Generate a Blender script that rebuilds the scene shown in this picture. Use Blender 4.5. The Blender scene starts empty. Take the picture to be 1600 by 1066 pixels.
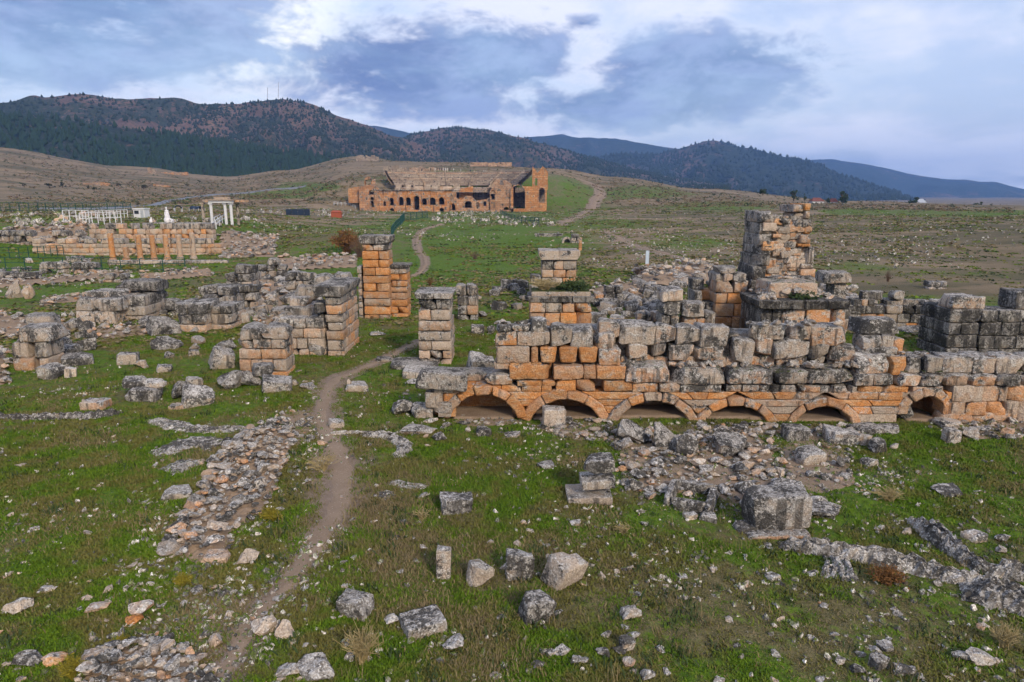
import bpy, bmesh, math, random
import numpy as np
from mathutils import Vector, Matrix, Euler, noise as mnoise
R = math.radians
random.seed(11)
SC = bpy.context.scene
COL = SC.collection
# ------------------------------------------------------------------ camera
H, F, PITCH = 8.0, 1081.0, R(12.0)
CP, SP = math.cos(PITCH), math.sin(PITCH)
cam_d = bpy.data.cameras.new('camera'); cam_d.sensor_width = 36.0; cam_d.lens = 36.0 * F / 1600.0
cam_d.clip_start = 0.1; cam_d.clip_end = 20000
cam = bpy.data.objects.new('camera', cam_d); COL.objects.link(cam)
cam.location = (0, 0, H); cam.rotation_euler = (R(90) - PITCH, 0, 0)
SC.camera = cam
SC.view_settings.view_transform = 'Standard'; SC.view_settings.look = 'None'
SC.view_settings.exposure = 1.2; SC.view_settings.gamma = 1.0; SC.view_settings.use_curve_mapping = False
SC.cycles.use_denoising = True
SC.cycles.max_bounces = 5; SC.cycles.diffuse_bounces = 2; SC.cycles.volume_bounces = 0
SC.cycles.transparent_max_bounces = 6; SC.cycles.use_adaptive_sampling = True; SC.cycles.adaptive_threshold = 0.03
# ------------------------------------------------------------------ world
SUN_AZ, SUN_EL = 152.0, 30.0      # degrees clockwise from +Y: behind the camera, to its right
def nd(nt, t, **kw):
    n = nt.nodes.new(t)
    for k, v in kw.items():
        if k == 'ins':
            for kk, vv in v.items(): n.inputs[kk].default_value = vv
        else: setattr(n, k, v)
    return n
class NB:
    """small node builder"""
    def __init__(s, nt): s.nt = nt
    def val(s, x, sock):
        if hasattr(x, 'is_output'): s.nt.links.new(x, sock)
        elif x is not None: sock.default_value = x
    def m(s, op, a, b=None, c=None, clamp=False):
        n = s.nt.nodes.new('ShaderNodeMath'); n.operation = op; n.use_clamp = clamp
        for i, v in enumerate((a, b, c)):
            if v is not None: s.val(v, n.inputs[i])
        return n.outputs[0]
    def ss(s, x, lo, hi, a=0.0, b=1.0):
        n = s.nt.nodes.new('ShaderNodeMapRange'); n.interpolation_type = 'SMOOTHSTEP'
        s.val(x, n.inputs[0]); n.inputs[1].default_value = lo; n.inputs[2].default_value = hi
        n.inputs[3].default_value = a; n.inputs[4].default_value = b
        return n.outputs[0]
    def mix(s, f, a, b, bt='MIX'):
        n = s.nt.nodes.new('ShaderNodeMix'); n.data_type = 'RGBA'; n.blend_type = bt
        s.val(f, n.inputs[0])
        for v, k in ((a, 6), (b, 7)):
            if hasattr(v, 'is_output'): s.nt.links.new(v, n.inputs[k])
            else: n.inputs[k].default_value = (*v[:3], 1)
        return n.outputs[2]
    def noise(s, vec, scale, detail=3, rough=0.55, dist=0.0, out=0):
        n = s.nt.nodes.new('ShaderNodeTexNoise'); s.val(vec, n.inputs['Vector'])
        n.inputs['Scale'].default_value = scale; n.inputs['Detail'].default_value = detail
        n.inputs['Roughness'].default_value = rough; n.inputs['Distortion'].default_value = dist
        return n.outputs[out]
    def voro(s, vec, scale, feature='F1', out=0, rnd=1.0):
        n = s.nt.nodes.new('ShaderNodeTexVoronoi'); n.feature = feature; s.val(vec, n.inputs['Vector'])
        n.inputs['Scale'].default_value = scale; n.inputs['Randomness'].default_value = rnd
        return n.outputs[out]
    def vmul(s, v, k):
        n = s.nt.nodes.new('ShaderNodeVectorMath'); n.operation = 'MULTIPLY'; s.val(v, n.inputs[0]); n.inputs[1].default_value = k
        return n.outputs[0]
    def vadd(s, v, k):
        n = s.nt.nodes.new('ShaderNodeVectorMath'); n.operation = 'ADD'; s.val(v, n.inputs[0]); s.val(k, n.inputs[1])
        return n.outputs[0]
world = bpy.data.worlds.new('World'); SC.world = world; world.use_nodes = True
nt = world.node_tree; nt.nodes.clear(); B = NB(nt)
sky = nd(nt, 'ShaderNodeTexSky'); sky.sky_type = 'NISHITA'; sky.sun_disc = False
sky.sun_elevation = R(SUN_EL); sky.sun_rotation = R(SUN_AZ); sky.air_density = 1.2; sky.dust_density = 2.0
tc = nd(nt, 'ShaderNodeTexCoord'); D = tc.outputs['Generated']
sep = nd(nt, 'ShaderNodeSeparateXYZ'); nt.links.new(D, sep.inputs[0])
az = B.m('ARCTAN2', sep.outputs[0], sep.outputs[1]); el = B.m('ARCSINE', sep.outputs[2])
zc = B.m('ADD', B.m('MAXIMUM', sep.outputs[2], 0.0), 0.16)
cmb = nd(nt, 'ShaderNodeCombineXYZ')
nt.links.new(B.m('DIVIDE', sep.outputs[0], zc), cmb.inputs[0]); nt.links.new(B.m('DIVIDE', sep.outputs[1], zc), cmb.inputs[1])
PLN = cmb.outputs[0]                                    # point on a flat cloud deck
n_big = B.noise(PLN, 0.55, 2, 0.55, 0.6)
n_mid = B.noise(PLN, 1.9, 3, 0.6, 0.5)
n_dir = B.noise(B.vmul(D, (1, 1, 2.2)), 7.0, 5, 0.66, 0.3)
n_dir2 = B.noise(B.vmul(D, (1, 1, 2.0)), 19.0, 4, 0.62, 0.2)
wob = B.m('ADD', B.m('MULTIPLY', B.m('SUBTRACT', n_dir, 0.5), 2.2), B.m('MULTIPLY', B.m('SUBTRACT', n_dir2, 0.5), 0.9))
def el_of(py): return math.atan((533 - py) / F) - PITCH
def az_of(px): return math.atan((px - 800) / (F * 1.022))
def cloud(px, py, rx, ry):
    a0, e0, ra, re = az_of(px), el_of(py), rx / F, ry / F
    dx = B.m('DIVIDE', B.m('SUBTRACT', az, a0), ra); dy = B.m('DIVIDE', B.m('SUBTRACT', el, e0), re)
    return B.m('SUBTRACT', 1.0, B.m('SQRT', B.m('ADD', B.m('MULTIPLY', dx, dx), B.m('MULTIPLY', dy, dy))))
CL = [(110, 30, 320, 95), (20, 110, 330, 55), (640, 108, 240, 85), (760, 95, 170, 60), (1075, 118, 190, 62), (980, 165, 230, 40), (330, 75, 110, 60)]
acc = None
for c in CL:
    q = cloud(*c); acc = q if acc is None else B.m('SMOOTH_MAX', acc, q, 0.25)
for c in ((905, 38, 60, 22), (1600, 75, 60, 36)):
    acc = B.m('MAXIMUM', acc, B.m('SUBTRACT', cloud(*c), 0.45))
dark = B.ss(B.m('ADD', acc, wob), -0.10, 0.46)
# the deck goes on overhead and behind: the same kind of broken cloud
deck = B.m('MULTIPLY', B.ss(B.m('ADD', n_big, B.m('MULTIPLY', B.m('SUBTRACT', n_mid, 0.5), 0.5)), 0.52, 0.66), B.ss(el, R(17), R(26)))
dark = B.m('MAXIMUM', dark, B.m('MULTIPLY', deck, 0.8))
light = B.ss(B.m('ADD', B.m('ADD', n_big, B.m('MULTIPLY', B.m('SUBTRACT', n_mid, 0.5), 0.5)), B.m('MULTIPLY', B.m('SUBTRACT', n_dir, .5), .35)), 0.36, 0.62)
gap = B.m('MAXIMUM', B.ss(B.m('ADD', cloud(430, 60, 200, 120), B.m('MULTIPLY', wob, 0.6)), 0.0, 0.7), 0.0)
pale = B.mix(light, (0.42, 0.49, 0.70), (0.64, 0.67, 0.79))
pale = B.mix(gap, pale, (0.95, 0.92, 0.90))
dcol = B.mix(B.ss(B.m('ADD', n_dir, B.m('MULTIPLY', B.m('SUBTRACT', n_dir2, .5), .4)), 0.36, 0.66), (0.09, 0.15, 0.33), (0.25, 0.33, 0.54))
rimw = B.m('MULTIPLY', B.ss(B.m('ADD', acc, wob), -0.7, 0.1), B.m('SUBTRACT', 1.0, dark))
pale = B.mix(B.m('MULTIPLY', rimw, 0.25), pale, (0.80, 0.80, 0.85))
cl = B.mix(B.m('MULTIPLY', dark, 0.93), pale, dcol)
thin = B.m('MULTIPLY', B.m('SUBTRACT', 1.0, light), 0.25)
bg1 = nd(nt, 'ShaderNodeBackground'); nt.links.new(sky.outputs[0], bg1.inputs[0]); bg1.inputs[1].default_value = 0.10
bg2 = nd(nt, 'ShaderNodeBackground'); nt.links.new(cl, bg2.inputs[0]); bg2.inputs[1].default_value = 0.64
mx = nd(nt, 'ShaderNodeMixShader'); nt.links.new(thin, mx.inputs[0]); nt.links.new(bg2.outputs[0], mx.inputs[1]); nt.links.new(bg1.outputs[0], mx.inputs[2])
wo = nd(nt, 'ShaderNodeOutputWorld'); nt.links.new(mx.outputs[0], wo.inputs[0])
world.cycles.sampling_method = 'MANUAL'; world.cycles.sample_map_resolution = 256
# ------------------------------------------------------------------ sun
sl = bpy.data.lights.new('sun', 'SUN'); sl.energy = 1.5; sl.angle = R(10); sl.color = (1.0, 0.85, 0.66)
so = bpy.data.objects.new('sun', sl); COL.objects.link(so)
sd = Vector((math.sin(R(SUN_AZ)) * math.cos(R(SUN_EL)), math.cos(R(SUN_AZ)) * math.cos(R(SUN_EL)), math.sin(R(SUN_EL))))
so.rotation_euler = sd.to_track_quat('Z', 'Y').to_euler(); so.location = (0, 0, 60)

# ------------------------------------------------------------------ helpers: tags, numeric noise, terrain
def tag(o, label=None, cat=None, group=None, kind=None):
    if label: o['label'] = label
    if cat: o['category'] = cat
    if group: o['group'] = group
    if kind: o['kind'] = kind
    return o
def empty(name, loc, label=None, cat=None, group=None):
    o = bpy.data.objects.new(name, None); COL.objects.link(o); o.location = loc; o.empty_display_size = 0.3
    return tag(o, label, cat, group)
def add(name, me, mat=None, parent=None, loc=(0, 0, 0), rot=(0, 0, 0), sc=(1, 1, 1), color=None):
    o = bpy.data.objects.new(name, me); COL.objects.link(o)
    if mat and not me.materials: me.materials.append(mat)
    if parent: o.parent = parent; loc = Vector(loc) - parent.location
    o.location = loc; o.rotation_euler = rot; o.scale = sc
    if color: o.color = color
    return o
def mesh(name, v, f, mat=None, smooth=False):
    me = bpy.data.meshes.new(name); me.from_pydata([tuple(p) for p in v], [], f)
    if mat: me.materials.append(mat)
    if smooth: me.polygons.foreach_set('use_smooth', [True] * len(me.polygons))
    me.update(); return me
def hsh(ix, iy, s):
    v = np.sin(ix * 127.1 + iy * 311.7 + s * 74.7) * 43758.5453
    return v - np.floor(v)
def vn(x, y, s=0):
    ix, iy = np.floor(x), np.floor(y); fx, fy = x - ix, y - iy
    fx = fx * fx * (3 - 2 * fx); fy = fy * fy * (3 - 2 * fy)
    a, b, c, d = hsh(ix, iy, s), hsh(ix + 1, iy, s), hsh(ix, iy + 1, s), hsh(ix + 1, iy + 1, s)
    return (a + (b - a) * fx) * (1 - fy) + (c + (d - c) * fx) * fy
def fbm(x, y, s=0, o=4):
    t, am = 0.0, 0.5
    for k in range(o):
        t = t + am * vn(x, y, s + k * 3.1); x = x * 2.03 + 7.7; y = y * 2.03 + 3.3; am *= 0.5
    return t - 0.5 * (1 - 0.5 ** o)
def sst(x, a, b):
    t = np.clip((x - a) / (b - a), 0, 1); return t * t * (3 - 2 * t)
TC = np.array([az_of(p) for p in (-400, 0, 200, 350, 450, 560, 700, 850, 960, 1100, 1300, 1600, 2000)])
TR = np.array([150, 220, 320, 366, 420, 550, 700, 900, 1300, 9000.0])
TY = np.array([
 [339, 339, 339, 342, 352, 358, 361, 361, 361, 361, 361, 361, 361],
 [328, 328, 328, 330, 336, 340, 342, 342, 341, 340, 341, 342, 342],
 [320, 320, 320, 320, 323, 328, 330, 330, 326, 326, 328, 331, 331],
 [311, 312, 314, 313, 311, 282, 269, 276, 304, 316, 323, 328, 328],
 [300, 302, 306, 305, 300, 272, 262, 270, 290, 306, 318, 325, 326],
 [262, 266, 278, 284, 274, 256, 254, 263, 277, 294, 313, 326, 327],
 [228, 232, 260, 276, 266, 247, 258, 270, 284, 300, 318, 329, 330],
 [224, 233, 266, 284, 276, 258, 275, 290, 300, 310, 322, 330, 331],
 [290, 290, 295, 300, 300, 300, 304, 306, 308, 312, 318, 322, 322],
 [306, 306, 306, 306, 306, 306, 306, 306, 306, 306, 306, 306, 306]], float)
def y2z(r, a, y):
    v = (533 - y) / F; fw = CP + v * SP
    return H + r * np.cos(a) * (-SP + v * CP) / fw          # forward distance r*cos(a)
TX_C = (700 - 800) / F * 1.0 * 320                              # theatre centre
THX, THY = -27.0, 322.0
def ground_z(x, y):
    x = np.asarray(x, float); y = np.asarray(y, float)
    r = np.hypot(x, y); a = np.arctan2(x, np.maximum(y, 1e-3)); a = np.clip(a, TC[0], TC[-1])
    back = sst(-y, -30, 60)
    rr = np.clip(r, TR[0], TR[-1])
    lr = np.log(rr); LT = np.log(TR)
    i = np.clip(np.searchsorted(LT, lr) - 1, 0, len(TR) - 2)
    t = (lr - LT[i]) / (LT[i + 1] - LT[i])
    j = np.clip(np.searchsorted(TC, a) - 1, 0, len(TC) - 2)
    s = (a - TC[j]) / (TC[j + 1] - TC[j]); s = s * s * (3 - 2 * s)
    def zz(ii, jj): return y2z(TR[ii], TC[jj], TY[ii, jj])
    far = (zz(i, j) * (1 - s) + zz(i, j + 1) * s) * (1 - t) + (zz(i + 1, j) * (1 - s) + zz(i + 1, j + 1) * s) * t
    left = 1 - sst(a, az_of(330), az_of(430))
    # the left terrace behind the columns
    near = 3.0 * sst(r * np.cos(a), 95, 108) * left
    w = sst(r, 105, 150)
    z = near * (1 - w) + far * w * (1 - back)
    z = z + fbm(x * 0.11, y * 0.11, 5, 3) * 0.55 * sst(r, 3, 9) + fbm(x * 0.7, y * 0.7, 9, 3) * 0.10
    z = z + fbm(x * 0.02, y * 0.02, 2, 3) * 5.0 * sst(r, 120, 500)
    z = z + 1.9 * np.exp(-(((x + 27) / 10.0) ** 2 + ((y - 108) / 16.0) ** 2))           # green mound left of the tall pier
    # the bowl of the theatre
    rt = np.hypot(x - THX, y - THY); up = sst(y - THY, -6, 3)
    bowl = 2.0 + np.clip((rt - 22) * 0.72, -1, 22)
    inside = (1 - sst(rt, 43, 52)) * up
    z = z * (1 - inside) + np.minimum(z, bowl - 1.2) * inside
    front = sst(y, 285, 300) * (1 - sst(y, 318, 326)) * (1 - sst(np.abs(x - THX), 44, 60))
    z = z * (1 - front) + np.minimum(z, 0.2) * front
    return z
def gz(x, y): return float(ground_z(x, y))
def ray(px, py):
    u, v = (px - 800) / F, (533 - py) / F
    return Vector((u, CP + v * SP, -SP + v * CP))
_gc = {}
def G(px, py):
    """where the photograph's ray meets the ground"""
    k = (px, py)
    if k in _gc: return _gc[k].copy()
    d = ray(px, py); ts = np.geomspace(4, 900, 420)
    z = H + ts * d.z - ground_z(ts * d.x, ts * d.y)
    i = int(np.argmax(z < 0)); lo, hi = (ts[i - 1], ts[i]) if z[i] < 0 and i > 0 else (ts[-1], ts[-1])
    for _ in range(14):
        m = (lo + hi) / 2
        if H + m * d.z - gz(m * d.x, m * d.y) < 0: hi = m
        else: lo = m
    _gc[k] = Vector((hi * d.x, hi * d.y, gz(hi * d.x, hi * d.y)))
    return _gc[k].copy()
def at(px, py, Y):
    d = ray(px, py); t = Y / d.y
    return Vector((t * d.x, Y, H + t * d.z))
def ppm(Y): return F / (Y * CP + H * SP)                         # pixels per metre near ground at depth Y
# ------------------------------------------------------------------ materials
def new_mat(name):
    m = bpy.data.materials.new(name); m.use_nodes = True; t = m.node_tree; t.nodes.clear()
    o = nd(t, 'ShaderNodeOutputMaterial'); p = nd(t, 'ShaderNodeBsdfPrincipled'); t.links.new(p.outputs[0], o.inputs[0])
    p.inputs['Roughness'].default_value = 0.95; p.inputs['Specular IOR Level'].default_value = 0.15
    return m, t, p, NB(t)
def bump(t, p, h, strength, dist):
    b = nd(t, 'ShaderNodeBump'); b.inputs['Strength'].default_value = strength; b.inputs['Distance'].default_value = dist
    t.links.new(h, b.inputs['Height']); t.links.new(b.outputs[0], p.inputs['Normal'])
def flat(name, c, rough=0.8, metal=0.0, var=0.25, scale=6.0, spec=0.2):
    m, t, p, b = new_mat(name)
    g = nd(t, 'ShaderNodeNewGeometry'); n = b.noise(g.outputs['Position'], scale, 4, 0.6)
    t.links.new(b.mix(n, tuple(x * (1 - var) for x in c), tuple(min(1, x * (1 + var)) for x in c)), p.inputs['Base Color'])
    p.inputs['Roughness'].default_value = rough; p.inputs['Metallic'].default_value = metal; p.inputs['Specular IOR Level'].default_value = spec
    return m
def stone_mat(name, fine=1.0, courses=False):
    """travertine. object colour: R = orange share, G = lichen crust, B = brightness, A = moss"""
    m, t, p, b = new_mat(name)
    g = nd(t, 'ShaderNodeNewGeometry'); P = g.outputs['Position']
    oi = nd(t, 'ShaderNodeObjectInfo'); sc = nd(t, 'ShaderNodeSeparateColor'); t.links.new(oi.outputs['Color'], sc.inputs[0])
    o_, l_, v_, a_ = sc.outputs[0], sc.outputs[1], sc.outputs[2], oi.outputs['Alpha']
    rn = oi.outputs['Random']
    sn = nd(t, 'ShaderNodeSeparateXYZ'); t.links.new(g.outputs['Normal'], sn.inputs[0]); up = sn.outputs[2]
    n1 = b.noise(P, 1.3 * fine, 2, 0.6); n2 = b.noise(P, 5.5 * fine, 4, 0.65); n3 = b.noise(P, 24 * fine, 2, 0.7)
    strata = b.noise(b.vmul(P, (2.2, 2.2, 9.0)), 1.0 * fine, 2, 0.6)
    streak = b.noise(b.vmul(P, (3.4, 3.4, 0.35)), 1.0 * fine, 3, 0.6)
    # bare stone: pale cream to iron orange
    pale = b.mix(n2, (0.40, 0.315, 0.24), (0.62, 0.525, 0.43))
    oran = b.mix(n2, (0.43, 0.168, 0.050), (0.67, 0.315, 0.118))
    oran = b.mix(b.ss(b.m('ADD', b.m('MULTIPLY', strata, .5), b.m('MULTIPLY', n1, .5)), 0.45, 0.62), oran, b.mix(n3, (0.44, 0.245, 0.115), (0.66, 0.42, 0.235)))
    of = b.m('ADD', o_, b.m('MULTIPLY', b.m('SUBTRACT', n1, 0.5), 1.6))
    of = b.m('ADD', of, b.m('MULTIPLY', b.m('SUBTRACT', rn, 0.5), 0.45))
    base = b.mix(b.ss(of, 0.15, 0.85), pale, oran)
    # grey lichen crust, thickest on top faces
    lf = b.m('ADD', b.m('MULTIPLY', l_, 1.15), b.m('MULTIPLY', b.m('MAXIMUM', up, -0.4), b.m('ADD', 0.25, b.m('MULTIPLY', l_, 0.35))))
    lf = b.m('ADD', lf, b.m('MULTIPLY', b.m('SUBTRACT', n1, 0.5), 2.0)); lf = b.m('ADD', lf, b.m('MULTIPLY', b.m('SUBTRACT', n2, 0.5), 1.5))
    lich = b.ss(lf, 0.36, 0.98)
    grey = b.mix(b.ss(n2, 0.3, 0.7), (0.19, 0.172, 0.152), (0.52, 0.49, 0.45))
    grey = b.mix(b.ss(n3, 0.52, 0.72), grey, (0.62, 0.61, 0.59))
    c = b.mix(lich, base, grey)
    # black lichen: blotches and drip stains
    n4 = b.noise(b.vadd(P, (13.1, 4.2, 7.7)), 9.0 * fine, 4, 0.72)
    bl = b.m('ADD', b.m('MULTIPLY', lich, 0.16), b.m('ADD', n4, b.m('MULTIPLY', b.m('SUBTRACT', n1, 0.5), 0.75)))
    bl = b.m('ADD', bl, b.m('MULTIPLY', b.m('SUBTRACT', l_, 0.5), 0.12))
    c = b.mix(b.m('MULTIPLY', b.ss(bl, 0.685, 0.775), 0.86), c, (0.045, 0.043, 0.04))
    st = b.m('MULTIPLY', b.ss(b.m('ADD', streak, b.m('MULTIPLY', b.m('SUBTRACT', l_, 0.5), 0.22)), 0.56, 0.68), b.ss(b.m('ABSOLUTE', up), 0.75, 0.3))
    c = b.mix(b.m('MULTIPLY', st, 0.72), c, (0.06, 0.057, 0.055))
    # pits of the travertine
    pit = b.ss(b.voro(b.vmul(P, (1, 1, 1.8)), 9 * fine), 0.22, 0.08)
    pit = b.m('MULTIPLY', pit, b.ss(n2, 0.40, 0.55))
    c = b.mix(b.m('MULTIPLY', pit, 0.7), c, (0.09, 0.05, 0.03))
    # moss on ledges
    ms = b.m('MULTIPLY', b.ss(up, 0.45, 0.8), b.ss(b.m('ADD', a_, b.m('MULTIPLY', b.m('SUBTRACT', n2, 0.5), 1.6)), 0.62, 0.8))
    c = b.mix(ms, c, b.mix(n3, (0.035, 0.05, 0.01), (0.10, 0.12, 0.03)))
    c = b.mix(1.0, c, b.mix(b.ss(n3, 0.25, 0.75), (0.62, 0.60, 0.58), (1.22, 1.22, 1.22)), 'MULTIPLY')
    if courses:
        sp_ = nd(t, 'ShaderNodeSeparateXYZ'); t.links.new(P, sp_.inputs[0]); cb = nd(t, 'ShaderNodeCombineXYZ'); t.links.new(sp_.outputs[0], cb.inputs[0]); t.links.new(sp_.outputs[2], cb.inputs[1])
        bk = nd(t, 'ShaderNodeTexBrick'); t.links.new(cb.outputs[0], bk.inputs['Vector']); bk.inputs['Scale'].default_value = 1.0; bk.inputs['Brick Width'].default_value = 2.1; bk.inputs['Row Height'].default_value = 0.95; bk.inputs['Mortar Size'].default_value = 0.06
        bk.inputs['Color1'].default_value = (0.70, 0.66, 0.64, 1); bk.inputs['Color2'].default_value = (1.08, 1.08, 1.08, 1); bk.inputs['Mortar'].default_value = (0.58, 0.54, 0.5, 1)
        c = b.mix(1.0, c, bk.outputs['Color'], 'MULTIPLY')
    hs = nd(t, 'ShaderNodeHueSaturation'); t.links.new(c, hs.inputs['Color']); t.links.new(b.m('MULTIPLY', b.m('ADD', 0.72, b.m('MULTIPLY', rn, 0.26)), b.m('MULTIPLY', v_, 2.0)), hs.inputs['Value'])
    t.links.new(hs.outputs[0], p.inputs['Base Color'])
    hgt = b.m('ADD', b.m('MULTIPLY', n2, 0.7), b.m('MULTIPLY', n3, 0.3))
    bump(t, p, hgt, 1.0, 0.13 / fine)
    return m
M_STONE = stone_mat('travertine')
M_FAR = stone_mat('travertine_far', 0.5, True)
def soil_mat():
    m, t, p, b = new_mat('trodden_soil'); g = nd(t, 'ShaderNodeNewGeometry'); P = g.outputs['Position']
    n1 = b.noise(P, 1.2, 4, 0.6); n2 = b.noise(P, 22, 4, 0.7)
    c = b.mix(n1, (0.17, 0.115, 0.075), (0.33, 0.25, 0.18))
    v = b.voro(P, 14); c = b.mix(b.m('MULTIPLY', b.ss(v, 0.22, 0.12), 0.6), c, (0.48, 0.42, 0.36))
    c = b.mix(b.ss(n2, 0.55, 0.75), c, (0.16, 0.11, 0.08))
    t.links.new(c, p.inputs['Base Color']); bump(t, p, n2, 0.7, 0.05); return m
M_SOIL = soil_mat()
def ground_mat():
    """vertex masks: soil, dry (far dry pasture), stony, lush"""
    m, t, p, b = new_mat('pasture'); g = nd(t, 'ShaderNodeNewGeometry'); P = g.outputs['Position']
    def attr(n): a = nd(t, 'ShaderNodeAttribute'); a.attribute_name = n; return a.outputs['Fac']
    soil, dry, stony, lush = attr('soil'), attr('dry'), attr('stony'), attr('lush')
    n0 = b.noise(P, 0.16, 2, 0.6); n1 = b.noise(P, 0.75, 3, 0.62, 0.4); n2 = b.noise(P, 4.5, 3, 0.65); n3 = b.noise(P, 26, 2, 0.7)
    fine = b.noise(b.vmul(P, (1, 1, 1)), 70, 2, 0.7)
    gr = b.mix(b.ss(n2, 0.3, 0.7), (0.032, 0.070, 0.005), (0.100, 0.170, 0.012))
    gr = b.mix(b.ss(n3, 0.5, 0.75), gr, (0.13, 0.20, 0.02))
    ol = b.mix(b.ss(n2, 0.3, 0.7), (0.058, 0.055, 0.018), (0.15, 0.125, 0.058))
    ol = b.mix(b.ss(fine, 0.48, 0.70), ol, (0.26, 0.215, 0.12)); ol = b.mix(b.ss(n3, 0.56, 0.70), ol, (0.05, 0.06, 0.018))
    # lush or thin turf
    lf = b.m('ADD', lush, b.m('ADD', b.m('MULTIPLY', b.m('SUBTRACT', n1, 0.5), 1.7), b.m('MULTIPLY', b.m('SUBTRACT', n0, 0.5), 1.0)))
    nf = b.noise(b.vmul(P, (0.35, 1, 1)), 0.055, 4, 0.68, 0.6)
    lf = b.m('ADD', lf, b.m('MULTIPLY', b.m('SUBTRACT', n2, 0.5), 0.9)); lf = b.m('ADD', lf, b.m('MULTIPLY', b.m('SUBTRACT', nf, 0.5), 1.0)); nf2 = b.noise(P, 0.5, 3, 0.7); lf = b.m('ADD', lf, b.m('MULTIPLY', b.m('MULTIPLY', b.m('SUBTRACT', nf2, 0.5), 2.0), dry))
    c = b.mix(b.ss(lf, 0.28, 0.74), ol, gr)
    # dry far pasture
    dc = b.mix(b.ss(nf, 0.35, 0.62), (0.095, 0.082, 0.045), (0.23, 0.168, 0.105))
    dc = b.mix(b.ss(nf2, 0.55, 0.72), dc, (0.06, 0.066, 0.026))
    dc = b.mix(b.ss(b.noise(P, 0.9, 3, 0.7), 0.66, 0.74), dc, (0.36, 0.31, 0.26))
    df = b.m('ADD', dry, b.m('ADD', b.m('MULTIPLY', b.m('SUBTRACT', nf, 0.5), 1.4), b.m('MULTIPLY', b.m('SUBTRACT', nf2, 0.5), 0.5)))
    c = b.mix(b.m('MULTIPLY', b.ss(df, 0.35, 0.7), b.ss(dry, 0.0, 0.25)), c, dc)
    # bare earth
    sf = b.m('ADD', soil, b.m('ADD', b.m('MULTIPLY', b.m('SUBTRACT', n1, 0.5), 0.9), b.m('MULTIPLY', b.m('SUBTRACT', n2, 0.5), 0.7)))
    sc = b.mix(n2, (0.15, 0.105, 0.072), (0.29, 0.22, 0.17)); sc = b.mix(b.ss(n3, 0.58, 0.75), sc, (0.40, 0.35, 0.30))
    c = b.mix(b.ss(sf, 0.48, 0.82), c, sc)
    # grit and stone litter
    v1 = b.voro(P, 6.5); v2 = b.voro(P, 15.0)
    stf = b.m('ADD', stony, b.m('MULTIPLY', b.m('SUBTRACT', n1, 0.5), 0.8))
    lit = b.m('MAXIMUM', b.m('MULTIPLY', b.ss(v1, 0.20, 0.13), b.ss(stf, 0.35, 0.8)), b.m('MULTIPLY', b.ss(v2, 0.22, 0.13), b.ss(stf, 0.2, 0.6)))
    c = b.mix(b.m('MULTIPLY', lit, 0.8), c, b.mix(n3, (0.26, 0.24, 0.22), (0.52, 0.49, 0.45)))
    t.links.new(c, p.inputs['Base Color'])
    h = b.m('ADD', b.m('MULTIPLY', n2, 0.5), b.m('MULTIPLY', n3, 0.4))
    bump(t, p, h, 1.0, 0.12); return m
M_GROUND = ground_mat()
def mount_mat(name, soil1, soil2, g1, g2, bias, s=1.0):
    m, t, p, b = new_mat(name); g = nd(t, 'ShaderNodeNewGeometry'); P = g.outputs['Position']
    n0 = b.noise(P, 0.004 * s, 5, 0.6, 0.5); n1 = b.noise(P, 0.018 * s, 5, 0.65, 0.3); n2 = b.noise(P, 0.09 * s, 4, 0.7)
    so_ = b.mix(b.ss(n1, 0.35, 0.65), soil1, soil2)
    gr = b.mix(b.ss(n2, 0.35, 0.65), g1, g2)
    f = b.m('ADD', b.m('ADD', n2, b.m('MULTIPLY', b.m('SUBTRACT', n1, .5), 0.9)), b.m('MULTIPLY', b.m('SUBTRACT', n0, .5), 1.2))
    c = b.mix(b.ss(b.m('ADD', f, bias), 0.44, 0.56), so_, gr)
    t.links.new(c, p.inputs['Base Color']); bump(t, p, b.m('ADD', n1, b.m('MULTIPLY', n2, 0.5)), 0.8, 14 / s); return m
M_MT = mount_mat('scrub_mountain', (0.10, 0.062, 0.047), (0.19, 0.12, 0.088), (0.018, 0.026, 0.014), (0.04, 0.048, 0.024), 0.02, 1.6)
M_MTB = mount_mat('wooded_mountain', (0.085, 0.058, 0.048), (0.15, 0.10, 0.08), (0.012, 0.020, 0.013), (0.03, 0.042, 0.024), 0.16, 0.8)
M_PINE = flat('pine_needles', (0.016, 0.034, 0.014), 0.9, 0, 0.55, 0.05)
M_SCRUB = flat('scrub_leaf', (0.020, 0.030, 0.013), 0.9, 0, 0.5, 0.03)
M_LEAF = flat('bush_leaf', (0.035, 0.055, 0.018), 0.9, 0, 0.5, 3.0)
M_BARK = flat('bark', (0.09, 0.065, 0.045), 0.95)
M_WHITE = flat('white_paint', (0.58, 0.58, 0.59), 0.6, 0, 0.25)
M_WSTONE = flat('white_marble', (0.66, 0.65, 0.66), 0.7, 0, 0.18, 2)
M_STEEL = flat('galvanised_steel', (0.42, 0.44, 0.47), 0.5, 0.4, 0.15)
M_FENCE = flat('green_fence_paint', (0.012, 0.055, 0.045), 0.6)
M_TARP = flat('dark_blue_tarp', (0.016, 0.028, 0.05), 0.7, 0, 0.35)
M_ORANGE = flat('orange_tarp', (0.30, 0.075, 0.035), 0.7, 0, 0.3)
M_GLASSY = flat('dark_glass', (0.02, 0.025, 0.03), 0.2, 0, 0.2, 2, 0.5)
M_ASPH = flat('asphalt', (0.17, 0.18, 0.20), 0.9, 0, 0.15, 0.5)
M_ROOF = flat('red_roof_tile', (0.16, 0.06, 0.045), 0.9, 0, 0.3, 1)
M_RUST = flat('rust_twigs', (0.15, 0.072, 0.026), 0.95, 0, 0.5, 4)
M_STRAW = flat('dry_straw', (0.32, 0.25, 0.12), 0.95, 0, 0.35, 8)
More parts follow.
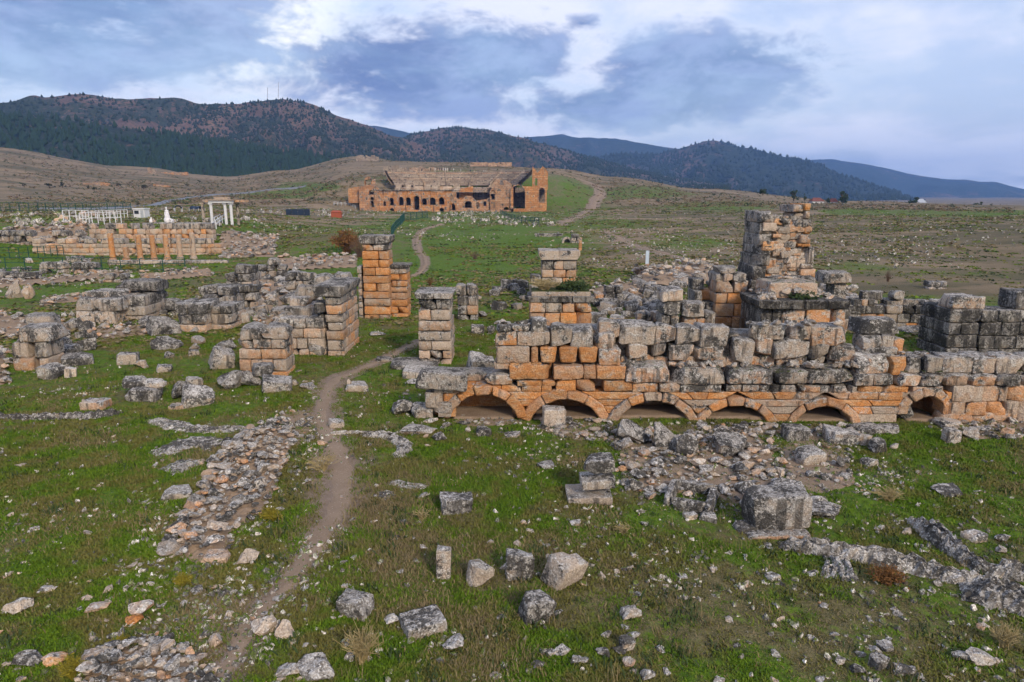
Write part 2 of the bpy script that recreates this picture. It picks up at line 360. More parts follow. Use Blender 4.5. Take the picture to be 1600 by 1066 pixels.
M_YEL = flat('yellow_weed', (0.20, 0.17, 0.02), 0.95, 0, 0.5, 9)
M_TWIG = flat('bare_twigs', (0.15, 0.095, 0.06), 0.95, 0, 0.4, 6)
M_INFO = flat('pale_blue_sign_board', (0.42, 0.50, 0.58), 0.5, 0, 0.12, 3)
M_INT = flat('vault_earth', (0.30, 0.15, 0.065), 0.98, 0, 0.5, 2.0)
M_CLOTHA = flat('dark_clothes', (0.03, 0.032, 0.045), 0.9); M_CLOTHB = flat('pale_clothes', (0.5, 0.5, 0.5), 0.9); M_CLOTHC = flat('red_clothes', (0.30, 0.05, 0.05), 0.9)
M_BRICK = flat('fired_brick', (0.38, 0.16, 0.075), 0.95, 0, 0.4, 5)
def grass_mat(name, c1, c2, c3):
    m, t, p, b = new_mat(name); oi = nd(t, 'ShaderNodeObjectInfo'); g = nd(t, 'ShaderNodeNewGeometry')
    n = b.noise(g.outputs['Position'], 0.75, 4, 0.6, 0.4)
    c = b.mix(oi.outputs['Random'], c1, c2); c = b.mix(b.ss(n, 0.58, 0.42), c, c3)
    t.links.new(c, p.inputs['Base Color']); p.inputs['Roughness'].default_value = 0.8
    return m
M_GRASS = grass_mat('green_blade', (0.046, 0.098, 0.005), (0.115, 0.185, 0.010), (0.128, 0.120, 0.030))
M_GDRY = grass_mat('dry_blade', (0.13, 0.105, 0.042), (0.24, 0.19, 0.095), (0.19, 0.145, 0.075))

# ------------------------------------------------------------------ shape libraries
def sharp(me, ang=38):
    me.polygons.foreach_set('use_smooth', [True] * len(me.polygons)); me.set_sharp_from_angle(angle=R(ang)); return me
def box_grid(dim, seg):
    """surface grid of a box: verts (n,3), quads"""
    idx, V, Fc = {}, [], []
    ax = [seg[k] for k in range(3)]
    def vid(i, j, k):
        key = (i, j, k)
        if key not in idx: idx[key] = len(V); V.append((ax[0][i], ax[1][j], ax[2][k]))
        return idx[key]
    n = [len(a) - 1 for a in ax]
    for i in range(n[0]):
        for j in range(n[1]):
            Fc.append((vid(i, j, 0), vid(i, j + 1, 0), vid(i + 1, j + 1, 0), vid(i + 1, j, 0)))
            Fc.append((vid(i, j, n[2]), vid(i + 1, j, n[2]), vid(i + 1, j + 1, n[2]), vid(i, j + 1, n[2])))
    for i in range(n[0]):
        for k in range(n[2]):
            Fc.append((vid(i, 0, k), vid(i + 1, 0, k), vid(i + 1, 0, k + 1), vid(i, 0, k + 1)))
            Fc.append((vid(i, n[1], k), vid(i, n[1], k + 1), vid(i + 1, n[1], k + 1), vid(i + 1, n[1], k)))
    for j in range(n[1]):
        for k in range(n[2]):
            Fc.append((vid(0, j, k), vid(0, j, k + 1), vid(0, j + 1, k + 1), vid(0, j + 1, k)))
            Fc.append((vid(n[0], j, k), vid(n[0], j + 1, k), vid(n[0], j + 1, k + 1), vid(n[0], j, k + 1)))
    return np.array(V), Fc
def stone_box(name, dim, rad, rough, seed, chips=2):
    rs = np.random.RandomState(seed); seg = []
    for d in dim:
        h = d / 2; r = min(rad, h * 0.6); inner = max(2, int(round((d - 2 * r) / 0.16)))
        seg.append(np.concatenate([[-h, -h + r * 0.35], np.linspace(-h + r, h - r, inner), [h - r * 0.35, h]]))
    V, Fc = box_grid(dim, seg); hv = np.array(dim) / 2
    r = np.minimum(rad, hv * 0.6); inn = np.clip(V, -(hv - r), hv - r); dv = V - inn; ln = np.linalg.norm(dv / r, axis=1, keepdims=True)
    V = np.where(ln > 1e-6, inn + dv / np.maximum(ln, 1e-6), V)
    for _ in range(chips):                                       # knocked-off corners and edges
        c = np.array([rs.choice([-1, 1]) if rs.rand() < 0.8 else rs.uniform(-1, 1) for _ in range(3)]); n = c / np.linalg.norm(c)
        n = n + rs.normal(0, 0.25, 3); n /= np.linalg.norm(n); lim = np.abs(n * hv).sum() * rs.uniform(0.60, 0.86)
        d = V @ n; V = V - np.outer(np.maximum(d - lim, 0), n)
    o = Vector(rs.uniform(-50, 50, 3)); dm = min(dim)
    for i in range(len(V)):
        p = Vector(V[i]); q = mnoise.noise_vector(p * (2.2 / dm) + o) * rough * dm + mnoise.noise_vector(p * (7.5 / dm) + o) * rough * dm * 0.6
        V[i] += np.array(q)
    V /= np.array(dim)
    return sharp(mesh(name, V, Fc, M_STONE), 28)
ASPECTS = [1.0, 1.5, 2.1, 3.0, 4.2]
BLK = {a: [stone_box('block_mesh', (0.6 * a, 0.75, 0.6), 0.05, 0.055, 10 * k + int(a * 7), chips=k % 3) for k in range(4)] for a in ASPECTS}   # crisp masonry
BLW = {a: [stone_box('worn_block_mesh', (0.6 * a, 0.6, 0.6), 0.06, 0.075, 500 + 10 * k + int(a * 7), chips=4 + k % 4) for k in range(4)] for a in ASPECTS[:4]}   # weathered
def rock_mesh(seed, sub=3, cuts=13, rough=0.075):
    rs = np.random.RandomState(seed); bm = bmesh.new(); bmesh.ops.create_icosphere(bm, subdivisions=sub, radius=0.62)
    pl = []
    for _ in range(cuts):
        n = rs.normal(0, 1, 3); n /= np.linalg.norm(n); pl.append((n, rs.uniform(0.25, 0.46)))
    o = Vector(rs.uniform(-50, 50, 3))
    for v in bm.verts:
        p = np.array(v.co)
        for n, d in pl:
            e = p @ n - d
            if e > 0: p = p - e * n
        q = Vector(p); v.co = q + mnoise.noise_vector(q * 3.0 + o) * rough + mnoise.noise_vector(q * 8.0 + o) * rough * 0.4
    me = bpy.data.meshes.new('rock_mesh'); bm.to_mesh(me); bm.free()
    a = np.empty(len(me.vertices) * 3); me.vertices.foreach_get('co', a); a = a.reshape(-1, 3)
    lo, hi = a.min(0), a.max(0); a = (a - (lo + hi) / 2) / (hi - lo); me.vertices.foreach_set('co', a.ravel()); me.materials.append(M_STONE)
    return sharp(me, 26)
ROCK = [rock_mesh(900 + k) for k in range(16)]
PEB = [rock_mesh(700 + k, 1, 6, 0.06) for k in range(6)]
def jit(c, d=0.06):
    return tuple(min(1, max(0, x + random.uniform(-d, d))) for x in c[:3]) + (c[3] if len(c) > 3 else 0.0,)
def block(parent, x0, x1, y0, y1, z0, z1, col, name='block', worn=False, tilt=0.016, gap=0.034, mat=None):
    """one squared stone, a part of its wall"""
    dx, dy, dz = abs(x1 - x0) - gap, abs(y1 - y0), abs(z1 - z0) - gap
    lib = BLW if worn else BLK
    a = min(lib, key=lambda k: abs(math.log(max(dx, .02) / max(dz, .02) / k))); me = random.choice(lib[a])
    t = lambda: random.uniform(-tilt, tilt)
    flip = random.choice((0, math.pi))
    return add(name, me, None, parent, ((x0 + x1) / 2, (y0 + y1) / 2 + random.uniform(-.05, .05), (z0 + z1) / 2), (t(), t(), t() * 2 + flip), (dx, dy, dz), jit(col))
def stone(name, px, py, w, h, col, label=None, cat='stone', group=None, kind='r', rz=None, tip=0.0, parent=None, dep=0.8, sink=0.12, z=None, Y=None):
    """a loose stone whose foot is at pixel (px, py) and which measures w x h pixels"""
    g = G(px, py) if Y is None else at(px, py, Y)
    if z is not None: g.z = z
    k = ppm(g.y); a = math.atan2(H - g.z, math.hypot(g.x, g.y)); wm = w / k
    hm = max(0.42 * h, h - dep * w * math.sin(a) * 0.9) / k / math.cos(a)
    if rz is None: rz = random.uniform(-0.3, 0.3) if kind != 'r' else random.uniform(0, 6.28)
    lib = random.choice(ROCK) if kind == 'r' else random.choice((BLW if kind == 'w' else BLK)[min((BLW if kind == 'w' else BLK), key=lambda q: abs(math.log(wm / hm / q)))])
    if kind == 'r' and abs(math.sin(rz)) > 0.7: sx, sy = wm * dep, wm
    else: sx, sy = wm, wm * dep
    g.y += wm * dep * 0.45
    if parent is None and z is None and Y is None: g.z = gz(g.x, g.y)
    o = add(name, lib, None, parent, (g.x, g.y, g.z + hm * (0.5 - sink)), (tip if kind != 'r' else random.uniform(-.15, .15), random.uniform(-.08, .08) + (tip * 0.6 if kind != 'r' else 0), rz), (sx, sy, hm * 1.05), jit(col))
    if parent is None: tag(o, label, cat, group)
    return o
# ------------------------------------------------------------------ paths (centre lines as ground points)
def curve_pts(px, step=0.35):
    P = [G(*p[:2]) for p in px]; W = [p[2] for p in px]; out = []
    for i in range(len(P) - 1):
        p0, p1, p2, p3 = P[max(i - 1, 0)], P[i], P[i + 1], P[min(i + 2, len(P) - 1)]
        n = max(2, int((p2 - p1).length / step))
        for k in range(n):
            t = k / n; q = 0.5 * ((2 * p1) + (p2 - p0) * t + (2 * p0 - 5 * p1 + 4 * p2 - p3) * t * t + (3 * p1 - p0 - 3 * p2 + p3) * t ** 3)
            out.append((q.x, q.y, W[i] + (W[i + 1] - W[i]) * t))
    out.append((P[-1].x, P[-1].y, W[-1])); return np.array(out)
PATHS = [
 ('path', [(330, 1100, .35), (365, 1020, .38), (410, 950, .42), (470, 885, .5), (508, 830, .58), (528, 780, .62), (534, 730, .66), (522, 695, .6), (506, 665, .55), (506, 630, .6), (522, 595, .55), (562, 577, .45), (605, 558, .42), (640, 541, .45), (668, 530, .45)], .3),
 ('path', [(640, 433, .4), (660, 422, .45), (664, 405, .55), (653, 388, .6), (652, 372, .7), (663, 358, .8), (690, 350, .8)], .6),
 ('path', [(948, 362, 1.5), (968, 374, 1.4), (1005, 388, 1.1), (1060, 402, .9), (1110, 413, .7), (1165, 420, .6)], .8),
 ('path', [(872, 352, 2), (905, 338, 2.6), (928, 318, 2.8), (938, 303, 2.8), (930, 290, 2.4), (905, 280, 2)], 2.0)]
PC = [curve_pts(p, s) for _, p, s in PATHS]
# ------------------------------------------------------------------ ground
def build_ground():
    aa = np.concatenate([np.linspace(-math.pi, -0.82, 70, endpoint=False), np.linspace(-0.82, 0.82, 640, endpoint=False), np.linspace(0.82, math.pi, 70, endpoint=False)])
    rr = np.concatenate([np.linspace(0.4, 8, 24, endpoint=False), np.geomspace(8, 60, 250, endpoint=False), np.geomspace(60, 900, 220, endpoint=False), np.geomspace(900, 9000, 40)])
    A, Rr = np.meshgrid(aa, rr); X, Y = Rr * np.sin(A), Rr * np.cos(A)
    Z = ground_z(X, Y); n, m = A.shape
    x, y = X.ravel(), Y.ravel(); z = Z.ravel()
    # soil near paths
    soil = np.zeros(n * m); fw = y * CP - (z - H) * SP
    ok = fw > 1
    px = np.where(ok, 800 + F * x / np.maximum(fw, 1), -9999); py = np.where(ok, 533 - F * ((z - H) * CP + y * SP) / np.maximum(fw, 1), 9999)
    for pc in PC:
        pad = pc[:, 2].max() * 3 + 1
        s = (x > pc[:, 0].min() - pad) & (x < pc[:, 0].max() + pad) & (y > pc[:, 1].min() - pad) & (y < pc[:, 1].max() + pad)
        i = np.nonzero(s)[0]
        for ch in np.array_split(i, max(1, len(i) // 20000)):
            if not len(ch): continue
            d = np.hypot(x[ch, None] - pc[None, :, 0], y[ch, None] - pc[None, :, 1]) / pc[None, :, 2]
            soil[ch] = np.maximum(soil[ch], 1.15 * (1 - sst(d.min(1), 0.30, 2.2)))
    def ell(L, base):
        v = np.array(base, float)
        for cx, cy, rx, ry, k in L:
            v = v + k * np.exp(-(((px - cx) / rx) ** 2 + ((py - cy) / ry) ** 2) ** 1.5)
        return v
    soil = ell([(560, 720, 90, 70, .35), (470, 800, 60, 80, .25), (760, 660, 60, 8, .5), (900, 662, 70, 8, .8), (1040, 668, 70, 8, .7), (1160, 668, 80, 9, .8), (1290, 668, 80, 9, .9), (1470, 655, 120, 9, .7),
                (1130, 740, 180, 60, .42), (950, 855, 40, 12, .5), (1060, 920, 120, 25, .3), (1230, 850, 90, 14, .5), (330, 950, 70, 60, .35), (250, 960, 120, 60, .3), (450, 910, 60, 50, .45), (430, 530, 40, 30, .6), (440, 560, 60, 20, .3),
                (1060, 1030, 40, 16, .5), (1450, 990, 160, 40, .2), (620, 930, 80, 50, .2), (70, 850, 60, 20, .3), (60, 690, 100, 20, .3), (620, 460, 30, 30, .5), (730, 560, 25, 30, .4), (850, 620, 30, 30, .2), (340, 960, 50, 90, .3), (300,650,120,20,.25)], soil)
    lush = ell([(1450, 740, 260, 70, .45), (760, 720, 140, 60, .35), (120, 790, 230, 110, .35), (330, 600, 160, 60, .1), (1380, 770, 150, 50, .1), (900, 1040, 300, 40, .15), (620, 590, 60, 60, .35), (1440, 530, 60, 40, .6),
                (600, 1030, 120, 40, .25), (1120, 830, 160, 40, .2), (500, 880, 50, 30, .1), (600, 830, 60, 90, -.15), (1150, 970, 280, 60, -.22), (700, 900, 160, 40, -.25), (1350, 930, 120, 40, -.2), (60, 730, 120, 40, -.1), (200, 860, 100, 30, -.2),
                (250, 540, 160, 30, -.1), (430, 780, 60, 90, -.25), (1010, 900, 120, 50, -.3), (680, 440, 50, 40, .5), (760, 390, 120, 40, .45), (520, 345, 120, 12, .8), (560, 395, 40, 25, .5), (480, 370, 60, 20, -.3), (30, 412, 60, 30, .5), (150, 420, 150, 12, .3), (400, 350, 30, 14, .4)], np.full(n * m, 0.56))
    r = np.hypot(x, y)
    dry = 0.75 * sst(px, 880, 1050) + 0.30; wl = 1 - sst(px, 480, 720); dry = dry * (1 - wl) + wl * (0.25 + 0.55 * sst(r, 120, 190))
    dry = dry * sst(r, 48, 75); dry = np.maximum(dry, 0.9 * sst(r, 330, 430))
    dry = ell([(1480, 477, 220, 12, -1.2), (1330, 415, 90, 12, -.55), (1480, 430, 160, 14, -.4), (1500, 333, 170, 7, -1.0), (1330, 330, 60, 6, -.9), (1130, 322, 110, 9, -.9), (1010, 297, 60, 8, -.7), (1020, 305, 100, 6, -.6), (880, 300, 40, 25, -.7), (880, 325, 40, 14, -.9),
               (1050, 430, 130, 14, -1.1), (1080, 380, 90, 14, -.8), (1000, 350, 60, 8, -.5), (970, 405, 50, 18, .6), (1100, 350, 80, 12, .3), (480, 292, 50, 8, -.9), (430, 305, 70, 7, -.8), (270, 312, 30, 4, -.9), (720, 350, 100, 10, -.4), (90, 350, 60, 6, -.5), (850, 450, 90, 30, -.3), (640, 300, 60, 30, .3)], dry)
    stony = ell([(1120, 740, 220, 80, .5), (380, 760, 110, 140, .45), (280, 1020, 160, 60, .55), (400, 960, 120, 60, .4), (740, 400, 160, 50, .3), (1070, 380, 120, 30, .35), (1420, 420, 160, 30, .35), (200, 480, 240, 60, .35), (560, 330, 200, 10, .6), (120, 345, 160, 20, .5),
                 (780, 340, 150, 10, .6), (870, 290, 20, 25, .5), (1200, 300, 160, 12, .5)], np.full(n * m, 0.16))
    V = np.stack([x, y, z], 1)
    i, j = np.meshgrid(np.arange(n - 1), np.arange(m - 1), indexing='ij')
    a = (i * m + j).ravel(); Q = np.stack([a, a + 1, a + m + 1, a + m], 1)
    a = np.arange(n - 1) * m + m - 1; Q = np.concatenate([Q, np.stack([a, np.arange(n - 1) * m, (np.arange(n - 1) + 1) * m, a + m], 1)])
    me = bpy.data.meshes.new('ground'); me.vertices.add(len(V)); me.vertices.foreach_set('co', V.ravel())
    nq = len(Q); me.loops.add(nq * 4); me.loops.foreach_set('vertex_index', Q[:, ::-1].ravel().astype(np.int32))
    me.polygons.add(nq); me.polygons.foreach_set('loop_start', np.arange(nq, dtype=np.int32) * 4)
    me.polygons.foreach_set('use_smooth', np.ones(nq, bool)); me.update(calc_edges=True)
    for nm, v in (('soil', soil), ('dry', dry), ('stony', stony), ('lush', lush)):
        at_ = me.attributes.new(nm, 'FLOAT', 'POINT'); at_.data.foreach_set('value', v.astype(np.float32))
    return tag(add('ground', me, M_GROUND), kind='structure'), (x, y, px, py, soil, lush, dry)
ground, GA = build_ground()
def strip(name, pc, mat, lift, rough=0.22, cols=5, seed=0):
    V, Fc = [], []
    for k in range(len(pc)):
        p = pc[k]; a, b = pc[max(k - 1, 0)], pc[min(k + 1, len(pc) - 1)]; t = np.array([b[0] - a[0], b[1] - a[1]]); t /= np.linalg.norm(t) + 1e-9; nn = np.array([-t[1], t[0]])
        wl = p[2] * (0.5 + rough * float(fbm(k * 0.31, 1.7, seed, 3)) * 2.2); wr = p[2] * (0.5 + rough * float(fbm(k * 0.31, 9.7, seed + 5, 3)) * 2.2)
        for c in range(cols):
            s = -wl + (wl + wr) * c / (cols - 1); x, y = p[0] + nn[0] * s, p[1] + nn[1] * s
            V.append((x, y, gz(x, y) + lift * (1 if 0 < c < cols - 1 else -0.6)))
    for k in range(len(pc) - 1):
        for c in range(cols - 1):
            q = k * cols + c; Fc.append((q, q + 1, q + cols + 1, q + cols))
    return tag(add(name, mesh(name, V, Fc, mat, True)), kind='structure')
for k, (nm, p, s) in enumerate(PATHS): strip(nm, PC[k], M_SOIL, 0.02 if k == 0 else 0.12, rough=0.42, seed=k * 11)
strip('road', curve_pts([(60, 327, 5), (180, 325, 5), (260, 315, 5), (330, 305, 5.5), (420, 297, 6), (478, 291, 6)], 4), M_ASPH, 0.35, 0.02)
# ------------------------------------------------------------------ mountains
def mountain(name, crest, Rc, Rf, zb, mat, amp, na=200, ns=46, seed=0, sharpn=1.25, gul=1.0):
    cx = np.array([az_of(c[0]) for c in crest]); cy = np.array([c[1] for c in crest], float)
    az_ = np.linspace(cx[0], cx[-1], na); yy = np.interp(az_, cx, cy)
    k = max(1, na // 90); ker = np.ones(2 * k + 1) / (2 * k + 1); yy = np.convolve(np.pad(yy, k, mode='edge'), ker, 'valid')
    zc = np.array([y2z(Rc, a, y) for a, y in zip(az_, yy)])
    ss_ = np.concatenate([np.linspace(0, 1, ns), np.linspace(1, 1.6, 12)[1:]])
    A, S = np.meshgrid(az_, ss_); ZC = np.tile(zc, (len(ss_), 1))
    r = (Rf + (Rc - Rf) * S); dd = r / np.cos(A) * np.cos(A)
    X, Y = r * np.tan(A) * np.cos(A), r * np.cos(A)
    u = A * Rc / (Rc - Rf) * 3.0
    f = np.where(S <= 1, S ** sharpn, 1 - (S - 1) * 1.2)
    g = np.abs(fbm(u * 2.2 + 3, S * 2.0 + seed, seed, 4)) * 2.2
    bell = np.clip(S * (1.02 - S) * 4, 0, 1)
    n2 = fbm(X / Rc * 14, Y / Rc * 14, seed + 20, 4)
    Z = zb + (ZC - zb) * f - gul * amp * g * bell * (ZC - zb) / max(1, (zc.max() - zb)) + n2 * amp * 0.5 * bell
    Z = Z + fbm(X / Rc * 60, Y / Rc * 60, seed + 31, 3) * amp * 0.10
    V = np.stack([X.ravel(), Y.ravel(), Z.ravel()], 1); m = na; Fc = []
    for i in range(len(ss_) - 1):
        for j in range(na - 1):
            q = i * m + j; Fc.append((q, q + 1, q + m + 1, q + m))
    o = add(name, mesh(name, V, Fc, mat, True)); tag(o, kind='structure')
    return o, X, Y, Z
MT = {}
MT['a'] = mountain('mountain', [(-700, 175), (-300, 168), (0, 161), (50, 155), (60, 149), (110, 151), (150, 145), (200, 153), (245, 154), (290, 152), (325, 164), (380, 160), (440, 155), (480, 158), (520, 172), (560, 190), (600, 205), (640, 217), (690, 240), (740, 262), (800, 285)], 1500, 900, 10, M_MT, 75, 300, 60, 3)
MT['f'] = mountain('forest_hill', [(-700, 170), (-300, 172), (0, 179), (60, 183), (150, 191), (240, 205), (300, 213), (360, 224), (420, 234), (500, 243), (560, 250), (620, 258), (700, 275)], 1060, 690, 2, M_MTB, 22, 180, 40, 8)
MT['b'] = mountain('mountain', [(540, 280), (580, 250), (620, 222), (650, 209), (690, 200), (720, 198), (760, 202), (800, 211), (840, 223), (880, 234), (920, 246), (980, 262), (1060, 280), (1140, 292)], 1900, 1000, 5, M_MT, 80, 200, 50, 14)
MT['c'] = mountain('mountain', [(820, 260), (880, 250), (940, 244), (990, 238), (1030, 236), (1065, 230), (1090, 221), (1105, 218), (1125, 221), (1170, 231), (1210, 241), (1260, 252), (1300, 268), (1350, 285), (1400, 300), (1440, 316), (1480, 330), (1540, 345)], 2700, 1500, -38, M_MTB, 120, 240, 50, 23)
MT['g'] = mountain('mountain', [(760, 240), (800, 222), (830, 213), (870, 209), (910, 213), (960, 217), (1000, 223), (1060, 232), (1150, 245), (1250, 270)], 3900, 2800, 0, M_MTB, 140, 140, 40, 31)
MT['d'] = mountain('mountain', [(1150, 262), (1220, 255), (1265, 250), (1290, 248), (1340, 255), (1400, 267), (1480, 280), (1560, 285), (1600, 297), (1680, 305), (1800, 300), (2100, 290), (2500, 280)], 5200, 3000, -85, M_MTB, 150, 240, 46, 40)
MT['e'] = mountain('mountain', [(480, 210), (540, 200), (580, 195), (600, 198), (640, 206), (700, 214), (800, 235), (900, 260)], 3700, 3300, 0, M_MTB, 100, 90, 30, 52)
# ------------------------------------------------------------------ woods and scrub far off (one mass each)
def near_interp(key, n, seed, smin, smax, dens):
    o, X, Y, Z = MT[key]; rs = np.random.RandomState(seed); ns, na = X.shape; out = []
    while len(out) < n:
        i, j = rs.uniform(smin, smax), rs.uniform(0, na - 1.01); fi = i * (ns - 1); a, b = int(fi), int(j); s, t = fi - a, j - b
        f = lambda Q: (Q[a, b] * (1 - t) + Q[a, b + 1] * t) * (1 - s) + (Q[min(a + 1, ns - 1), b] * (1 - t) + Q[min(a + 1, ns - 1), b + 1] * t) * s
        p = (f(X), f(Y), f(Z))
        if rs.rand() < dens(p): out.append(p)
    return out
def conifer(V, Fc, p, h, w, rs):
    n = 6; b = len(V); ph = rs.uniform(0, 6)
    for lv, (zz, ww) in enumerate(((0.05, 0.55), (0.28, 1.0), (0.62, 0.62))):
        for k in range(n):
            q = ww * w * rs.uniform(0.7, 1.25); an = ph + k * 6.283 / n + rs.uniform(-.2, .2)
            V.append((p[0] + q * math.cos(an), p[1] + q * math.sin(an), p[2] + h * (zz + rs.uniform(-.05, .05))))
    V.append((p[0] + rs.uniform(-.2, .2) * w, p[1], p[2] + h))
    for lv in range(2):
        for k in range(n): Fc.append((b + lv * n + k, b + lv * n + (k + 1) % n, b + (lv + 1) * n + (k + 1) % n, b + (lv + 1) * n + k))
    for k in range(n): Fc.append((b + 2 * n + k, b + 2 * n + (k + 1) % n, b + 3 * n))
def wood(name, pts, h0, h1, asp, mat, seed, label):
    rs = np.random.RandomState(seed); V, Fc = [], []
    for p in pts: h = rs.uniform(h0, h1); conifer(V, Fc, (p[0], p[1], p[2] - 0.4), h, h * asp * rs.uniform(.8, 1.2), rs)
    return tag(add(name, mesh(name, V, Fc, mat)), label, None, None, 'stuff')
nz = lambda p, s, q=0: float(fbm(p[0] * s, p[1] * s, q, 3)) 
wood('pine_forest', near_interp('f', 8200, 1, 0.02, 0.86, lambda p: 1.0 if nz(p, .012, 4) > -0.11 else 0.25), 6, 11, 0.27, M_PINE, 3, 'dark green pine wood covering the lower slope')
wood('mountain_scrub', near_interp('a', 9000, 2, 0.1, 0.84, lambda p: 0.9 if nz(p, .006, 7) > 0.02 else 0.28), 3.0, 7.0, 0.42, M_SCRUB, 4, 'dark scrub and small trees dotting the brown mountain')
wood('mountain_scrub', near_interp('b', 7000, 5, 0.1, 0.84, lambda p: 0.9 if nz(p, .006, 9) > 0.0 else 0.3), 3.5, 8.0, 0.42, M_SCRUB, 6, 'dark scrub dotting the rounded hill behind the theatre')
wood('mountain_wood', near_interp('c', 7500, 7, 0.05, 0.84, lambda p: 0.9 if nz(p, .004, 2) > -0.03 else 0.3), 6, 13, 0.42, M_SCRUB, 8, 'dark woodland on the blue mountain to the east')
# ------------------------------------------------------------------ air
hz = bpy.data.meshes.new('haze'); bmz = bmesh.new(); bmesh.ops.create_cube(bmz, size=1.0); bmz.to_mesh(hz); bmz.free()
hm = bpy.data.materials.new('air'); hm.use_nodes = True; ht = hm.node_tree; ht.nodes.clear()
ho = nd(ht, 'ShaderNodeOutputMaterial'); hv = nd(ht, 'ShaderNodeVolumePrincipled'); ht.links.new(hv.outputs[0], ho.inputs['Volume'])
hv.inputs['Color'].default_value = (0.24, 0.47, 1.0, 1); hv.inputs['Density'].default_value = 0.00014; hv.inputs['Anisotropy'].default_value = 0.0
allz = [float(q[3].max()) for q in MT.values()]; allz2 = [float(q[3].min()) for q in MT.values()]
ztop = max(allz) + 12; zbot = min(min(allz2), -60) - 60
haze = add('haze', hz, hm, None, (0, 3600, (ztop + zbot) / 2), (0, 0, 0), (9000, 8000, ztop - zbot)); tag(haze, 'thin blue air over the plain', None, None, 'stuff')
# ================================================================== the ruins
def poly_block(parent, pts, y0, y1, col, name='voussoir', bev=0.035, rough=0.02):
    """a cut stone whose face is a polygon in x-z"""
    cx = sum(p[0] for p in pts) / len(pts); cz = sum(p[1] for p in pts) / len(pts); bm = bmesh.new()
    vs = [bm.verts.new((x - cx, 0, z - cz)) for x, z in pts]; f = bm.faces.new(vs)
    e = bmesh.ops.extrude_face_region(bm, geom=[f]); bmesh.ops.translate(bm, vec=(0, y1 - y0, 0), verts=[v for v in e['geom'] if isinstance(v, bmesh.types.BMVert)])
    bmesh.ops.recalc_face_normals(bm, faces=bm.faces)
    bmesh.ops.bevel(bm, geom=list(bm.edges), offset=bev, segments=1, affect='EDGES', profile=0.6)
    bmesh.ops.subdivide_edges(bm, edges=[q for q in bm.edges if q.calc_length() > 0.25], cuts=1, use_grid_fill=True)
    o = Vector((random.uniform(-50, 50),) * 3)
    for v in bm.verts: v.co += mnoise.noise_vector(v.co * 3 + o) * rough
    me = bpy.data.meshes.new(name); bm.to_mesh(me); bm.free(); me.materials.append(M_STONE); sharp(me, 35)
    return add(name, me, None, parent, (cx, y0 + random.uniform(-.03, .02), cz), color=jit(col))
def brow(parent, Y, yt, yb, br, dep, col, worn=False, tilt=0.006, jz=0.0, name='block', skip=()):
    """one course of stones between the pixel columns br, front face at depth Y"""
    z1, z0 = at(800, yt, Y).z, at(800, yb, Y).z
    for i in range(len(br) - 1):
        if i in skip: continue
        x0, x1 = at(br[i], (yt + yb) / 2, Y).x, at(br[i + 1], (yt + yb) / 2, Y).x
        dz = random.uniform(-jz, jz)
        block(parent, x0, x1, Y, Y + dep, z0, z1 + dz, col, name, worn, tilt, 0.014 if not worn else -0.01)
GO = dict(ora=(.85, .12, .5, 0), mix=(.6, .42, .5, .1), gry=(.38, .66, .52, .25), drk=(.2, 1.05, .36, .1), pal=(.15, .30, .54, 0), pnk=(.38, .3, .52, 0))
# ------------------------------------------------------------------ the arched wall
Y0 = G(900, 657).y
AW = empty('arched_wall', (at(1100, 657, Y0).x, Y0 + 0.5, gz(at(1100, 657, Y0).x, Y0)), 'long ruined ashlar wall with six low half-buried arches along its foot', 'wall')
zz = lambda y, Y=Y0: at(800, y, Y).z
xx = lambda x, y, Y=Y0: at(x, y, Y).x
O, MX, GR, DK = GO['ora'], GO['mix'], GO['gry'], GO['drk']
# arches: centre px, spring row, half span px, crown row (intrados), stone depth px
ARCH = [(756, 650, 52, 616, 14), (884, 655, 54, 624, 15), (1021, 660, 58, 627, 15), (1151, 662, 52, 634, 13), (1289, 664, 45, 634, 13), (1448, 646, 29, 619, 15)]
AR = []
for k, (cx, ys, hs, yc, tv) in enumerate(ARCH):
    x = xx(cx, 640); a = hs / ppm(Y0); h = zz(yc) - zz(ys); t = tv / ppm(Y0)
    Rr = (a * a + h * h) / (2 * h); zc_ = zz(ys) + h - Rr; AR.append((x, zc_, Rr, t, a))
    th = math.asin(min(1, a / Rr)) + 0.10; cuts = [-th, -th * .52 + random.uniform(-.08, .08), -th * .18, th * .15, th * .5 + random.uniform(-.08, .08), th]
    if k in (1, 4): cuts = [-th, -th * .45, th * .02, th * .42, th]
    for i in range(len(cuts) - 1):
        a0, a1 = cuts[i] + .008, cuts[i + 1] - .008; am = (a0 + a1) / 2; tt = t * random.uniform(.92, 1.12)
        P = lambda r_, an: (x + r_ * math.sin(an), zc_ + r_ * math.cos(an))
        poly_block(AW, [P(Rr, a0), P(Rr, am), P(Rr, a1), P(Rr + tt, a1), P(Rr + tt, am), P(Rr + tt, a0)], Y0 - random.uniform(0, .10), Y0 + .75, random.choice(((.8, .12, .5, 0), (.55, .3, .54, 0), (.7, .4, .46, 0), (.4, .35, .54, 0))) if k < 5 else (.55, .4, .5, 0), 'voussoir', .045, .045)
def free(z, xa, xb):
    """spans of the wall at height z that no arch takes up"""
    iv = []
    for x, zc_, Rr, t, a in AR:
        q = (Rr + t) ** 2 - (z - zc_) ** 2
        if q > 0: iv.append((x - math.sqrt(q), x + math.sqrt(q)))
    iv.sort(); out, c = [], xa
    for p, q in iv:
        if p > c: out.append((c, min(p, xb)))
        c = max(c, q)
    if c < xb: out.append((c, xb))
    return [(p, q) for p, q in out if q - p > .06]
rowsA = [(664, 648), (648, 636), (636, 625), (625, 613)]
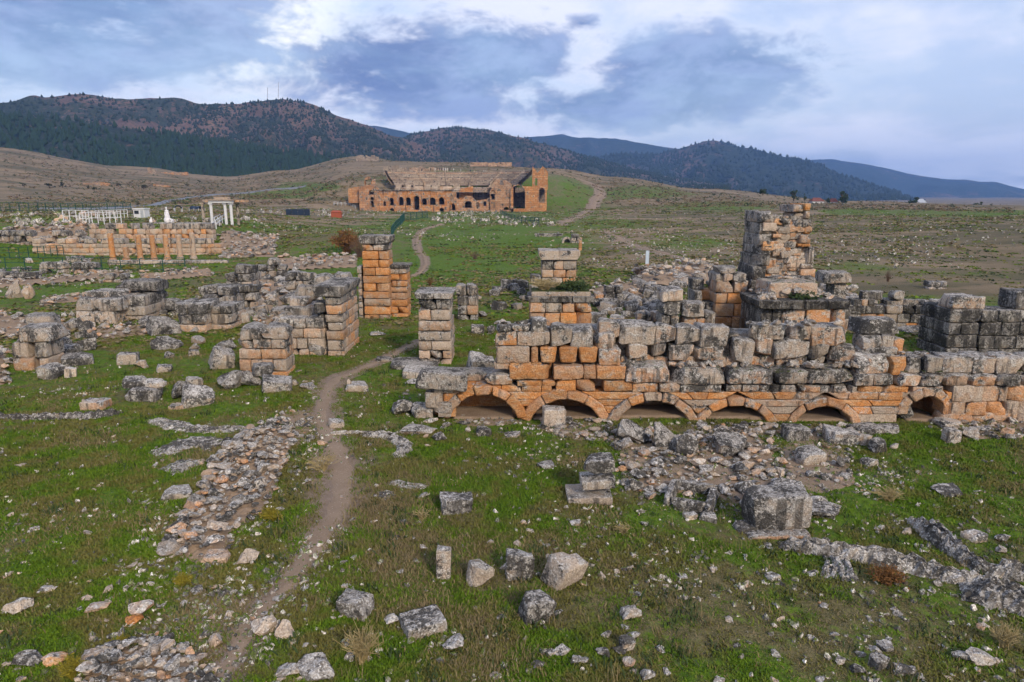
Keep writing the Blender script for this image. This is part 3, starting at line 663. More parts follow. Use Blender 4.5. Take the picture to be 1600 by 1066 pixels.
for yb, yt in rowsA:
    z0, z1 = zz(yb), zz(yt); lo, hi = free(z0, xx(700, 640), xx(1486, 640)), free(z1, xx(700, 640), xx(1486, 640))
    mid = free((z0 + z1) / 2, xx(700, 640), xx(1486, 640))
    cs = sorted(a_[0] for a_ in AR); parts_ = []
    for p, q in mid:
        e_ = [p] + [c_ for c_ in cs if p + .15 < c_ < q - .15] + [q]; parts_ += list(zip(e_[:-1], e_[1:]))
    for p, q in parts_:
        m = (p + q) / 2
        b_ = max(((min(v, q) - max(u, p), (max(u, p), min(v, q))) for u, v in lo), default=(0, None), key=lambda w_: w_[0]); b_ = b_[1] if b_[0] > .02 else (m - .08, m + .08); t_ = next(((u, v) for u, v in hi if u <= m <= v), (p, q))
        lim_ = lambda e_: 0 if any(abs(e_ - c_) < .01 for c_ in cs) else .32; t_ = (max(t_[0], p - lim_(p)), min(t_[1], q + lim_(q)))
        n = max(1, int(round((q - p) / random.uniform(.7, 1.15)))); fr = [0] + sorted((i + random.uniform(-.2, .2)) / n for i in range(1, n)) + [1]
        for i in range(n):
            L = lambda s, f: s[0] + (s[1] - s[0]) * f
            c = O if p < xx(1060, 640) else random.choice((O, MX, GO['pnk']))
            pts = [(L(b_, fr[i]) + .01, z0 + .006), (L(b_, fr[i + 1]) - .01, z0 + .006), (L(t_, fr[i + 1]) - .01, z1 - .006), (L(t_, fr[i]) + .01, z1 - .006)]
            if pts[1][0] - pts[0][0] < .05: pts = [((pts[0][0] + pts[1][0]) / 2, z0), pts[2], pts[3]]
            poly_block(AW, pts, Y0 + random.uniform(0, .05), Y0 + .7, c, 'spandrel_stone')
# courses, flush with the arches
brow(AW, Y0 + .02, 604, 614, [1425, 1448, 1474], .7, (.5, .4, .5, 0))
brow(AW, Y0, 603, 613, [700, 742, 783, 815, 846, 862], .8, O)
brow(AW, Y0, 594, 612, [868, 900, 931], .8, O); brow(AW, Y0, 595, 604, [808, 847, 868], .8, O)
brow(AW, Y0, 595, 612, [943, 988], .8, O); brow(AW, Y0, 598, 613, [988, 1028, 1062], .8, MX); brow(AW, Y0, 601, 613, [1062, 1127], .8, (.5, .75, .5, 0))
brow(AW, Y0, 602, 613, [1135, 1160, 1186, 1203, 1219, 1245], .8, (.6, .62, .48, 0)); brow(AW, Y0, 604, 614, [1252, 1282, 1296, 1328, 1343], .8, (.45, .6, .5, 0), True)
brow(AW, Y0, 604, 614, [1344, 1380, 1420], .8, O); brow(AW, Y0, 613, 625, [1326, 1372, 1410], .6, (.7, .3, .5, 0))
brow(AW, Y0, 603, 628, [1488, 1536, 1562, 1575, 1616, 1660, 1700], .8, (.5, .35, .52, 0)); brow(AW, Y0, 628, 650, [1486, 1508, 1541, 1573, 1592, 1630, 1675, 1710], .8, (.5, .25, .52, 0))
brow(AW, Y0, 646, 660, [1470, 1520, 1590, 1650, 1710], .6, (.4, .3, .5, 0), True)
# thick ledge course
brow(AW, Y0 - .06, 571, 594, [795, 864], 1.0, O); brow(AW, Y0 - .05, 572, 594, [865, 912, 932, 978], 1.0, (.75, .25, .5, 0))
brow(AW, Y0 - .10, 572, 598, [978, 1047], 1.5, (.45, .64, .5, .55), True); brow(AW, Y0 - .12, 576, 602, [1047, 1139], 1.5, (.45, .7, .5, .6), True)
brow(AW, Y0 - .10, 579, 601, [1139, 1208, 1262, 1338], 1.5, (.4, .68, .5, .6), True)
brow(AW, Y0 - .08, 586, 604, [1339, 1366, 1406, 1440, 1474, 1514, 1556, 1595, 1640, 1690], 1.3, (.45, .62, .5, .4), True)
# left tower of the wall: row of wedge stones and the courses over it
brow(AW, Y0 + .02, 541, 568, [775, 828], 1.0, MX); 
zt, zb_ = zz(543), zz(568)
for l, r in ((830, 841), (843, 871), (873, 903), (904, 935)):
    x0, x1 = xx(l, 555), xx(r, 555); t = .08 if r - l > 15 else .0
    poly_block(AW, [(x0 + t, zb_), (x1 - t, zb_), (x1 - .01, zt), (x0 + .01, zt)], Y0 + .02, Y0 + .85, O, 'wedge_block', .05)
brow(AW, Y0 + .02, 545, 571, [936, 970], 1.0, (.6, .6, .48, 0))
brow(AW, Y0 + .03, 567, 578, [772, 796], .8, MX); brow(AW, Y0 + .0, 586, 602, [758, 800], 1.0, (.4, .6, .5, 0), True)
brow(AW, Y0 + .04, 567, 572, [796, 812, 830, 846], .5, O, True)
brow(AW, Y0 + .05, 518, 541, [773, 808], 1.0, MX); brow(AW, Y0 + .05, 518, 541, [808, 859], 1.0, (.6, .5, .5, .1))
brow(AW, Y0 + .05, 509, 518, [775, 800, 830], .9, GR, True); brow(AW, Y0 + .10, 500, 519, [830, 854], .8, (.1, .7, .58, .2), True)
for l, r, t, b in ((860, 893, 508, 543), (894, 928, 514, 546), (930, 959, 521, 547)): brow(AW, Y0 + .10, t, b, [l, r], 1.0, GR, True, .04)
brow(AW, Y0 + .5, 500, 534, [935, 968], .9, (.4, .6, .5, .2), True, .03)
# set-back course of big grey boulders-like blocks
S = Y0 + .55
for l, r, t, b in ((968, 1024, 506, 539), (1025, 1057, 508, 540), (1058, 1094, 509, 539), (1093, 1138, 510, 543), (981, 1011, 536, 561), (1019, 1041, 538, 558), (1046, 1085, 539, 563), (1083, 1131, 541, 564), (1146, 1180, 530, 570),
                   (1180, 1208, 528, 556), (1209, 1232, 533, 561), (1230, 1266, 530, 562), (1266, 1296, 537, 562), (1297, 1339, 541, 566), (1270, 1330, 510, 541)):
    brow(AW, S, t, b, [l, r], .95, (.4, .62, .52, .35), True, .05)
brow(AW, S + .1, 508, 531, [1172, 1232, 1271], .9, (.4, .7, .5, .1), True, .02)
brow(AW, S + .25, 556, 575, [968, 985, 1003, 1022, 1046, 1070, 1090, 1112, 1135, 1160, 1185, 1210, 1236, 1262, 1290, 1318, 1338], .7, (.5, .55, .46, .6), True, .06, .08)
# right end: tumbled blocks and a row of even grey blocks
for l, r, t, b, dy, c in ((1340, 1394, 556, 586, .1, GR), (1394, 1414, 558, 587, .15, O), (1345, 1404, 544, 560, .5, GR), (1350, 1382, 526, 548, .6, GR), (1378, 1398, 524, 550, .7, GR), (1342, 1409, 500, 522, .9, (.1, .9, .5, 0)), (1372, 1404, 520, 536, 1.0, GR), (1392, 1412, 530, 550, .8, MX)):
    brow(AW, Y0 + dy, t, b, [l, r], .9, c, True, .06)
brow(AW, Y0 + .12, 558, 584, [1413, 1446, 1476, 1523, 1558, 1602, 1640, 1690], 1.0, (.35, .62, .53, .3), True, .02)
brow(AW, Y0 + .2, 580, 588, [1405, 1440, 1480, 1530, 1570, 1620, 1690], .8, (.2, .8, .4, .9), True)
# left end of the wall
brow(AW, Y0 - .02, 612, 638, [664, 692], 1.0, (.35, .5, .5, 0)); brow(AW, Y0 - .05, 602, 615, [677, 708], .9, (.3, .35, .52, 0)); brow(AW, Y0 + .02, 613, 628, [692, 708], .8, O)
brow(AW, Y0 - .1, 629, 646, [676, 707], .8, (.3, .6, .5, .1)); brow(AW, Y0 - .1, 644, 653, [684, 705], .7, GO['pnk']); brow(AW, Y0 + .05, 627, 652, [700, 712], .6, O); brow(AW, Y0 + .1, 638, 655, [640, 676], .8, GR, True)
# the wall's packed core, its vaults and their back
def slab(parent, name, x0, x1, y0, y1, z0, z1, col, mat=None, seed=1):
    me = stone_box(name, (abs(x1 - x0), abs(y1 - y0), abs(z1 - z0)), .1, .03, seed, 0)
    if mat: me.materials.clear(); me.materials.append(mat)
    return add(name, me, None, parent, ((x0 + x1) / 2, (y0 + y1) / 2, (z0 + z1) / 2), sc=(abs(x1 - x0), abs(y1 - y0), abs(z1 - z0)), color=col)
slab(AW, 'core', xx(800, 600), xx(1700, 600), Y0 + .62, Y0 + 2.0, zz(612), zz(585), (.6, .3, .4, .6), seed=3)
slab(AW, 'core', xx(780, 560), xx(968, 560), Y0 + .75, Y0 + 1.9, zz(590), zz(520), (.5, .5, .42, .4), seed=4)
slab(AW, 'core', xx(968, 560), xx(1335, 560), Y0 + 1.1, Y0 + 2.2, zz(590), zz(530), (.5, .5, .42, .4), seed=5)
slab(AW, 'core', xx(690, 600), xx(800, 600), Y0 + .62, Y0 + 1.6, zz(604), zz(590), (.5, .5, .42, .5), seed=6)
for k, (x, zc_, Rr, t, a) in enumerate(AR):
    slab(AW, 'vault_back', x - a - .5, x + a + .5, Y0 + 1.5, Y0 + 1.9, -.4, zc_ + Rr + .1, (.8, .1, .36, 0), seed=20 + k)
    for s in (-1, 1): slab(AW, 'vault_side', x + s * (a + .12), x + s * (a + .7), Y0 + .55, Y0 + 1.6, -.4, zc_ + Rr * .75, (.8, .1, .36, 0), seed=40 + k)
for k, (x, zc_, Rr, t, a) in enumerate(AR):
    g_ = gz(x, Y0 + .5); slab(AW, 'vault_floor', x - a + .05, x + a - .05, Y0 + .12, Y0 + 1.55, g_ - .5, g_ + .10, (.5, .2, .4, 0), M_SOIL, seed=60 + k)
for _ in range(95):                                               # loose stones lodged on the ledge and along the top
    on = random.random() < .6; px_ = random.uniform(968, 1338) if on else random.choice((random.uniform(775, 860), random.uniform(1170, 1330), random.uniform(1340, 1640)))
    py_, Y_ = (572, Y0 + random.uniform(.1, .55)) if on else (({0: 509, 1: 509, 2: 560}[0 if px_ < 900 else 1 if px_ < 1335 else 2]), Y0 + random.uniform(.3, .9))
    p = at(px_, py_, Y0 + .2); sz = random.uniform(.14, .36); add('lodged_stone', random.choice(ROCK), None, AW, (p.x, Y_, p.z + sz * .15), (random.uniform(-.5, .5), random.uniform(-.5, .5), random.uniform(0, 6)), (sz * 1.4, sz, sz * .7), jit((.3, .55, .5, .4), .15))
# ------------------------------------------------------------------ piers
def masonry(parent, l, t, r, b, dep, rows, col, Y=None, nb=(1, 2), ns=None, ragged=0.0, worn=False, low=.25, x01=None, jitter=.15):
    Y = Y if Y is not None else G((l + r) / 2, b).y
    ym = (t + b) / 2; x0, x1 = x01 or (at(l, ym, Y).x, at(r, ym, Y).x); z1 = at(800, t, Y).z
    z0 = min(at(800, b, Y).z, gz((x0 + x1) / 2, Y)) - low
    hs = [random.uniform(1 - jitter, 1 + jitter) for _ in range(rows)]; k = (z1 - z0) / sum(hs); z = z0
    ns = ns or max(1, int(round(dep / 1.05)))
    for i, h in enumerate(hs):
        zt_ = z + h * k; n = random.randint(*nb); top = (i >= rows - 2)
        fx = [0] + sorted((q + random.uniform(-.25, .25)) / n for q in range(1, n)) + [1]
        ins = random.uniform(-.02, .03)
        for q in range(n):
            m = ns if (i + q) % 2 or ns < 2 else max(1, ns - 1)
            fy = [0] + sorted((w + random.uniform(-.2, .2)) / m for w in range(1, m)) + [1]
            for w in range(m):
                if top and random.random() < ragged * (1 if i == rows - 1 else .4): continue
                c = col if not isinstance(col, list) else random.choice(col)
                if i == rows - 1: c = (c[0] * .7, min(1, c[1] + .35), c[2], .3)
                block(parent, x0 + (x1 - x0) * fx[q] + (ins if q == 0 else 0), x0 + (x1 - x0) * fx[q + 1] - (ins if q == n - 1 else 0), Y + dep * fy[w], Y + dep * fy[w + 1], z, zt_, c, 'block', worn, .008 if not worn else .03)
        z = zt_
    return x0, x1, Y, z1
def cap(parent, x0, x1, Y, dep, z, h, over, col, n=2):
    """a moulded cornice, each stone wider above than below"""
    for i in range(n):
        a, b = x0 - over + (x1 - x0 + 2 * over) * i / n, x0 - over + (x1 - x0 + 2 * over) * (i + 1) / n
        la, lb = (over * .8 if i == 0 else 0), (over * .8 if i == n - 1 else 0)
        poly_block(parent, [(a + la + .01, z), (b - lb - .01, z), (b - .01, z + h * .55), (b - .01, z + h), (a + .01, z + h * 1.03), (a + .01, z + h * .5)], Y - over, Y + dep + over, col, 'cornice', .03, .03)
def thing(name, label, l, r, b, cat='pier', group=None):
    g = G((l + r) / 2, b); return empty(name, (g.x, g.y, g.z), label, cat, group)
def px_h(Y, p): return p / ppm(Y)
# the tall pier
T = thing('stone_pier', 'tallest orange ashlar pier with a grey cornice cap', 566, 609, 498)
q = masonry(T, 567, 381, 609, 498, 1.7, 10, [(.8, .12, .52, 0), (.9, .1, .5, 0), (.65, .2, .54, 0)], nb=(1, 2)); cap(T, q[0], q[1], q[2], 1.7, q[3], px_h(q[2], 12), .14, (.3, .85, .45, .1))
masonry(T, 609, 417, 637, 494, 1.6, 8, [(.8, .15, .5, 0), (.65, .25, .5, 0)], Y=q[2] + .55, nb=(1, 2)); masonry(T, 559, 416, 567, 494, 1.2, 8, (.35, .5, .5, 0), Y=q[2] + .4, nb=(1, 1))
cap(T, at(606, 414, q[2] + .5).x, at(637, 414, q[2] + .5).x, q[2] + .5, 1.7, at(800, 419, q[2] + .5).z, .2, .1, (.3, .9, .36, .3), 1)
# the free pier by the path
T = thing('stone_pier', 'free-standing square pier, pinkish with one orange course, beside the path bend', 652, 706, 568)
q = masonry(T, 653, 467, 705, 569, 2.0, 7, [(.28, .38, .53, 0), (.2, .5, .52, 0), (.35, .3, .54, 0)], nb=(1, 3)); cap(T, q[0], q[1], q[2], 2.0, q[3], px_h(q[2], 9), .13, (.15, .8, .52, .1), 2)
# corner pier with wall
T = thing('corner_pier', 'broad corner pier with a stretch of pale wall on its west side', 437, 560, 553)
q = masonry(T, 509, 463, 536, 556, 3.6, 7, [(.45, .3, .53, 0), (.35, .4, .53, 0), (.6, .2, .53, 0)], nb=(1, 1), ns=4); cap(T, q[0] - .3, q[1], q[2], 3.4, q[3], px_h(q[2], 16), .2, (.2, .9, .46, .2), 2)
masonry(T, 437, 497, 508, 556, 1.0, 4, [(.35, .35, .54, 0), (.3, .4, .54, 0)], Y=q[2] + .15, nb=(2, 3)); masonry(T, 490, 472, 510, 498, 1.2, 2, (.3, .7, .45, .1), Y=q[2] + .3, nb=(1, 1), worn=True, low=-1.4)
for l, r, t, b, dy in ((455, 490, 448, 470, 2.8), (490, 520, 430, 452, 3.0), (516, 545, 428, 446, 3.6), (452, 482, 466, 484, 1.6), (475, 505, 475, 500, 1.2)): brow(T, q[2] + dy, t, b, [l, r], 1.2, GR, True, .05)
slab(T, 'core', at(440, 480, q[2] + 1).x, at(512, 480, q[2] + 1).x, q[2] + 1.1, q[2] + 4.0, 0, at(800, 480, q[2] + 1.2).z, (.3, .7, .45, .5), seed=77)
# west piers
T = thing('stone_pier', 'short lichen-capped pier with rubble heaped against its foot', 373, 448, 585)
q = masonry(T, 372, 530, 447, 588, 1.3, 4, [(.55, .3, .52, 0), (.3, .55, .52, 0), (.6, .2, .52, 0)], nb=(2, 3)); brow(T, q[2] - .03, 511, 531, [374, 406, 449], 1.3, GR, True, .02)
T = thing('stone_pier', 'low square pier with black-stained upper course and dark block behind', 275, 330, 518)
q = masonry(T, 274, 492, 322, 519, 2.4, 2, (.4, .3, .54, 0), nb=(1, 2)); brow(T, q[2] - .02, 474, 493, [272, 292, 326], 2.3, (.25, .9, .46, .1), True, .01)
masonry(T, 322, 478, 362, 516, 2.2, 3, [(.3, .6, .5, 0), (.4, .4, .5, 0)], Y=q[2] + .8, nb=(1, 2)); masonry(T, 310, 448, 365, 500, 1.6, 4, (.25, .75, .48, .1), Y=q[2] + 3.2, nb=(2, 3), ragged=.3, worn=True)
T = thing('stone_pier', 'small stepped pier with dark top stone behind the square pier', 335, 396, 470)
q = masonry(T, 352, 428, 394, 470, 2.2, 4, [(.4, .5, .5, 0), (.25, .8, .45, 0)], nb=(2, 3)); brow(T, q[2], 414, 428, [364, 392], 1.6, DK, True); masonry(T, 310, 448, 352, 474, 1.6, 2, GR, Y=q[2] - .6, nb=(1, 2), worn=True)
T = thing('stone_pier', 'long low pier with a broad grey slab resting on its top', 118, 245, 504)
q = masonry(T, 118, 486, 180, 506, 2.2, 1, (.45, .25, .54, 0), nb=(1, 2)); brow(T, q[2], 467, 487, [117, 146, 184], 2.0, (.3, .7, .5, .1), True, .01); masonry(T, 184, 462, 226, 496, 2.4, 3, [(.3, .5, .5, 0), (.45, .3, .5, 0)], Y=q[2] + 1.2, nb=(1, 2))
brow(T, q[2] + 2.4, 440, 456, [178, 244], 2.2, DK, True, .02); masonry(T, 190, 454, 246, 490, 1.6, 3, (.3, .6, .5, 0), Y=q[2] + 3.0, nb=(2, 3)); brow(T, q[2] + .9, 455, 468, [128, 160, 186], 1.4, GR, True, .04)
T = thing('stone_pier', 'small pier of three orange blocks under a rough grey capstone', 17, 75, 578)
q = masonry(T, 18, 534, 73, 579, 1.4, 2, [(.55, .2, .53, 0), (.4, .3, .54, 0)], nb=(2, 2)); brow(T, q[2] - .06, 513, 535, [16, 74], 1.5, GR, True, .02); brow(T, q[2] + 1.8, 494, 513, [32, 78], 1.2, (.3, .55, .52, 0), True)
# pier behind the free pier
T = thing('stone_pier', 'little grey and orange pier tucked behind the free-standing pier', 714, 748, 500)
q = masonry(T, 714, 462, 747, 500, 1.3, 3, [(.6, .3, .5, 0), (.3, .8, .45, 0)], nb=(2, 2)); brow(T, q[2], 446, 462, [712, 728, 746], 1.2, GR, True, .03)
# orange pier with a grassy cornice, behind the arched wall
Yp = 37.5; g = at(876, 540, Yp)
T = empty('stone_pier', (g.x, Yp, gz(g.x, Yp)), 'orange ashlar pier with weed-grown cornice rising behind the arched wall', 'pier')
q = masonry(T, 827, 471, 925, 545, 1.8, 4, [(.8, .08, .55, 0), (.9, .08, .53, 0), (.6, .15, .55, 0)], Y=Yp, nb=(3, 4)); cap(T, q[0], q[1], Yp, 1.8, q[3] - .05, px_h(Yp, 9), .10, (.35, .85, .38, .4), 3)
slab(T, 'earth_cap', q[0] + .1, q[1] - .1, Yp + .1, Yp + 1.7, q[3] + .2, q[3] + .55, (.3, .5, .45, .95), seed=81)
Yp = 52.0; g = at(872, 470, Yp)
T = empty('stone_pier', (g.x, Yp, gz(g.x, Yp)), 'small pier with a flaring pale cornice behind the weed-grown pier', 'pier')
q = masonry(T, 846, 406, 901, 470, 2.0, 5, [(.4, .3, .54, 0), (.6, .2, .5, 0), (.2, .5, .54, 0)], Y=Yp, nb=(2, 3)); cap(T, q[0], q[1], Yp, 2.0, q[3], px_h(Yp, 14), .22, (.15, .45, .56, .1), 2); masonry(T, 828, 430, 846, 470, 1.6, 3, GR, Y=Yp - .4, nb=(1, 1), worn=True)
# the twin-stone pier west of the tower
Yp = 36.5; g = at(1130, 540, Yp)
T = empty('stone_pier', (g.x, Yp, gz(g.x, Yp)), 'orange pier split by a wide joint, just west of the ruined tower', 'pier')
q = masonry(T, 1117, 438, 1165, 545, 1.6, 6, [(.7, .15, .54, 0), (.8, .1, .52, 0)], Y=Yp, nb=(2, 2)); brow(T, Yp - .02, 427, 440, [1118, 1131, 1145, 1166], 1.5, GR, True); brow(T, Yp, 418, 428, [1121, 1157], 1.4, (.2, .7, .55, 0), True)
masonry(T, 1084, 438, 1116, 545, 1.6, 6, [(.4, .7, .44, 0), (.75, .2, .5, 0), (.3, .9, .42, 0)], Y=Yp + .5, nb=(2, 2), ragged=.4)
Yp = 34.5; g = at(1070, 545, Yp)
T = empty('stone_pier', (g.x, Yp, gz(g.x, Yp)), 'grey stepped pier with a long block overhanging two orange stones', 'pier')
q = masonry(T, 1032, 470, 1062, 545, 1.5, 4, GR, Y=Yp, nb=(1, 2), worn=True); brow(T, Yp - .1, 452, 471, [1034, 1068], 1.3, (.2, .6, .55, 0), True, .06); brow(T, Yp - .2, 474, 497, [1064, 1103], 1.3, GR, True, .02); masonry(T, 1068, 497, 1100, 540, 1.1, 2, (.9, .08, .52, 0), Y=Yp, nb=(2, 2)); masonry(T, 1100, 488, 1118, 540, 1.2, 3, (.6, .3, .5, 0), Y=Yp + .2, nb=(1, 1))
# the platform pier and the tower behind it
Yp = 33.0; g = at(1255, 545, Yp)
T = empty('stone_pier', (g.x, Yp, gz(g.x, Yp)), 'wide orange pier with dark flat cornice and a rubble mound on top', 'pier')
q = masonry(T, 1222, 482, 1319, 548, 1.6, 3, [(.85, .1, .53, 0), (.75, .12, .55, 0)], Y=Yp, nb=(3, 4)); masonry(T, 1186, 480, 1222, 548, 3.0, 3, (.25, 1.0, .38, 0), Y=Yp + .25, nb=(1, 2)); cap(T, at(1188, 480, Yp).x, q[1], Yp, 2.6, q[3] - .02, px_h(Yp, 13), .14, (.2, 1.05, .28, .2), 4)
x0, x1 = at(1195, 460, Yp).x, at(1315, 460, Yp).x; zt = q[3] + px_h(Yp, 13)
for i in range(70):                                                # mortar rubble on the platform
    f = random.random(); gpos = random.random(); hh = (1 - abs(f * 2 - .9)) * 1.3 * (.3 + gpos * .7)
    s = random.uniform(.18, .5); add('rubble_stone', random.choice(ROCK), None, T, (x0 + (x1 - x0) * f, Yp + .3 + gpos * 2.2, zt + max(.05, hh * .75) * random.uniform(.5, 1)), (random.uniform(-.4, .4), random.uniform(-.4, .4), random.uniform(0, 6)), (s * 1.3, s, s * .7), jit((.25, .4, .52, .45)))
slab(T, 'core', x0 + .5, x1 - .8, Yp + .8, Yp + 2.8, zt - .1, zt + .75, (.3, .4, .48, .6), seed=91)
Yp = 37.0; g = at(1220, 545, Yp)
T = empty('tower', (g.x, Yp, gz(g.x, Yp)), 'tall broken tower stump with orange stone on its highest corner', 'tower')
def trow(t, b, br, col, dep=2.2, dy=0, worn=False, tl=.02): brow(T, Yp + dy, t, b, br, dep, col, worn, tl)
for t, b, l, r in ((330, 348, 1188, 1206), (348, 366, 1187, 1210), (366, 384, 1185, 1208), (384, 398, 1183, 1209), (398, 416, 1180, 1206), (416, 438, 1176, 1200), (438, 460, 1173, 1190), (460, 482, 1171, 1190), (482, 520, 1170, 1192), (520, 548, 1170, 1194)):
    trow(t, b, [l, r - 2], (.30, .75, .46, 0) if t < 400 else (.3, .9, .42, 0), 2.6)
for t, b, l, r in ((348, 362, 1192, 1214), (366, 372, 1208, 1222), (377, 392, 1192, 1210)): trow(t, b, [l, r], (.4, .1, .57, 0), .9, -.08)
for t, b, l, r, c in ((318, 330, 1256, 1266, (1.1, 0, .56, 0)), (320, 332, 1240, 1256, GR), (330, 342, 1254, 1267, GO['pnk']), (342, 356, 1252, 1270, (.3, .7, .45, 0)), (356, 366, 1256, 1266, O), (366, 380, 1250, 1267, MX), (380, 386, 1248, 1268, O), (386, 412, 1256, 1272, (.1, .6, .52, 0)), (412, 420, 1252, 1272, GR), (420, 434, 1250, 1274, GO['pnk'])):
    trow(t, b, [l, r], c, 2.0, .1)
slab(T, 'core', at(1194, 400, Yp).x, at(1264, 400, Yp).x, Yp + .55, Yp + 2.4, 0, at(800, 341, Yp).z, (.4, .35, .5, 0), seed=93)
slab(T, 'core', at(1240, 400, Yp).x, at(1266, 400, Yp).x, Yp + .5, Yp + 2.0, 0, at(800, 332, Yp).z, (.5, .25, .47, 0), seed=94)
for i in range(150):                                              # the torn inner face: bedded rubble
    px_, py_ = random.uniform(1206, 1258), random.uniform(334, 445)
    if py_ < 341 and 1212 < px_ < 1232: continue
    p = at(px_, py_, Yp + .35); s = random.uniform(.22, .55)
    add('face_stone', random.choice(BLW[1.5] + BLW[2.1] + ROCK[:3]), None, T, (p.x, Yp + .5 + random.uniform(-.1, .15), p.z), (random.uniform(-.15, .15), random.uniform(-.15, .15), random.uniform(-.3, .3)), (s * 1.5, s, s * .75), jit(random.choice(((.35, .25, .54, 0), (.5, .2, .52, 0), (.25, .4, .54, 0), (.2, .6, .52, 0)))))
masonry(T, 1192, 405, 1240, 432, 1.0, 2, (.85, .05, .5, 0), Y=Yp + .3, nb=(2, 3), low=-3.2)
masonry(T, 1200, 432, 1275, 470, 2.4, 2, GR, Y=Yp - .6, nb=(2, 4), worn=True, low=-1.4); masonry(T, 1190, 470, 1330, 545, 2.4, 3, GR, Y=Yp - .5, nb=(4, 5), worn=True)
# back wall and dark wall to the east
T = thing('ruined_wall', 'low back wall of mixed grey and orange blocks east of the platform', 1330, 1488, 509, 'wall')
q = masonry(T, 1326, 477, 1485, 511, 1.1, 3, [(.3, .8, .44, .1), (.7, .2, .5, 0), (.3, .7, .46, 0), (.4, .5, .48, 0)], nb=(6, 8)); brow(T, q[2], 456, 470, [1347, 1384], 1.0, (.1, 1.0, .45, 0), True); masonry(T, 1333, 468, 1367, 487, .9, 1, [(.8, .2, .5, 0), (.3, .9, .4, 0)], Y=q[2] - .04, nb=(3, 3), low=-1.2)
brow(T, q[2] + .2, 468, 479, [1386, 1412, 1436], .9, GR, True, .03); brow(T, q[2] + .1, 455, 468, [1396, 1413], .7, GR, True); brow(T, q[2] + .1, 470, 482, [1440, 1462, 1484], .9, GR, True, .05)
T = thing('ruined_wall', 'high blue-grey wall blackened with lichen at the far east end', 1478, 1620, 556, 'wall')
q = masonry(T, 1480, 483, 1530, 560, 2.6, 4, (.05, 1.1, .40, 0), nb=(1, 2)); masonry(T, 1531, 485, 1720, 560, 1.6, 4, (.0, 1.15, .40, 0), Y=q[2] + .3, nb=(4, 6), ragged=.2); brow(T, q[2] + .1, 464, 483, [1488, 1540], 1.4, (.3, .6, .48, 0), True, .01); masonry(T, 1588, 455, 1720, 486, 1.4, 2, DK, Y=q[2] + .4, nb=(3, 3), low=-1.6)
T = thing('stone_pier', 'small mushroom-topped pile of stones beside the tower', 1290, 1330, 470)
q = masonry(T, 1302, 442, 1322, 472, 1.2, 2, (.5, .4, .5, 0), Y=44.0, nb=(1, 2)); brow(T, 43.8, 426, 443, [1288, 1332], 1.6, GR, True, .02)

# lesser walls among the piers
for l, t, r, b, dep, rows, col, nb, lab in (
    (930, 447, 975, 478, 1.0, 3, [(.2, .8, .5, 0), (.5, .4, .5, 0)], (3, 4), 'low grey wall stub right of the weed-grown pier'),
    (968, 444, 1000, 480, 1.0, 3, [(.2, .8, .5, 0), (.3, .6, .5, 0)], (2, 3), 'grey wall stub of stacked blocks behind the arched wall middle'),
    (995, 470, 1034, 512, 1.0, 3, [(.2, .85, .5, .1), (.4, .5, .5, 0)], (2, 3), 'stepped grey stub left of the grey stepped pier'),
    (398, 404, 446, 440, 1.2, 4, [(.35, .4, .53, 0), (.2, .8, .46, 0)], (3, 4), 'pinkish wall stub with dark top above the western jumble'),
    (328, 446, 402, 488, 1.3, 4, [(.2, .75, .5, .1), (.35, .45, .52, 0)], (4, 5), 'long grey wall receding behind the square pier'),
    (228, 470, 278, 494, 1.2, 2, [(.15, .85, .5, .1)], (2, 3), 'two-course grey wall between the two low western piers'),
    (-30, 425, 56, 440, 1.0, 2, [(.3, .6, .5, 0), (.2, .8, .48, 0)], (5, 6), 'low block wall at the far west by the wire fence'),
    (152, 428, 196, 441, 1.0, 2, [(.45, .35, .52, 0), (.2, .7, .5, 0)], (3, 4), 'short pinkish wall piece in the western rubble line'),
    (445, 425, 500, 462, 1.4, 3, [(.15, .85, .5, .1), (.3, .6, .5, 0)], (3, 4), 'grey wall run behind the corner pier'),
    (60, 410, 150, 428, 1.0, 2, [(.5, .4, .5, 0), (.25, .7, .5, 0)], (6, 8), 'low mixed wall in front of the colonnade\'s west end'),
    (1452, 440, 1480, 452, 1.0, 2, [(.15, .6, .52, 0)], (2, 2), 'tiny wall stub alone in the eastern meadow'),
    (755, 437, 826, 452, 1.0, 1, [(.15, .8, .5, 0)], (5, 6), 'row of low grey stones behind the arched wall\'s west end')):
    T = thing('ruined_wall', lab, l, r, b, 'wall'); masonry(T, l, t, r, b, dep, rows, col, nb=nb, ns=1, ragged=.4, worn=True)
# ================================================================== far structures
def curve_wall(name, outer, holes, y0, y1, mat, parent=None, color=None):
    """an upright sheet of wall in x-z with openings cut through, from depth y0 to y1"""
    cu = bpy.data.curves.new(name, 'CURVE'); cu.dimensions = '2D'; cu.fill_mode = 'BOTH'; cu.extrude = (y1 - y0) / 2
    for pts in [outer] + holes:
        sp = cu.splines.new('POLY'); sp.points.add(len(pts) - 1); sp.use_cyclic_u = True
        for p, (x, z) in zip(sp.points, pts): p.co = (x, z, 0, 1)
    ob = bpy.data.objects.new(name, cu); COL.objects.link(ob); me = bpy.data.meshes.new_from_object(ob.evaluated_get(bpy.context.evaluated_depsgraph_get())); bpy.data.objects.remove(ob)
    a = np.empty(len(me.vertices) * 3); me.vertices.foreach_get('co', a); a = a.reshape(-1, 3); a = np.stack([a[:, 0], -a[:, 2] + (y0 + y1) / 2, a[:, 1]], 1)
    base = parent.location if parent else Vector((0, 0, 0)); a -= np.array(base); me.vertices.foreach_set('co', a.ravel()); me.materials.clear(); me.materials.append(mat)
    o = bpy.data.objects.new(name, me); COL.objects.link(o)
    if parent: o.parent = parent
    if color: o.color = color
    return o
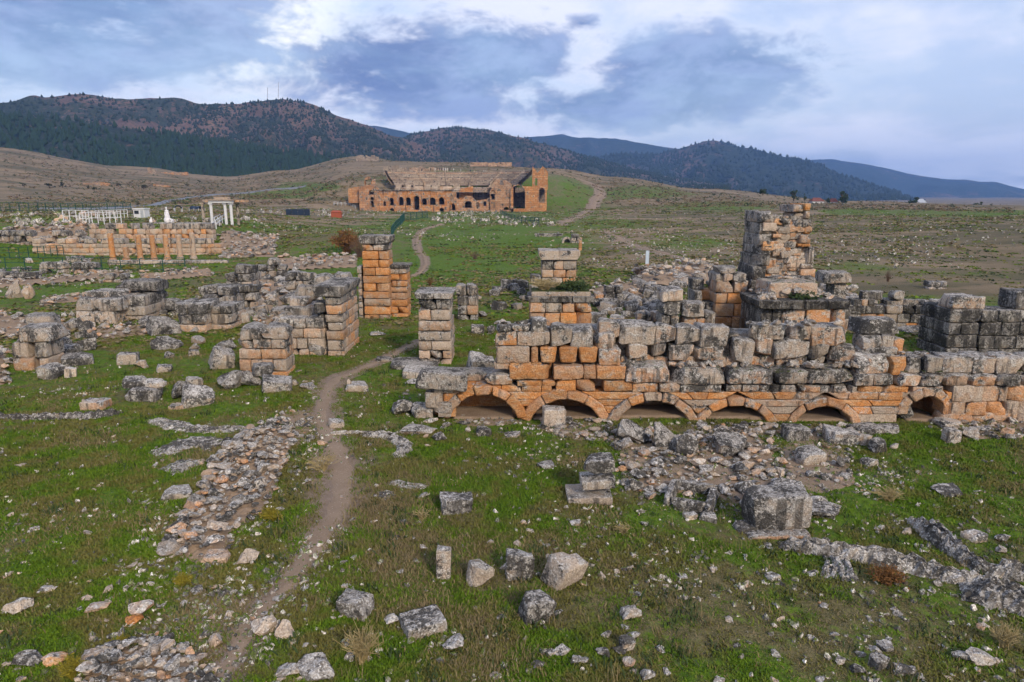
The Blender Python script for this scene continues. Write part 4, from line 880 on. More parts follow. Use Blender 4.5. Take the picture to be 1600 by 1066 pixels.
def arch_pts(x, z0, w, h, n=8):
    r = w / 2; zs = z0 + h - r; return [(x - r, z0)] + [(x - r * math.cos(math.pi * k / n), zs + r * math.sin(math.pi * k / n)) for k in range(n + 1)] + [(x + r, z0)]
def ring(parent, name, x, z0, w, h, y, t, col, mat):
    a, b = arch_pts(x, z0, w, h), arch_pts(x, z0 - .01, w + 2 * t, h + t); V, Fc = [], []
    for p in (a, b):
        for yy in (y, y + .8): V += [(q[0], yy, q[1]) for q in p]
    n = len(a)
    for k in range(n - 1):
        Fc += [(k, k + 1, 2 * n + k + 1, 2 * n + k), (k, n + k, n + k + 1, k + 1), (2 * n + k, 2 * n + k + 1, 3 * n + k + 1, 3 * n + k)]
    V = [tuple(Vector(v) - parent.location) for v in V]; o = add(name, mesh(name, V, Fc, mat)); o.parent = parent; o.color = col; return o
def bx(V, Fc, x0, x1, y0, y1, z0, z1):
    b = len(V); V += [(x, y, z) for z in (z0, z1) for y in (y0, y1) for x in (x0, x1)]
    Fc += [tuple(b + i for i in f) for f in ((0, 2, 3, 1), (4, 5, 7, 6), (0, 1, 5, 4), (2, 6, 7, 3), (0, 4, 6, 2), (1, 3, 7, 5))]
def bar(V, Fc, p, q, r, n=5):
    p, q = Vector(p), Vector(q); d = (q - p).normalized(); u = d.orthogonal().normalized(); w = d.cross(u); b = len(V)
    for c in (p, q):
        for k in range(n): a = 6.2832 * k / n; V.append(tuple(c + u * r * math.cos(a) + w * r * math.sin(a)))
    for k in range(n): Fc.append((b + k, b + (k + 1) % n, b + n + (k + 1) % n, b + n + k))
    Fc.append(tuple(b + k for k in reversed(range(n)))); Fc.append(tuple(b + n + k for k in range(n)))
def built(name, fn, mat, parent=None, color=None):
    V, Fc = [], []; fn(V, Fc)
    if parent: V = [tuple(Vector(v) - parent.location) for v in V]
    o = add(name, mesh(name, V, Fc, mat)); o.color = color or (1, 1, 1, 1)
    if parent: o.parent = parent
    return o
# ------------------------------------------------------------------ the theatre
YT = 318.0
TH = empty('theatre', (THX, YT, 0), 'great Roman theatre on the hillside with arched orange stage wall and seat bowl', 'theatre')
fx = lambda p, y=315: at(p, y, YT).x
fz = lambda y: at(800, y, YT).z
FO, FG, FP = (.72, .42, .5, 0), (.2, .6, .5, 0), (.55, .5, .5, 0)
def facade(name, l, r, yt, yb, holes, dy=0, th=2.2, col=FO, ragged=0):
    x0, x1, zt, zb = fx(l), fx(r), fz(yt), fz(yb) - 1.5; top = []
    n = max(2, int((x1 - x0) / 2.2))
    for k in range(n + 1): top.append((x1 + (x0 - x1) * k / n, zt + random.uniform(-ragged, ragged * .5)))
    hp = []
    holes = [(a, b, c * .82, d * .66) for a, b, c, d in holes]
    for cx, yb_, w, h in holes: hp.append(arch_pts(fx(cx), fz(yb_), w, h))
    o = curve_wall(name, [(x0, zb), (x1, zb)] + top, hp, YT + dy, YT + dy + th, M_FAR, TH, col)
    for cx, yb_, w, h in holes: ring(TH, 'window', fx(cx), fz(yb_), w, h, YT + dy - .15, .3, jit(FO), M_FAR)
    return o
facade('stage_wall', 590, 706, 297.5, 331, [(612, 321, 2.3, 5.0), (627, 321, 2.5, 5.6), (638, 321, 2.6, 5.4), (651, 328, 2.9, 9.4), (663, 320.5, 2.7, 4.6), (676, 320.5, 3.2, 5.0), (690, 320, 3.0, 5.0), (690, 331, 2.4, 2.6), (612, 330, 2.4, 2.0), (601, 322, 1.2, 3)], 0, 2.4, FO, .7)
built('stage_cornice', lambda V, Fc: bx(V, Fc, fx(589), fx(707), YT - .7, YT + 2.6, fz(298), fz(296.4)), M_FAR, TH, (.3, .7, .4, 0))
for k, (l, r) in enumerate(((617, 626), (634, 641), (646, 660), (663, 672), (674, 684), (687, 706), (708, 718))):
    built('attic_block', lambda V, Fc: bx(V, Fc, fx(l), fx(r), YT + 3, YT + 4.5, fz(297), fz(random.uniform(288, 291.5))), M_FAR, TH, (.1, .2, .62, 0))
for l in (646, 685): built('attic_column', lambda V, Fc: bar(V, Fc, (fx(l), YT + 3.6, fz(293)), (fx(l), YT + 3.6, fz(283)), .45, 7), M_FAR, TH, (.1, .2, .62, 0))
facade('west_wing', 562, 592, 290, 331, [(581.5, 304, 2.6, 3.0), (582, 313, 1.8, 2.2), (582, 324, 1.8, 4.4)], -.6, 2.4, FO, 1.2)
facade('west_wall', 543, 564, 294, 312, [], 2.0, 2.0, (.6, .3, .52, 0), 1.6); facade('west_arch', 568, 584, 279, 292, [(574, 290, 3.4, 5.6)], 4, 2, (.5, .4, .5, 0), 1.0)
facade('paraskenion', 704, 713, 299, 331, [(707.5, 329, 2.8, 4.6)], -.4, 2.4, FO, .8); facade('low_wall', 712, 768, 309, 330, [(731.5, 325, 4.0, 4.6), (757.5, 322, 1.6, 3.2), (747, 323, 1.4, 3)], .8, 2.2, FP, 1.6)
facade('east_vault', 766, 803, 291, 330, [(770.5, 303, 3.0, 2.4), (770, 312, 2.4, 5.2), (791, 328, 3.0, 2.0)], -.5, 2.4, FO, 2.0); facade('east_vault', 802, 854, 289, 328, [(809.5, 326, 7.6, 15.6), (846.5, 317, 3.0, 10.0)], -1.4, 3.0, (.7, .25, .5, 0), 1.0)
facade('tower_stump', 832, 856, 264, 291, [(838, 290, 1.2, 5)], 2.2, 4.0, (.75, .2, .5, 0), 2.6); facade('upper_ruin', 768, 800, 282, 294, [(783.5, 289, 1.8, 4)], 2, 3, (.6, .35, .5, 0), 2.0); facade('upper_ruin', 716, 738, 291, 310, [], 5, 3, (.8, .15, .5, 0), 1.6)
built('window_darkener', lambda V, Fc: (bx(V, Fc, fx(545), fx(766), YT + 7, YT + 9, -2, fz(300)), bx(V, Fc, fx(760), fx(853), YT + 8, YT + 10, -2, fz(293)), bx(V, Fc, fx(586), fx(853), YT + 1.5, YT + 8, fz(301), fz(300))), M_FAR, TH, (.6, .5, .34, 0))  # dark back walls and flat roof slab, added to darken the window openings
def seat(R0, R1, z, h, a0, a1, n=44):
    def f(V, Fc):
        for k in range(n + 1):
            a = a0 + (a1 - a0) * k / n; c, s = math.cos(a), math.sin(a)
            V += [(THX + R0 * c, THY + 4 + R0 * s, z - h), (THX + R0 * c, THY + 4 + R0 * s, z), (THX + R1 * c, THY + 4 + R1 * s, z), (THX + R1 * c, THY + 4 + R1 * s, z - h)]
        for k in range(n):
            b = k * 4
            for i in range(3): Fc.append((b + i, b + 4 + i, b + 5 + i, b + 1 + i))
    return f
for k in range(20):
    R0 = 18 + k * 1.2 + (1.2 if k > 10 else 0); z = 4.4 + (R0 - 18) * .58 + (1.0 if k > 10 else 0)
    built('seat_row', seat(R0, R0 + 1.5, z, 1.6, R(10 + k * 1.1), R(170 - k * 1.3)), M_FAR, TH, (.28, .4, .5 - .05 * (k % 2), .5))
for k in range(6):
    a = R(38 + k * 20.8); c_, s_ = math.cos(a), math.sin(a); built('stair_aisle', lambda V, Fc: [bx(V, Fc, THX + (18 + q_ * 1.25) * c_ - .3, THX + (18 + q_ * 1.25) * c_ + .3, THY + 4 + (18 + q_ * 1.25) * s_ - .5, THY + 4 + (18 + q_ * 1.25) * s_ + .7, 3.0 + q_ * .725, 4.95 + q_ * .725 + (1.0 if q_ > 10 else 0)) for q_ in range(20)], M_FAR, TH, (.25, .3, .53, 0))
def arc_wall(name, px0, px1, y, h, Y):
    o = built(name, lambda V, Fc: [bx(V, Fc, at(px0 + (px1 - px0) * k / 12, y, Y).x, at(px0 + (px1 - px0) * (k + 1) / 12, y, Y).x - .05, Y, Y + 1.2, at(800, y, Y).z - 1.5, at(800, y, Y).z + h * random.uniform(.6, 1.1)) for k in range(12)], M_FAR, None, (.35, .45, .48, 0)); return o
for l, r, y, h, Y, lab in ((599, 636, 267, 2.6, 376, 'straight orange wall above the western seats of the theatre'), (640, 700, 269, 2.6, 378, 'long orange wall along the theatre rim behind the visitors'), (735, 800, 256, .8, 420, 'low orange wall remains on the hilltop above the theatre'), (556, 592, 249, 3, 560, 'crumbled walls on the ridge west of the theatre')):
    tag(arc_wall('rim_wall', l, r, y, h, Y), lab, 'wall')
# visitors on the rim
def person_mesh():
    me = bpy.data.meshes.new('person'); bm = bmesh.new()
    def e(c, r, s=2):
        g = bmesh.ops.create_icosphere(bm, subdivisions=s, radius=1.0)
        for v in g['verts']: v.co = Vector(c) + Vector((v.co.x * r[0], v.co.y * r[1], v.co.z * r[2]))
    for sx in (-1, 1):
        e((.10 * sx, 0, .25), (.065, .07, .28)); e((.10 * sx, 0, .65), (.09, .10, .26)); e((.10 * sx, -.06, .04), (.05, .12, .05)); e((.24 * sx, 0, 1.25), (.06, .06, .22)); e((.25 * sx, -.04, .97), (.045, .05, .18))
    e((0, 0, 1.15), (.20, .13, .36)); e((0, 0, 1.40), (.22, .11, .09)); e((0, 0, 1.52), (.06, .06, .10)); e((0, 0, 1.66), (.095, .11, .125), 2)
    bm.to_mesh(me); bm.free(); return me
PM = {}
for nm, mt in (('a', M_CLOTHA), ('b', M_CLOTHB), ('c', M_CLOTHC)):
    me = person_mesh(); me.materials.append(mt); ob = bpy.data.objects.new('tmp', me); COL.objects.link(ob); md = ob.modifiers.new('r', 'REMESH'); md.mode = 'VOXEL'; md.voxel_size = .045
    bpy.context.view_layer.update(); m2 = bpy.data.meshes.new_from_object(ob.evaluated_get(bpy.context.evaluated_depsgraph_get())); bpy.data.objects.remove(ob); PM[nm] = m2
ORD = 'first second third fourth fifth sixth seventh eighth ninth tenth eleventh twelfth thirteenth fourteenth fifteenth sixteenth seventeenth eighteenth nineteenth twentieth'.split()
ppl = [(655, 'a'), (659, 'a'), (673, 'a'), (680, 'b'), (684, 'a'), (687, 'a'), (690, 'a'), (693, 'b'), (696, 'b'), (699, 'b'), (703, 'a'), (709, 'b'), (720, 'b'), (735, 'a'), (747, 'a'), (756, 'b'), (759, 'b'), (763, 'a'), (765, 'a'), (777, 'a')]
for io, (px_, c) in enumerate(ppl):
    Yq = 372.0; p = at(px_, 269.5, Yq); tag(add('person', PM[c], None, None, (p.x, Yq, gz(p.x, Yq) - .03), (0, 0, random.uniform(0, 6))), '%s visitor from the left on the theatre rim, in %s clothes' % (ORD[io], {'a': 'dark', 'b': 'pale'}[c]), 'person', 'visitors on the theatre rim')
# ------------------------------------------------------------------ columns and terrace on the west
def column(px_, yt, yb, lab, o):
    g = G(px_, yb); k = ppm(g.y); h = (yb - yt) / k; r = .33; c = empty('stone_column', g, lab, 'column', 'orange columns in a row')
    for nm, prof in (('base', [(r * 1.35, 0), (r * 1.4, .18), (r * 1.15, .3), (r * 1.1, .34)]), ('shaft', [(r * 1.02, .34), (r * 1.0, h * .5), (r * .93, h * .93), (r * .97, h * .97), (r * .7, h)])):
        V, Fc, n = [], [], 14
        for rr, z in prof:
            for q in range(n): a = 6.2832 * q / n; j = 1 + random.uniform(-.05, .05); V.append((rr * j * math.cos(a), rr * j * math.sin(a), z))
        for i in range(len(prof) - 1):
            for q in range(n): Fc.append((i * n + q, i * n + (q + 1) % n, (i + 1) * n + (q + 1) % n, (i + 1) * n + q))
        Fc.append(tuple((len(prof) - 1) * n + q for q in range(n))); m_ = mesh(nm, V, Fc, M_STONE, True); ob = add(nm, m_, None, None); ob.parent = c; ob.color = (o * .7, .25, .5, 0)
for a in ((177, 364, 408, 'thick dark orange column at the west end of the colonnade', 1.0), (198, 386, 407, 'short broken orange column stump in the colonnade', 1.0), (220, 367, 407, 'orange column next to the broken stump', .95), (241, 367, 406, 'bright orange column at the middle of the colonnade', 1.0), (262, 367, 406, 'tan column third from the east end of the colonnade', .7), (282, 367, 405, 'pale column second from the east end of the colonnade', .45), (303, 364, 405, 'pinkish column at the east end of the colonnade', .45)): column(*a)
T = thing('stylobate', 'long pale stone kerb that the colonnade stands on', 168, 353, 411, 'kerb'); masonry(T, 166, 407, 354, 412, 1.0, 1, (.3, .2, .56, 0), nb=(14, 16), ns=1)
T = thing('terrace_wall', 'lower pale retaining wall behind the columns', 50, 345, 398, 'wall'); masonry(T, 50, 373, 345, 399, 1.2, 4, [(.35, .1, .56, 0), (.5, .15, .55, 0), (.25, .3, .54, 0)], Y=93, nb=(20, 26), ns=1, ragged=.3)
T = thing('terrace_wall', 'upper orange retaining wall below the white statue', 140, 330, 365, 'wall'); masonry(T, 138, 349, 332, 368, 1.2, 4, [(.6, .1, .56, 0), (.45, .2, .56, 0), (.3, .3, .54, 0)], Y=100, nb=(16, 20), ns=1, ragged=.3, low=.3)
T = thing('terrace_wall', 'dark rubble wall at the west end of the terrace', 0, 150, 380, 'wall'); masonry(T, -60, 360, 142, 384, 1.4, 3, [(.3, .7, .46, 0), (.4, .4, .5, 0)], Y=97, nb=(16, 20), ns=1, ragged=.4, worn=True)
T = thing('white_podium', 'white edged podium under the statue', 205, 335, 351, 'podium'); Yq = 112.0; masonry(T, 222, 348.5, 335, 352, 3.0, 1, (.1, .1, .6, 0), Y=Yq, nb=(8, 9), ns=1, low=.8)
# white statue group: seated figure and three-headed hound reduced to plain masses
def blob(name, ell, vox, mat, parent=None, loc=(0, 0, 0)):
    me = bpy.data.meshes.new(name); bm = bmesh.new()
    for c, r in ell:
        g_ = bmesh.ops.create_icosphere(bm, subdivisions=2, radius=1.0)
        for v in g_['verts']: v.co = Vector(c) + Vector((v.co.x * r[0], v.co.y * r[1], v.co.z * r[2]))
    bm.to_mesh(me); bm.free(); ob = bpy.data.objects.new('tmp', me); COL.objects.link(ob); md = ob.modifiers.new('r', 'REMESH'); md.mode = 'VOXEL'; md.voxel_size = vox
    bpy.context.view_layer.update(); m2 = bpy.data.meshes.new_from_object(ob.evaluated_get(bpy.context.evaluated_depsgraph_get())); bpy.data.objects.remove(ob); m2.materials.clear(); m2.materials.append(mat); m2.polygons.foreach_set('use_smooth', [True] * len(m2.polygons))
    return add(name, m2, None, parent, loc)
p = at(262, 349, 113.5); k = ppm(113.5)
ST = empty('statue', p, 'tall white draped statue on the terrace', 'statue')
blob('figure', [((0, 0, .5), (.55, .45, .6)), ((.05, 0, 1.0), (.42, .38, .55)), ((0, .05, 1.6), (.30, .24, .5)), ((-.28, 0, 1.45), (.12, .14, .4)), ((.28, -.1, 1.4), (.12, .2, .35)), ((0, 0, 1.95), (.34, .2, .18)), ((0, 0, 2.2), (.1, .1, .15)), ((0, -.02, 2.42), (.16, .18, .21))], .06, M_WSTONE, ST, p)
blob('hound', [((.75, -.1, .45), (.22, .5, .28)), ((.75, -.55, .65), (.14, .2, .2)), ((.62, -.4, .18), (.09, .1, .3)), ((.88, -.4, .18), (.09, .1, .3)), ((.7, .3, .25), (.2, .2, .35))], .05, M_WSTONE, ST, p)
tag(blob('white_fragment', [((0, 0, .35), (.25, .2, .4)), ((.1, 0, .75), (.14, .12, .25))], .05, M_WSTONE, None, at(236, 349, 113.5)), 'small white marble fragment standing west of the statue', 'fragment')
# kiosk
g = G(218, 340.5); kk = ppm(g.y); w, h = 17 / kk, 13 / kk; K = empty('kiosk', g, 'small white guard kiosk with one dark window', 'kiosk')
built('wall', lambda V, Fc: bx(V, Fc, g.x - w / 2, g.x + w / 2, g.y, g.y + w * .9, g.z - .2, g.z + h), M_WHITE, K); built('roof', lambda V, Fc: bx(V, Fc, g.x - w * .55, g.x + w * .55, g.y - .15, g.y + w, g.z + h + .003, g.z + h + .18), M_WHITE, K)
built('window', lambda V, Fc: bx(V, Fc, g.x - w * .42, g.x - w * .02, g.y - .03, g.y + .05, g.z + h * .45, g.z + h * .85), M_GLASSY, K); built('door', lambda V, Fc: bx(V, Fc, g.x + w * .14, g.x + w * .4, g.y - .03, g.y + .05, g.z, g.z + h * .88), M_STEEL, K); _d = [q for q in K.children if q.name.startswith('door')][0]; _h = built('handle', lambda V, Fc: bx(V, Fc, g.x + w * .17 - K.location.x, g.x + w * .2 - K.location.x, -.08, -.032, h * .4, h * .48), M_GLASSY); _h.parent = _d
# white handrails on the dig
def railing(lab, pts, h, n, mat, name='railing', r=.06, rails=(1.0, .55), cat='railing', group=None, fill=0):
    P = [G(*p) for p in pts]; T = empty(name, P[0], lab, cat, group)
    for i in range(len(P) - 1):
        a, b = P[i], P[i + 1]
        for q in range(n + (1 if i == len(P) - 2 else 0)):
            c = a.lerp(b, q / n); c.z = gz(c.x, c.y); built('post', lambda V, Fc: bar(V, Fc, c - Vector((0, 0, .2)), c + Vector((0, 0, h)), r), mat, T)
            if q < n:
                d = a.lerp(b, (q + 1) / n); d.z = gz(d.x, d.y)
                for f in rails: built('rail', lambda V, Fc: bar(V, Fc, c + Vector((0, 0, h * f)), d + Vector((0, 0, h * f)), r * .7), mat, T)
                if fill: built('mesh_panel', lambda V, Fc: [bar(V, Fc, c.lerp(d, (w_ + .5) / fill) + Vector((0, 0, .05)), c.lerp(d, (w_ + .5) / fill) + Vector((0, 0, h)), r * .35, 3) for w_ in range(fill)], mat, T)
    return T
railing('white handrail round the western excavation walkway', [(100, 349), (140, 349)], 2.0, 4, M_WHITE, r=.07); railing('long white handrail along the excavation edge', [(126, 353), (190, 350)], 1.9, 7, M_WHITE, r=.07); railing('rear white handrail beside the guard kiosk', [(150, 343), (200, 341)], 1.5, 9, M_WHITE, r=.06)
railing('green wire fence on thin posts across the western grass', [(-20, 424), (40, 424), (100, 425), (160, 424), (220, 427), (290, 425)], 1.5, 2, M_FENCE, 'wire_fence', .05, (.98, .6, .2), 'fence'); railing('green wire fence nearer the terrace on the western grass', [(0, 404), (60, 402), (100, 400)], 1.4, 4, M_FENCE, 'wire_fence', .05, (.98, .5), 'fence')
railing('dense green fence panels climbing toward the theatre', [(626, 352), (632, 345), (668, 340)], 2.2, 4, M_FENCE, 'wire_fence', .09, (.98, .1), 'fence', None, 9); railing('green fence running down from the tall pier to the theatre fence', [(612, 372), (616, 362), (625, 352)], 1.8, 4, M_FENCE, 'wire_fence', .07, (.98, .5, .1), 'fence', None, 6); railing('green fence curving below the theatre\'s east vault', [(782, 334), (795, 342), (815, 349), (842, 350)], 1.6, 4, M_FENCE, 'wire_fence', .09, (.98, .5), 'fence', None, 6)
railing('dark fence along the foot of the western slope', [(-30, 331), (60, 330), (130, 330), (205, 329)], 2.0, 6, M_FENCE, 'wire_fence', .08, (.98, .5, .1), 'fence', None, 5); railing('pale metal stair rail at the theatre\'s west side', [(522, 321), (545, 321), (556, 327)], 1.6, 4, M_STEEL, r=.12); railing('grey stair rail below the theatre\'s east vault', [(770, 321), (785, 329)], 1.6, 4, M_STEEL, r=.1)
railing('white rail of the steps up to the pavilion', [(331, 357), (345, 347)], 1.3, 3, M_WHITE, r=.08); railing('second white rail of the pavilion steps', [(338, 358), (352, 347)], 1.3, 3, M_WHITE, r=.08)
# pavilion
g = G(345, 350); kk = ppm(g.y); PV = empty('pavilion', g, 're-erected white gateway of four columns carrying a pale entablature', 'gateway'); q_ = lambda p_, dy=0: at(p_, 340, g.y + dy).x
for p_, dy in ((331, 0), (353, .2), (362, .2), (318, 1.5), (372, 2.5)): built('post', lambda V, Fc: (bar(V, Fc, (q_(p_, dy), g.y + dy, g.z - .3), (q_(p_, dy), g.y + dy, at(800, 317, g.y).z), .24, 9), bx(V, Fc, q_(p_, dy) - .33, q_(p_, dy) + .33, g.y + dy - .33, g.y + dy + .33, at(800, 319.5, g.y).z, at(800, 317.2, g.y).z)), M_WHITE if p_ in (331, 353, 362) else M_STONE, PV, (.3, .6, .5, 0))
built('architrave', lambda V, Fc: bx(V, Fc, q_(329), q_(365), g.y - .4, g.y + .7, at(800, 317.1, g.y).z, at(800, 313.5, g.y).z), M_WHITE, PV); built('entablature', lambda V, Fc: bx(V, Fc, q_(315), q_(380), g.y + .9, g.y + 3.2, at(800, 316, g.y).z, at(800, 312.5, g.y).z), M_STONE, PV, (.4, .4, .5, 0)); built('cornice', lambda V, Fc: (bx(V, Fc, q_(326), q_(367), g.y - .7, g.y + .88, at(800, 313.4, g.y).z, at(800, 311.8, g.y).z), bx(V, Fc, q_(336), q_(360), g.y - .2, g.y + .7, at(800, 311.7, g.y).z, at(800, 308, g.y).z)), M_STONE, PV, (.45, .3, .54, 0))
# tarps, panel, tent
def canopy(lab, l, r, yt, yb, mat, dep):
    a, b = G(l, yb), G(r, yb); T = empty('canopy', (a + b) / 2, lab, 'canopy'); h = (yb - yt) / ppm(a.y); n = 8
    def sheet(V, Fc):
        for i in range(n + 1):
            for j in range(5): t, s = i / n, j / 4; V.append((a.x + (b.x - a.x) * t, a.y + dep * s, a.z + h * (.72 + .28 * math.sin(math.pi * s)) - .25 * abs(math.sin(t * 9.42)) + (0 if 0 < j < 4 else -h * .18)))
        for i in range(n):
            for j in range(4): c = i * 5 + j; Fc.append((c, c + 1, c + 6, c + 5))
    built('sheet', sheet, mat, T)
    for t in (0, .5, 1):
        for s in (0, 1): built('post', lambda V, Fc: bar(V, Fc, (a.x + (b.x - a.x) * t, a.y + dep * s, a.z - .2), (a.x + (b.x - a.x) * t, a.y + dep * s, a.z + h * .6), .06), M_STEEL, T)
canopy('dark blue shade canopy east of the statue', 272, 296, 321, 331, M_TARP, 4); canopy('second dark shade canopy beside the pavilion', 296, 316, 322, 331, M_TARP, 4)
a = G(447, 336); b = G(487, 337); h = 9 / ppm(a.y); T = empty('hoarding', a, 'dark blue hoarding in the white stone yard', 'hoarding')
for k in range(4): built('panel', lambda V, Fc: bx(V, Fc, a.x + (b.x - a.x) * k / 4, a.x + (b.x - a.x) * (k + 1) / 4 - .06, a.y, a.y + .12, a.z - .2, a.z + h), M_TARP, T)
g = G(525, 340); kk = ppm(g.y); T = empty('tent', g, 'small orange work tent in the white stone yard', 'tent'); w, h = 15 / kk, 8 / kk
built('body', lambda V, Fc: bx(V, Fc, g.x - w / 2, g.x + w / 2, g.y, g.y + 2, g.z - .2, g.z + h), M_ORANGE, T); built('roof', lambda V, Fc: (V.extend([(g.x - w * .55, g.y - .2, g.z + h + .003), (g.x + w * .55, g.y - .2, g.z + h + .003), (g.x + w * .55, g.y + 2.2, g.z + h + .003), (g.x - w * .55, g.y + 2.2, g.z + h + .003), (g.x - w * .4, g.y + 1, g.z + h * 1.35), (g.x + w * .4, g.y + 1, g.z + h * 1.35)]), Fc.extend([(0, 1, 5, 4), (2, 3, 4, 5), (1, 2, 5), (3, 0, 4), (0, 3, 2, 1)])), M_ORANGE, T)
# sign post, small vault
g = G(1011, 417); h = 25 / ppm(g.y); T = empty('sign', g, 'tall narrow pale blue information board in the meadow', 'sign')
built('board', lambda V, Fc: bx(V, Fc, g.x - .17, g.x + .17, g.y, g.y + .06, g.z + .25, g.z + h), M_INFO, T)
built('frame', lambda V, Fc: (bx(V, Fc, g.x - .2, g.x - .172, g.y - .02, g.y + .08, g.z - .1, g.z + h + .02), bx(V, Fc, g.x + .172, g.x + .2, g.y - .02, g.y + .08, g.z - .1, g.z + h + .02)), M_STEEL, T)
g = G(886, 380); kk = ppm(g.y); T = empty('small_vault', g, 'little half-buried stone vault in the meadow below the theatre', 'vault'); r0 = 6 / kk
ring(T, 'arch', g.x, g.z - .2, r0 * 1.5, r0 * 1.4, g.y, r0 * .55, (.2, .6, .54, 0), M_STONE); built('back', lambda V, Fc: bx(V, Fc, g.x - r0, g.x + r0, g.y + 1.5, g.y + 2, g.z - .3, g.z + r0 * 1.2), M_STONE, T, (.2, .9, .3, 0)); masonry(T, 893, 366, 905, 380, 1.6, 3, (.2, .6, .52, 0), nb=(1, 2)); masonry(T, 836, 365, 880, 370, 1.2, 1, (.3, .5, .52, 0), nb=(6, 7), ns=1)
T = thing('stone_column', 'small orange stub column beside the little vault', 906, 909, 392, 'column'); masonry(T, 904.5, 371, 909.5, 392, .5, 3, (.8, .1, .5, 0), nb=(1, 1), ns=1)
# houses on the far plain
for px_, py_, w_, lab in ((1278, 321, 18, 'far house with a broad red tiled roof among trees'), (1303, 322, 12, 'smaller far house with a red roof east of the first'), (1440, 323, 12, 'lone pale shed on the far plain')):
    Yq = 395.0; p = at(px_, py_, Yq); w = w_ / ppm(Yq); T = empty('house', (p.x, Yq, gz(p.x, Yq)), lab, 'house'); zb = min(gz(p.x, Yq), p.z) - .5
    built('wall', lambda V, Fc: bx(V, Fc, p.x - w / 2, p.x + w / 2, Yq, Yq + w * .8, zb, p.z + 2.2), M_WHITE, T)
    built('roof', lambda V, Fc: (V.extend([(p.x - w * .57, Yq - .5, p.z + 2.2), (p.x + w * .57, Yq - .5, p.z + 2.2), (p.x + w * .57, Yq + w * .85, p.z + 2.2), (p.x - w * .57, Yq + w * .85, p.z + 2.2), (p.x - w * .3, Yq + w * .4, p.z + 4.2), (p.x + w * .3, Yq + w * .4, p.z + 4.2)]), Fc.extend([(0, 1, 5, 4), (2, 3, 4, 5), (1, 2, 5), (3, 0, 4), (0, 3, 2, 1)])), M_ROOF if px_ < 1400 else M_STEEL, T)
    for s in (-.25, .2): built('window', lambda V, Fc: bx(V, Fc, p.x + w * s, p.x + w * s + .9, Yq - .05, Yq + .05, p.z + .6, p.z + 1.7), M_GLASSY, T)
# masts on the summit
for px_, yt, yb, lab in ((418, 137, 156, 'shorter radio mast on the mountain summit'), (435, 129, 156, 'taller radio mast on the mountain summit')):
    Yq = 1500 * math.cos(az_of(px_)); p, t = at(px_, yb + 3, Yq), at(px_, yt, Yq); T = empty('radio_mast', p, lab, 'mast')
    built('mast', lambda V, Fc: bar(V, Fc, p, t, .55, 4), M_STEEL, T)
    for f in (.3, .55, .8): built('crossbar', lambda V, Fc: bar(V, Fc, p.lerp(t, f) - Vector((1.1, 0, 0)), p.lerp(t, f) + Vector((1.1, 0, 0)), .35, 4), M_STEEL, T)
# trees and shrubs far off
def crown(rx, rz, n, s, seed, hollow=.35):
    rs = np.random.RandomState(seed); V, Fc = [], []; cl = [(rs.normal(0, .42, 3), rs.uniform(.25, .5)) for _ in range(9)]
    for _ in range(n):
        c, cr = cl[rs.randint(9)]; d = rs.normal(0, 1, 3); d /= np.linalg.norm(d); p_ = (c + d * cr * rs.uniform(hollow, 1)) * np.array([rx, rx, rz]); u = rs.normal(0, 1, 3); u /= np.linalg.norm(u); w = np.cross(u, rs.normal(0, 1, 3)); w /= np.linalg.norm(w); b = len(V); k = s * rs.uniform(.6, 1.3)
        V += [tuple(p_ - u * k), tuple(p_ + w * k * .6), tuple(p_ + u * k), tuple(p_ - w * k * .6)]; Fc.append((b, b + 1, b + 2, b + 3))
    return V, Fc
def tree(px_, py_, w, h, lab, mat=M_LEAF, name='round_tree', group=None, Y=None, n=420, cat='tree'):
    g = G(px_, py_) if Y is None else at(px_, py_, Y)
    kk = ppm(g.y); rx, hh = w / kk / 2, h / kk; T = empty(name, g, lab, cat, group); seed = int(px_ * 7 + py_)
    V, Fc = crown(rx * .95, hh * .42, n, rx * .16, seed); o = add('crown', mesh('crown', V, Fc, mat)); o.parent = T; o.location = (0, 0, hh * .56)
    def tr(V, Fc):
        bar(V, Fc, g - Vector((0, 0, .4)), g + Vector((rx * .05, 0, hh * .45)), rx * .12, 6)
        for k in range(4): a = k * 1.6 + seed; bar(V, Fc, g + Vector((rx * .03, 0, hh * (.25 + .05 * k))), g + Vector((math.cos(a) * rx * .5, math.sin(a) * rx * .5, hh * .7)), rx * .05, 4)
    built('trunk', tr, M_BARK, T); return T
for a in ((1240, 313, 16, 16, 'round dark tree west of the red-roofed houses'), (1317, 321, 20, 24, 'largest round tree east of the red-roofed houses'), (1422, 325, 17, 16, 'lone round tree on the far plain'), (1528, 327, 14, 10, 'last low round tree at the east of the far plain'), (1257, 318, 6, 15, 'slim cypress between the far houses'), (1293, 320, 8, 12, 'small dark tree beside the red roof'), (1192, 304, 14, 10, 'low dark tree on the ridge before the blue mountain'), (1395, 324, 10, 7, 'small bush on the skyline west of the lone tree')): tree(*a, Y=390.0)
for io, (px_, py_, w, h) in enumerate(sorted(((38, 293, 8, 7), (77, 293, 14, 7), (98, 293, 11, 8), (138, 295, 8, 6), (147, 298, 8, 6), (185, 292, 9, 7), (225, 296, 12, 7), (292, 292, 7, 6), (312, 286, 6, 5), (216, 322, 7, 8), (58, 329, 6, 7)))): tree(px_, py_, w, h, ORD[io] + ' dark round shrub from the left on the brown western slope', M_SCRUB, 'slope_shrub', 'shrubs on the western slope', None, 160, 'shrub')
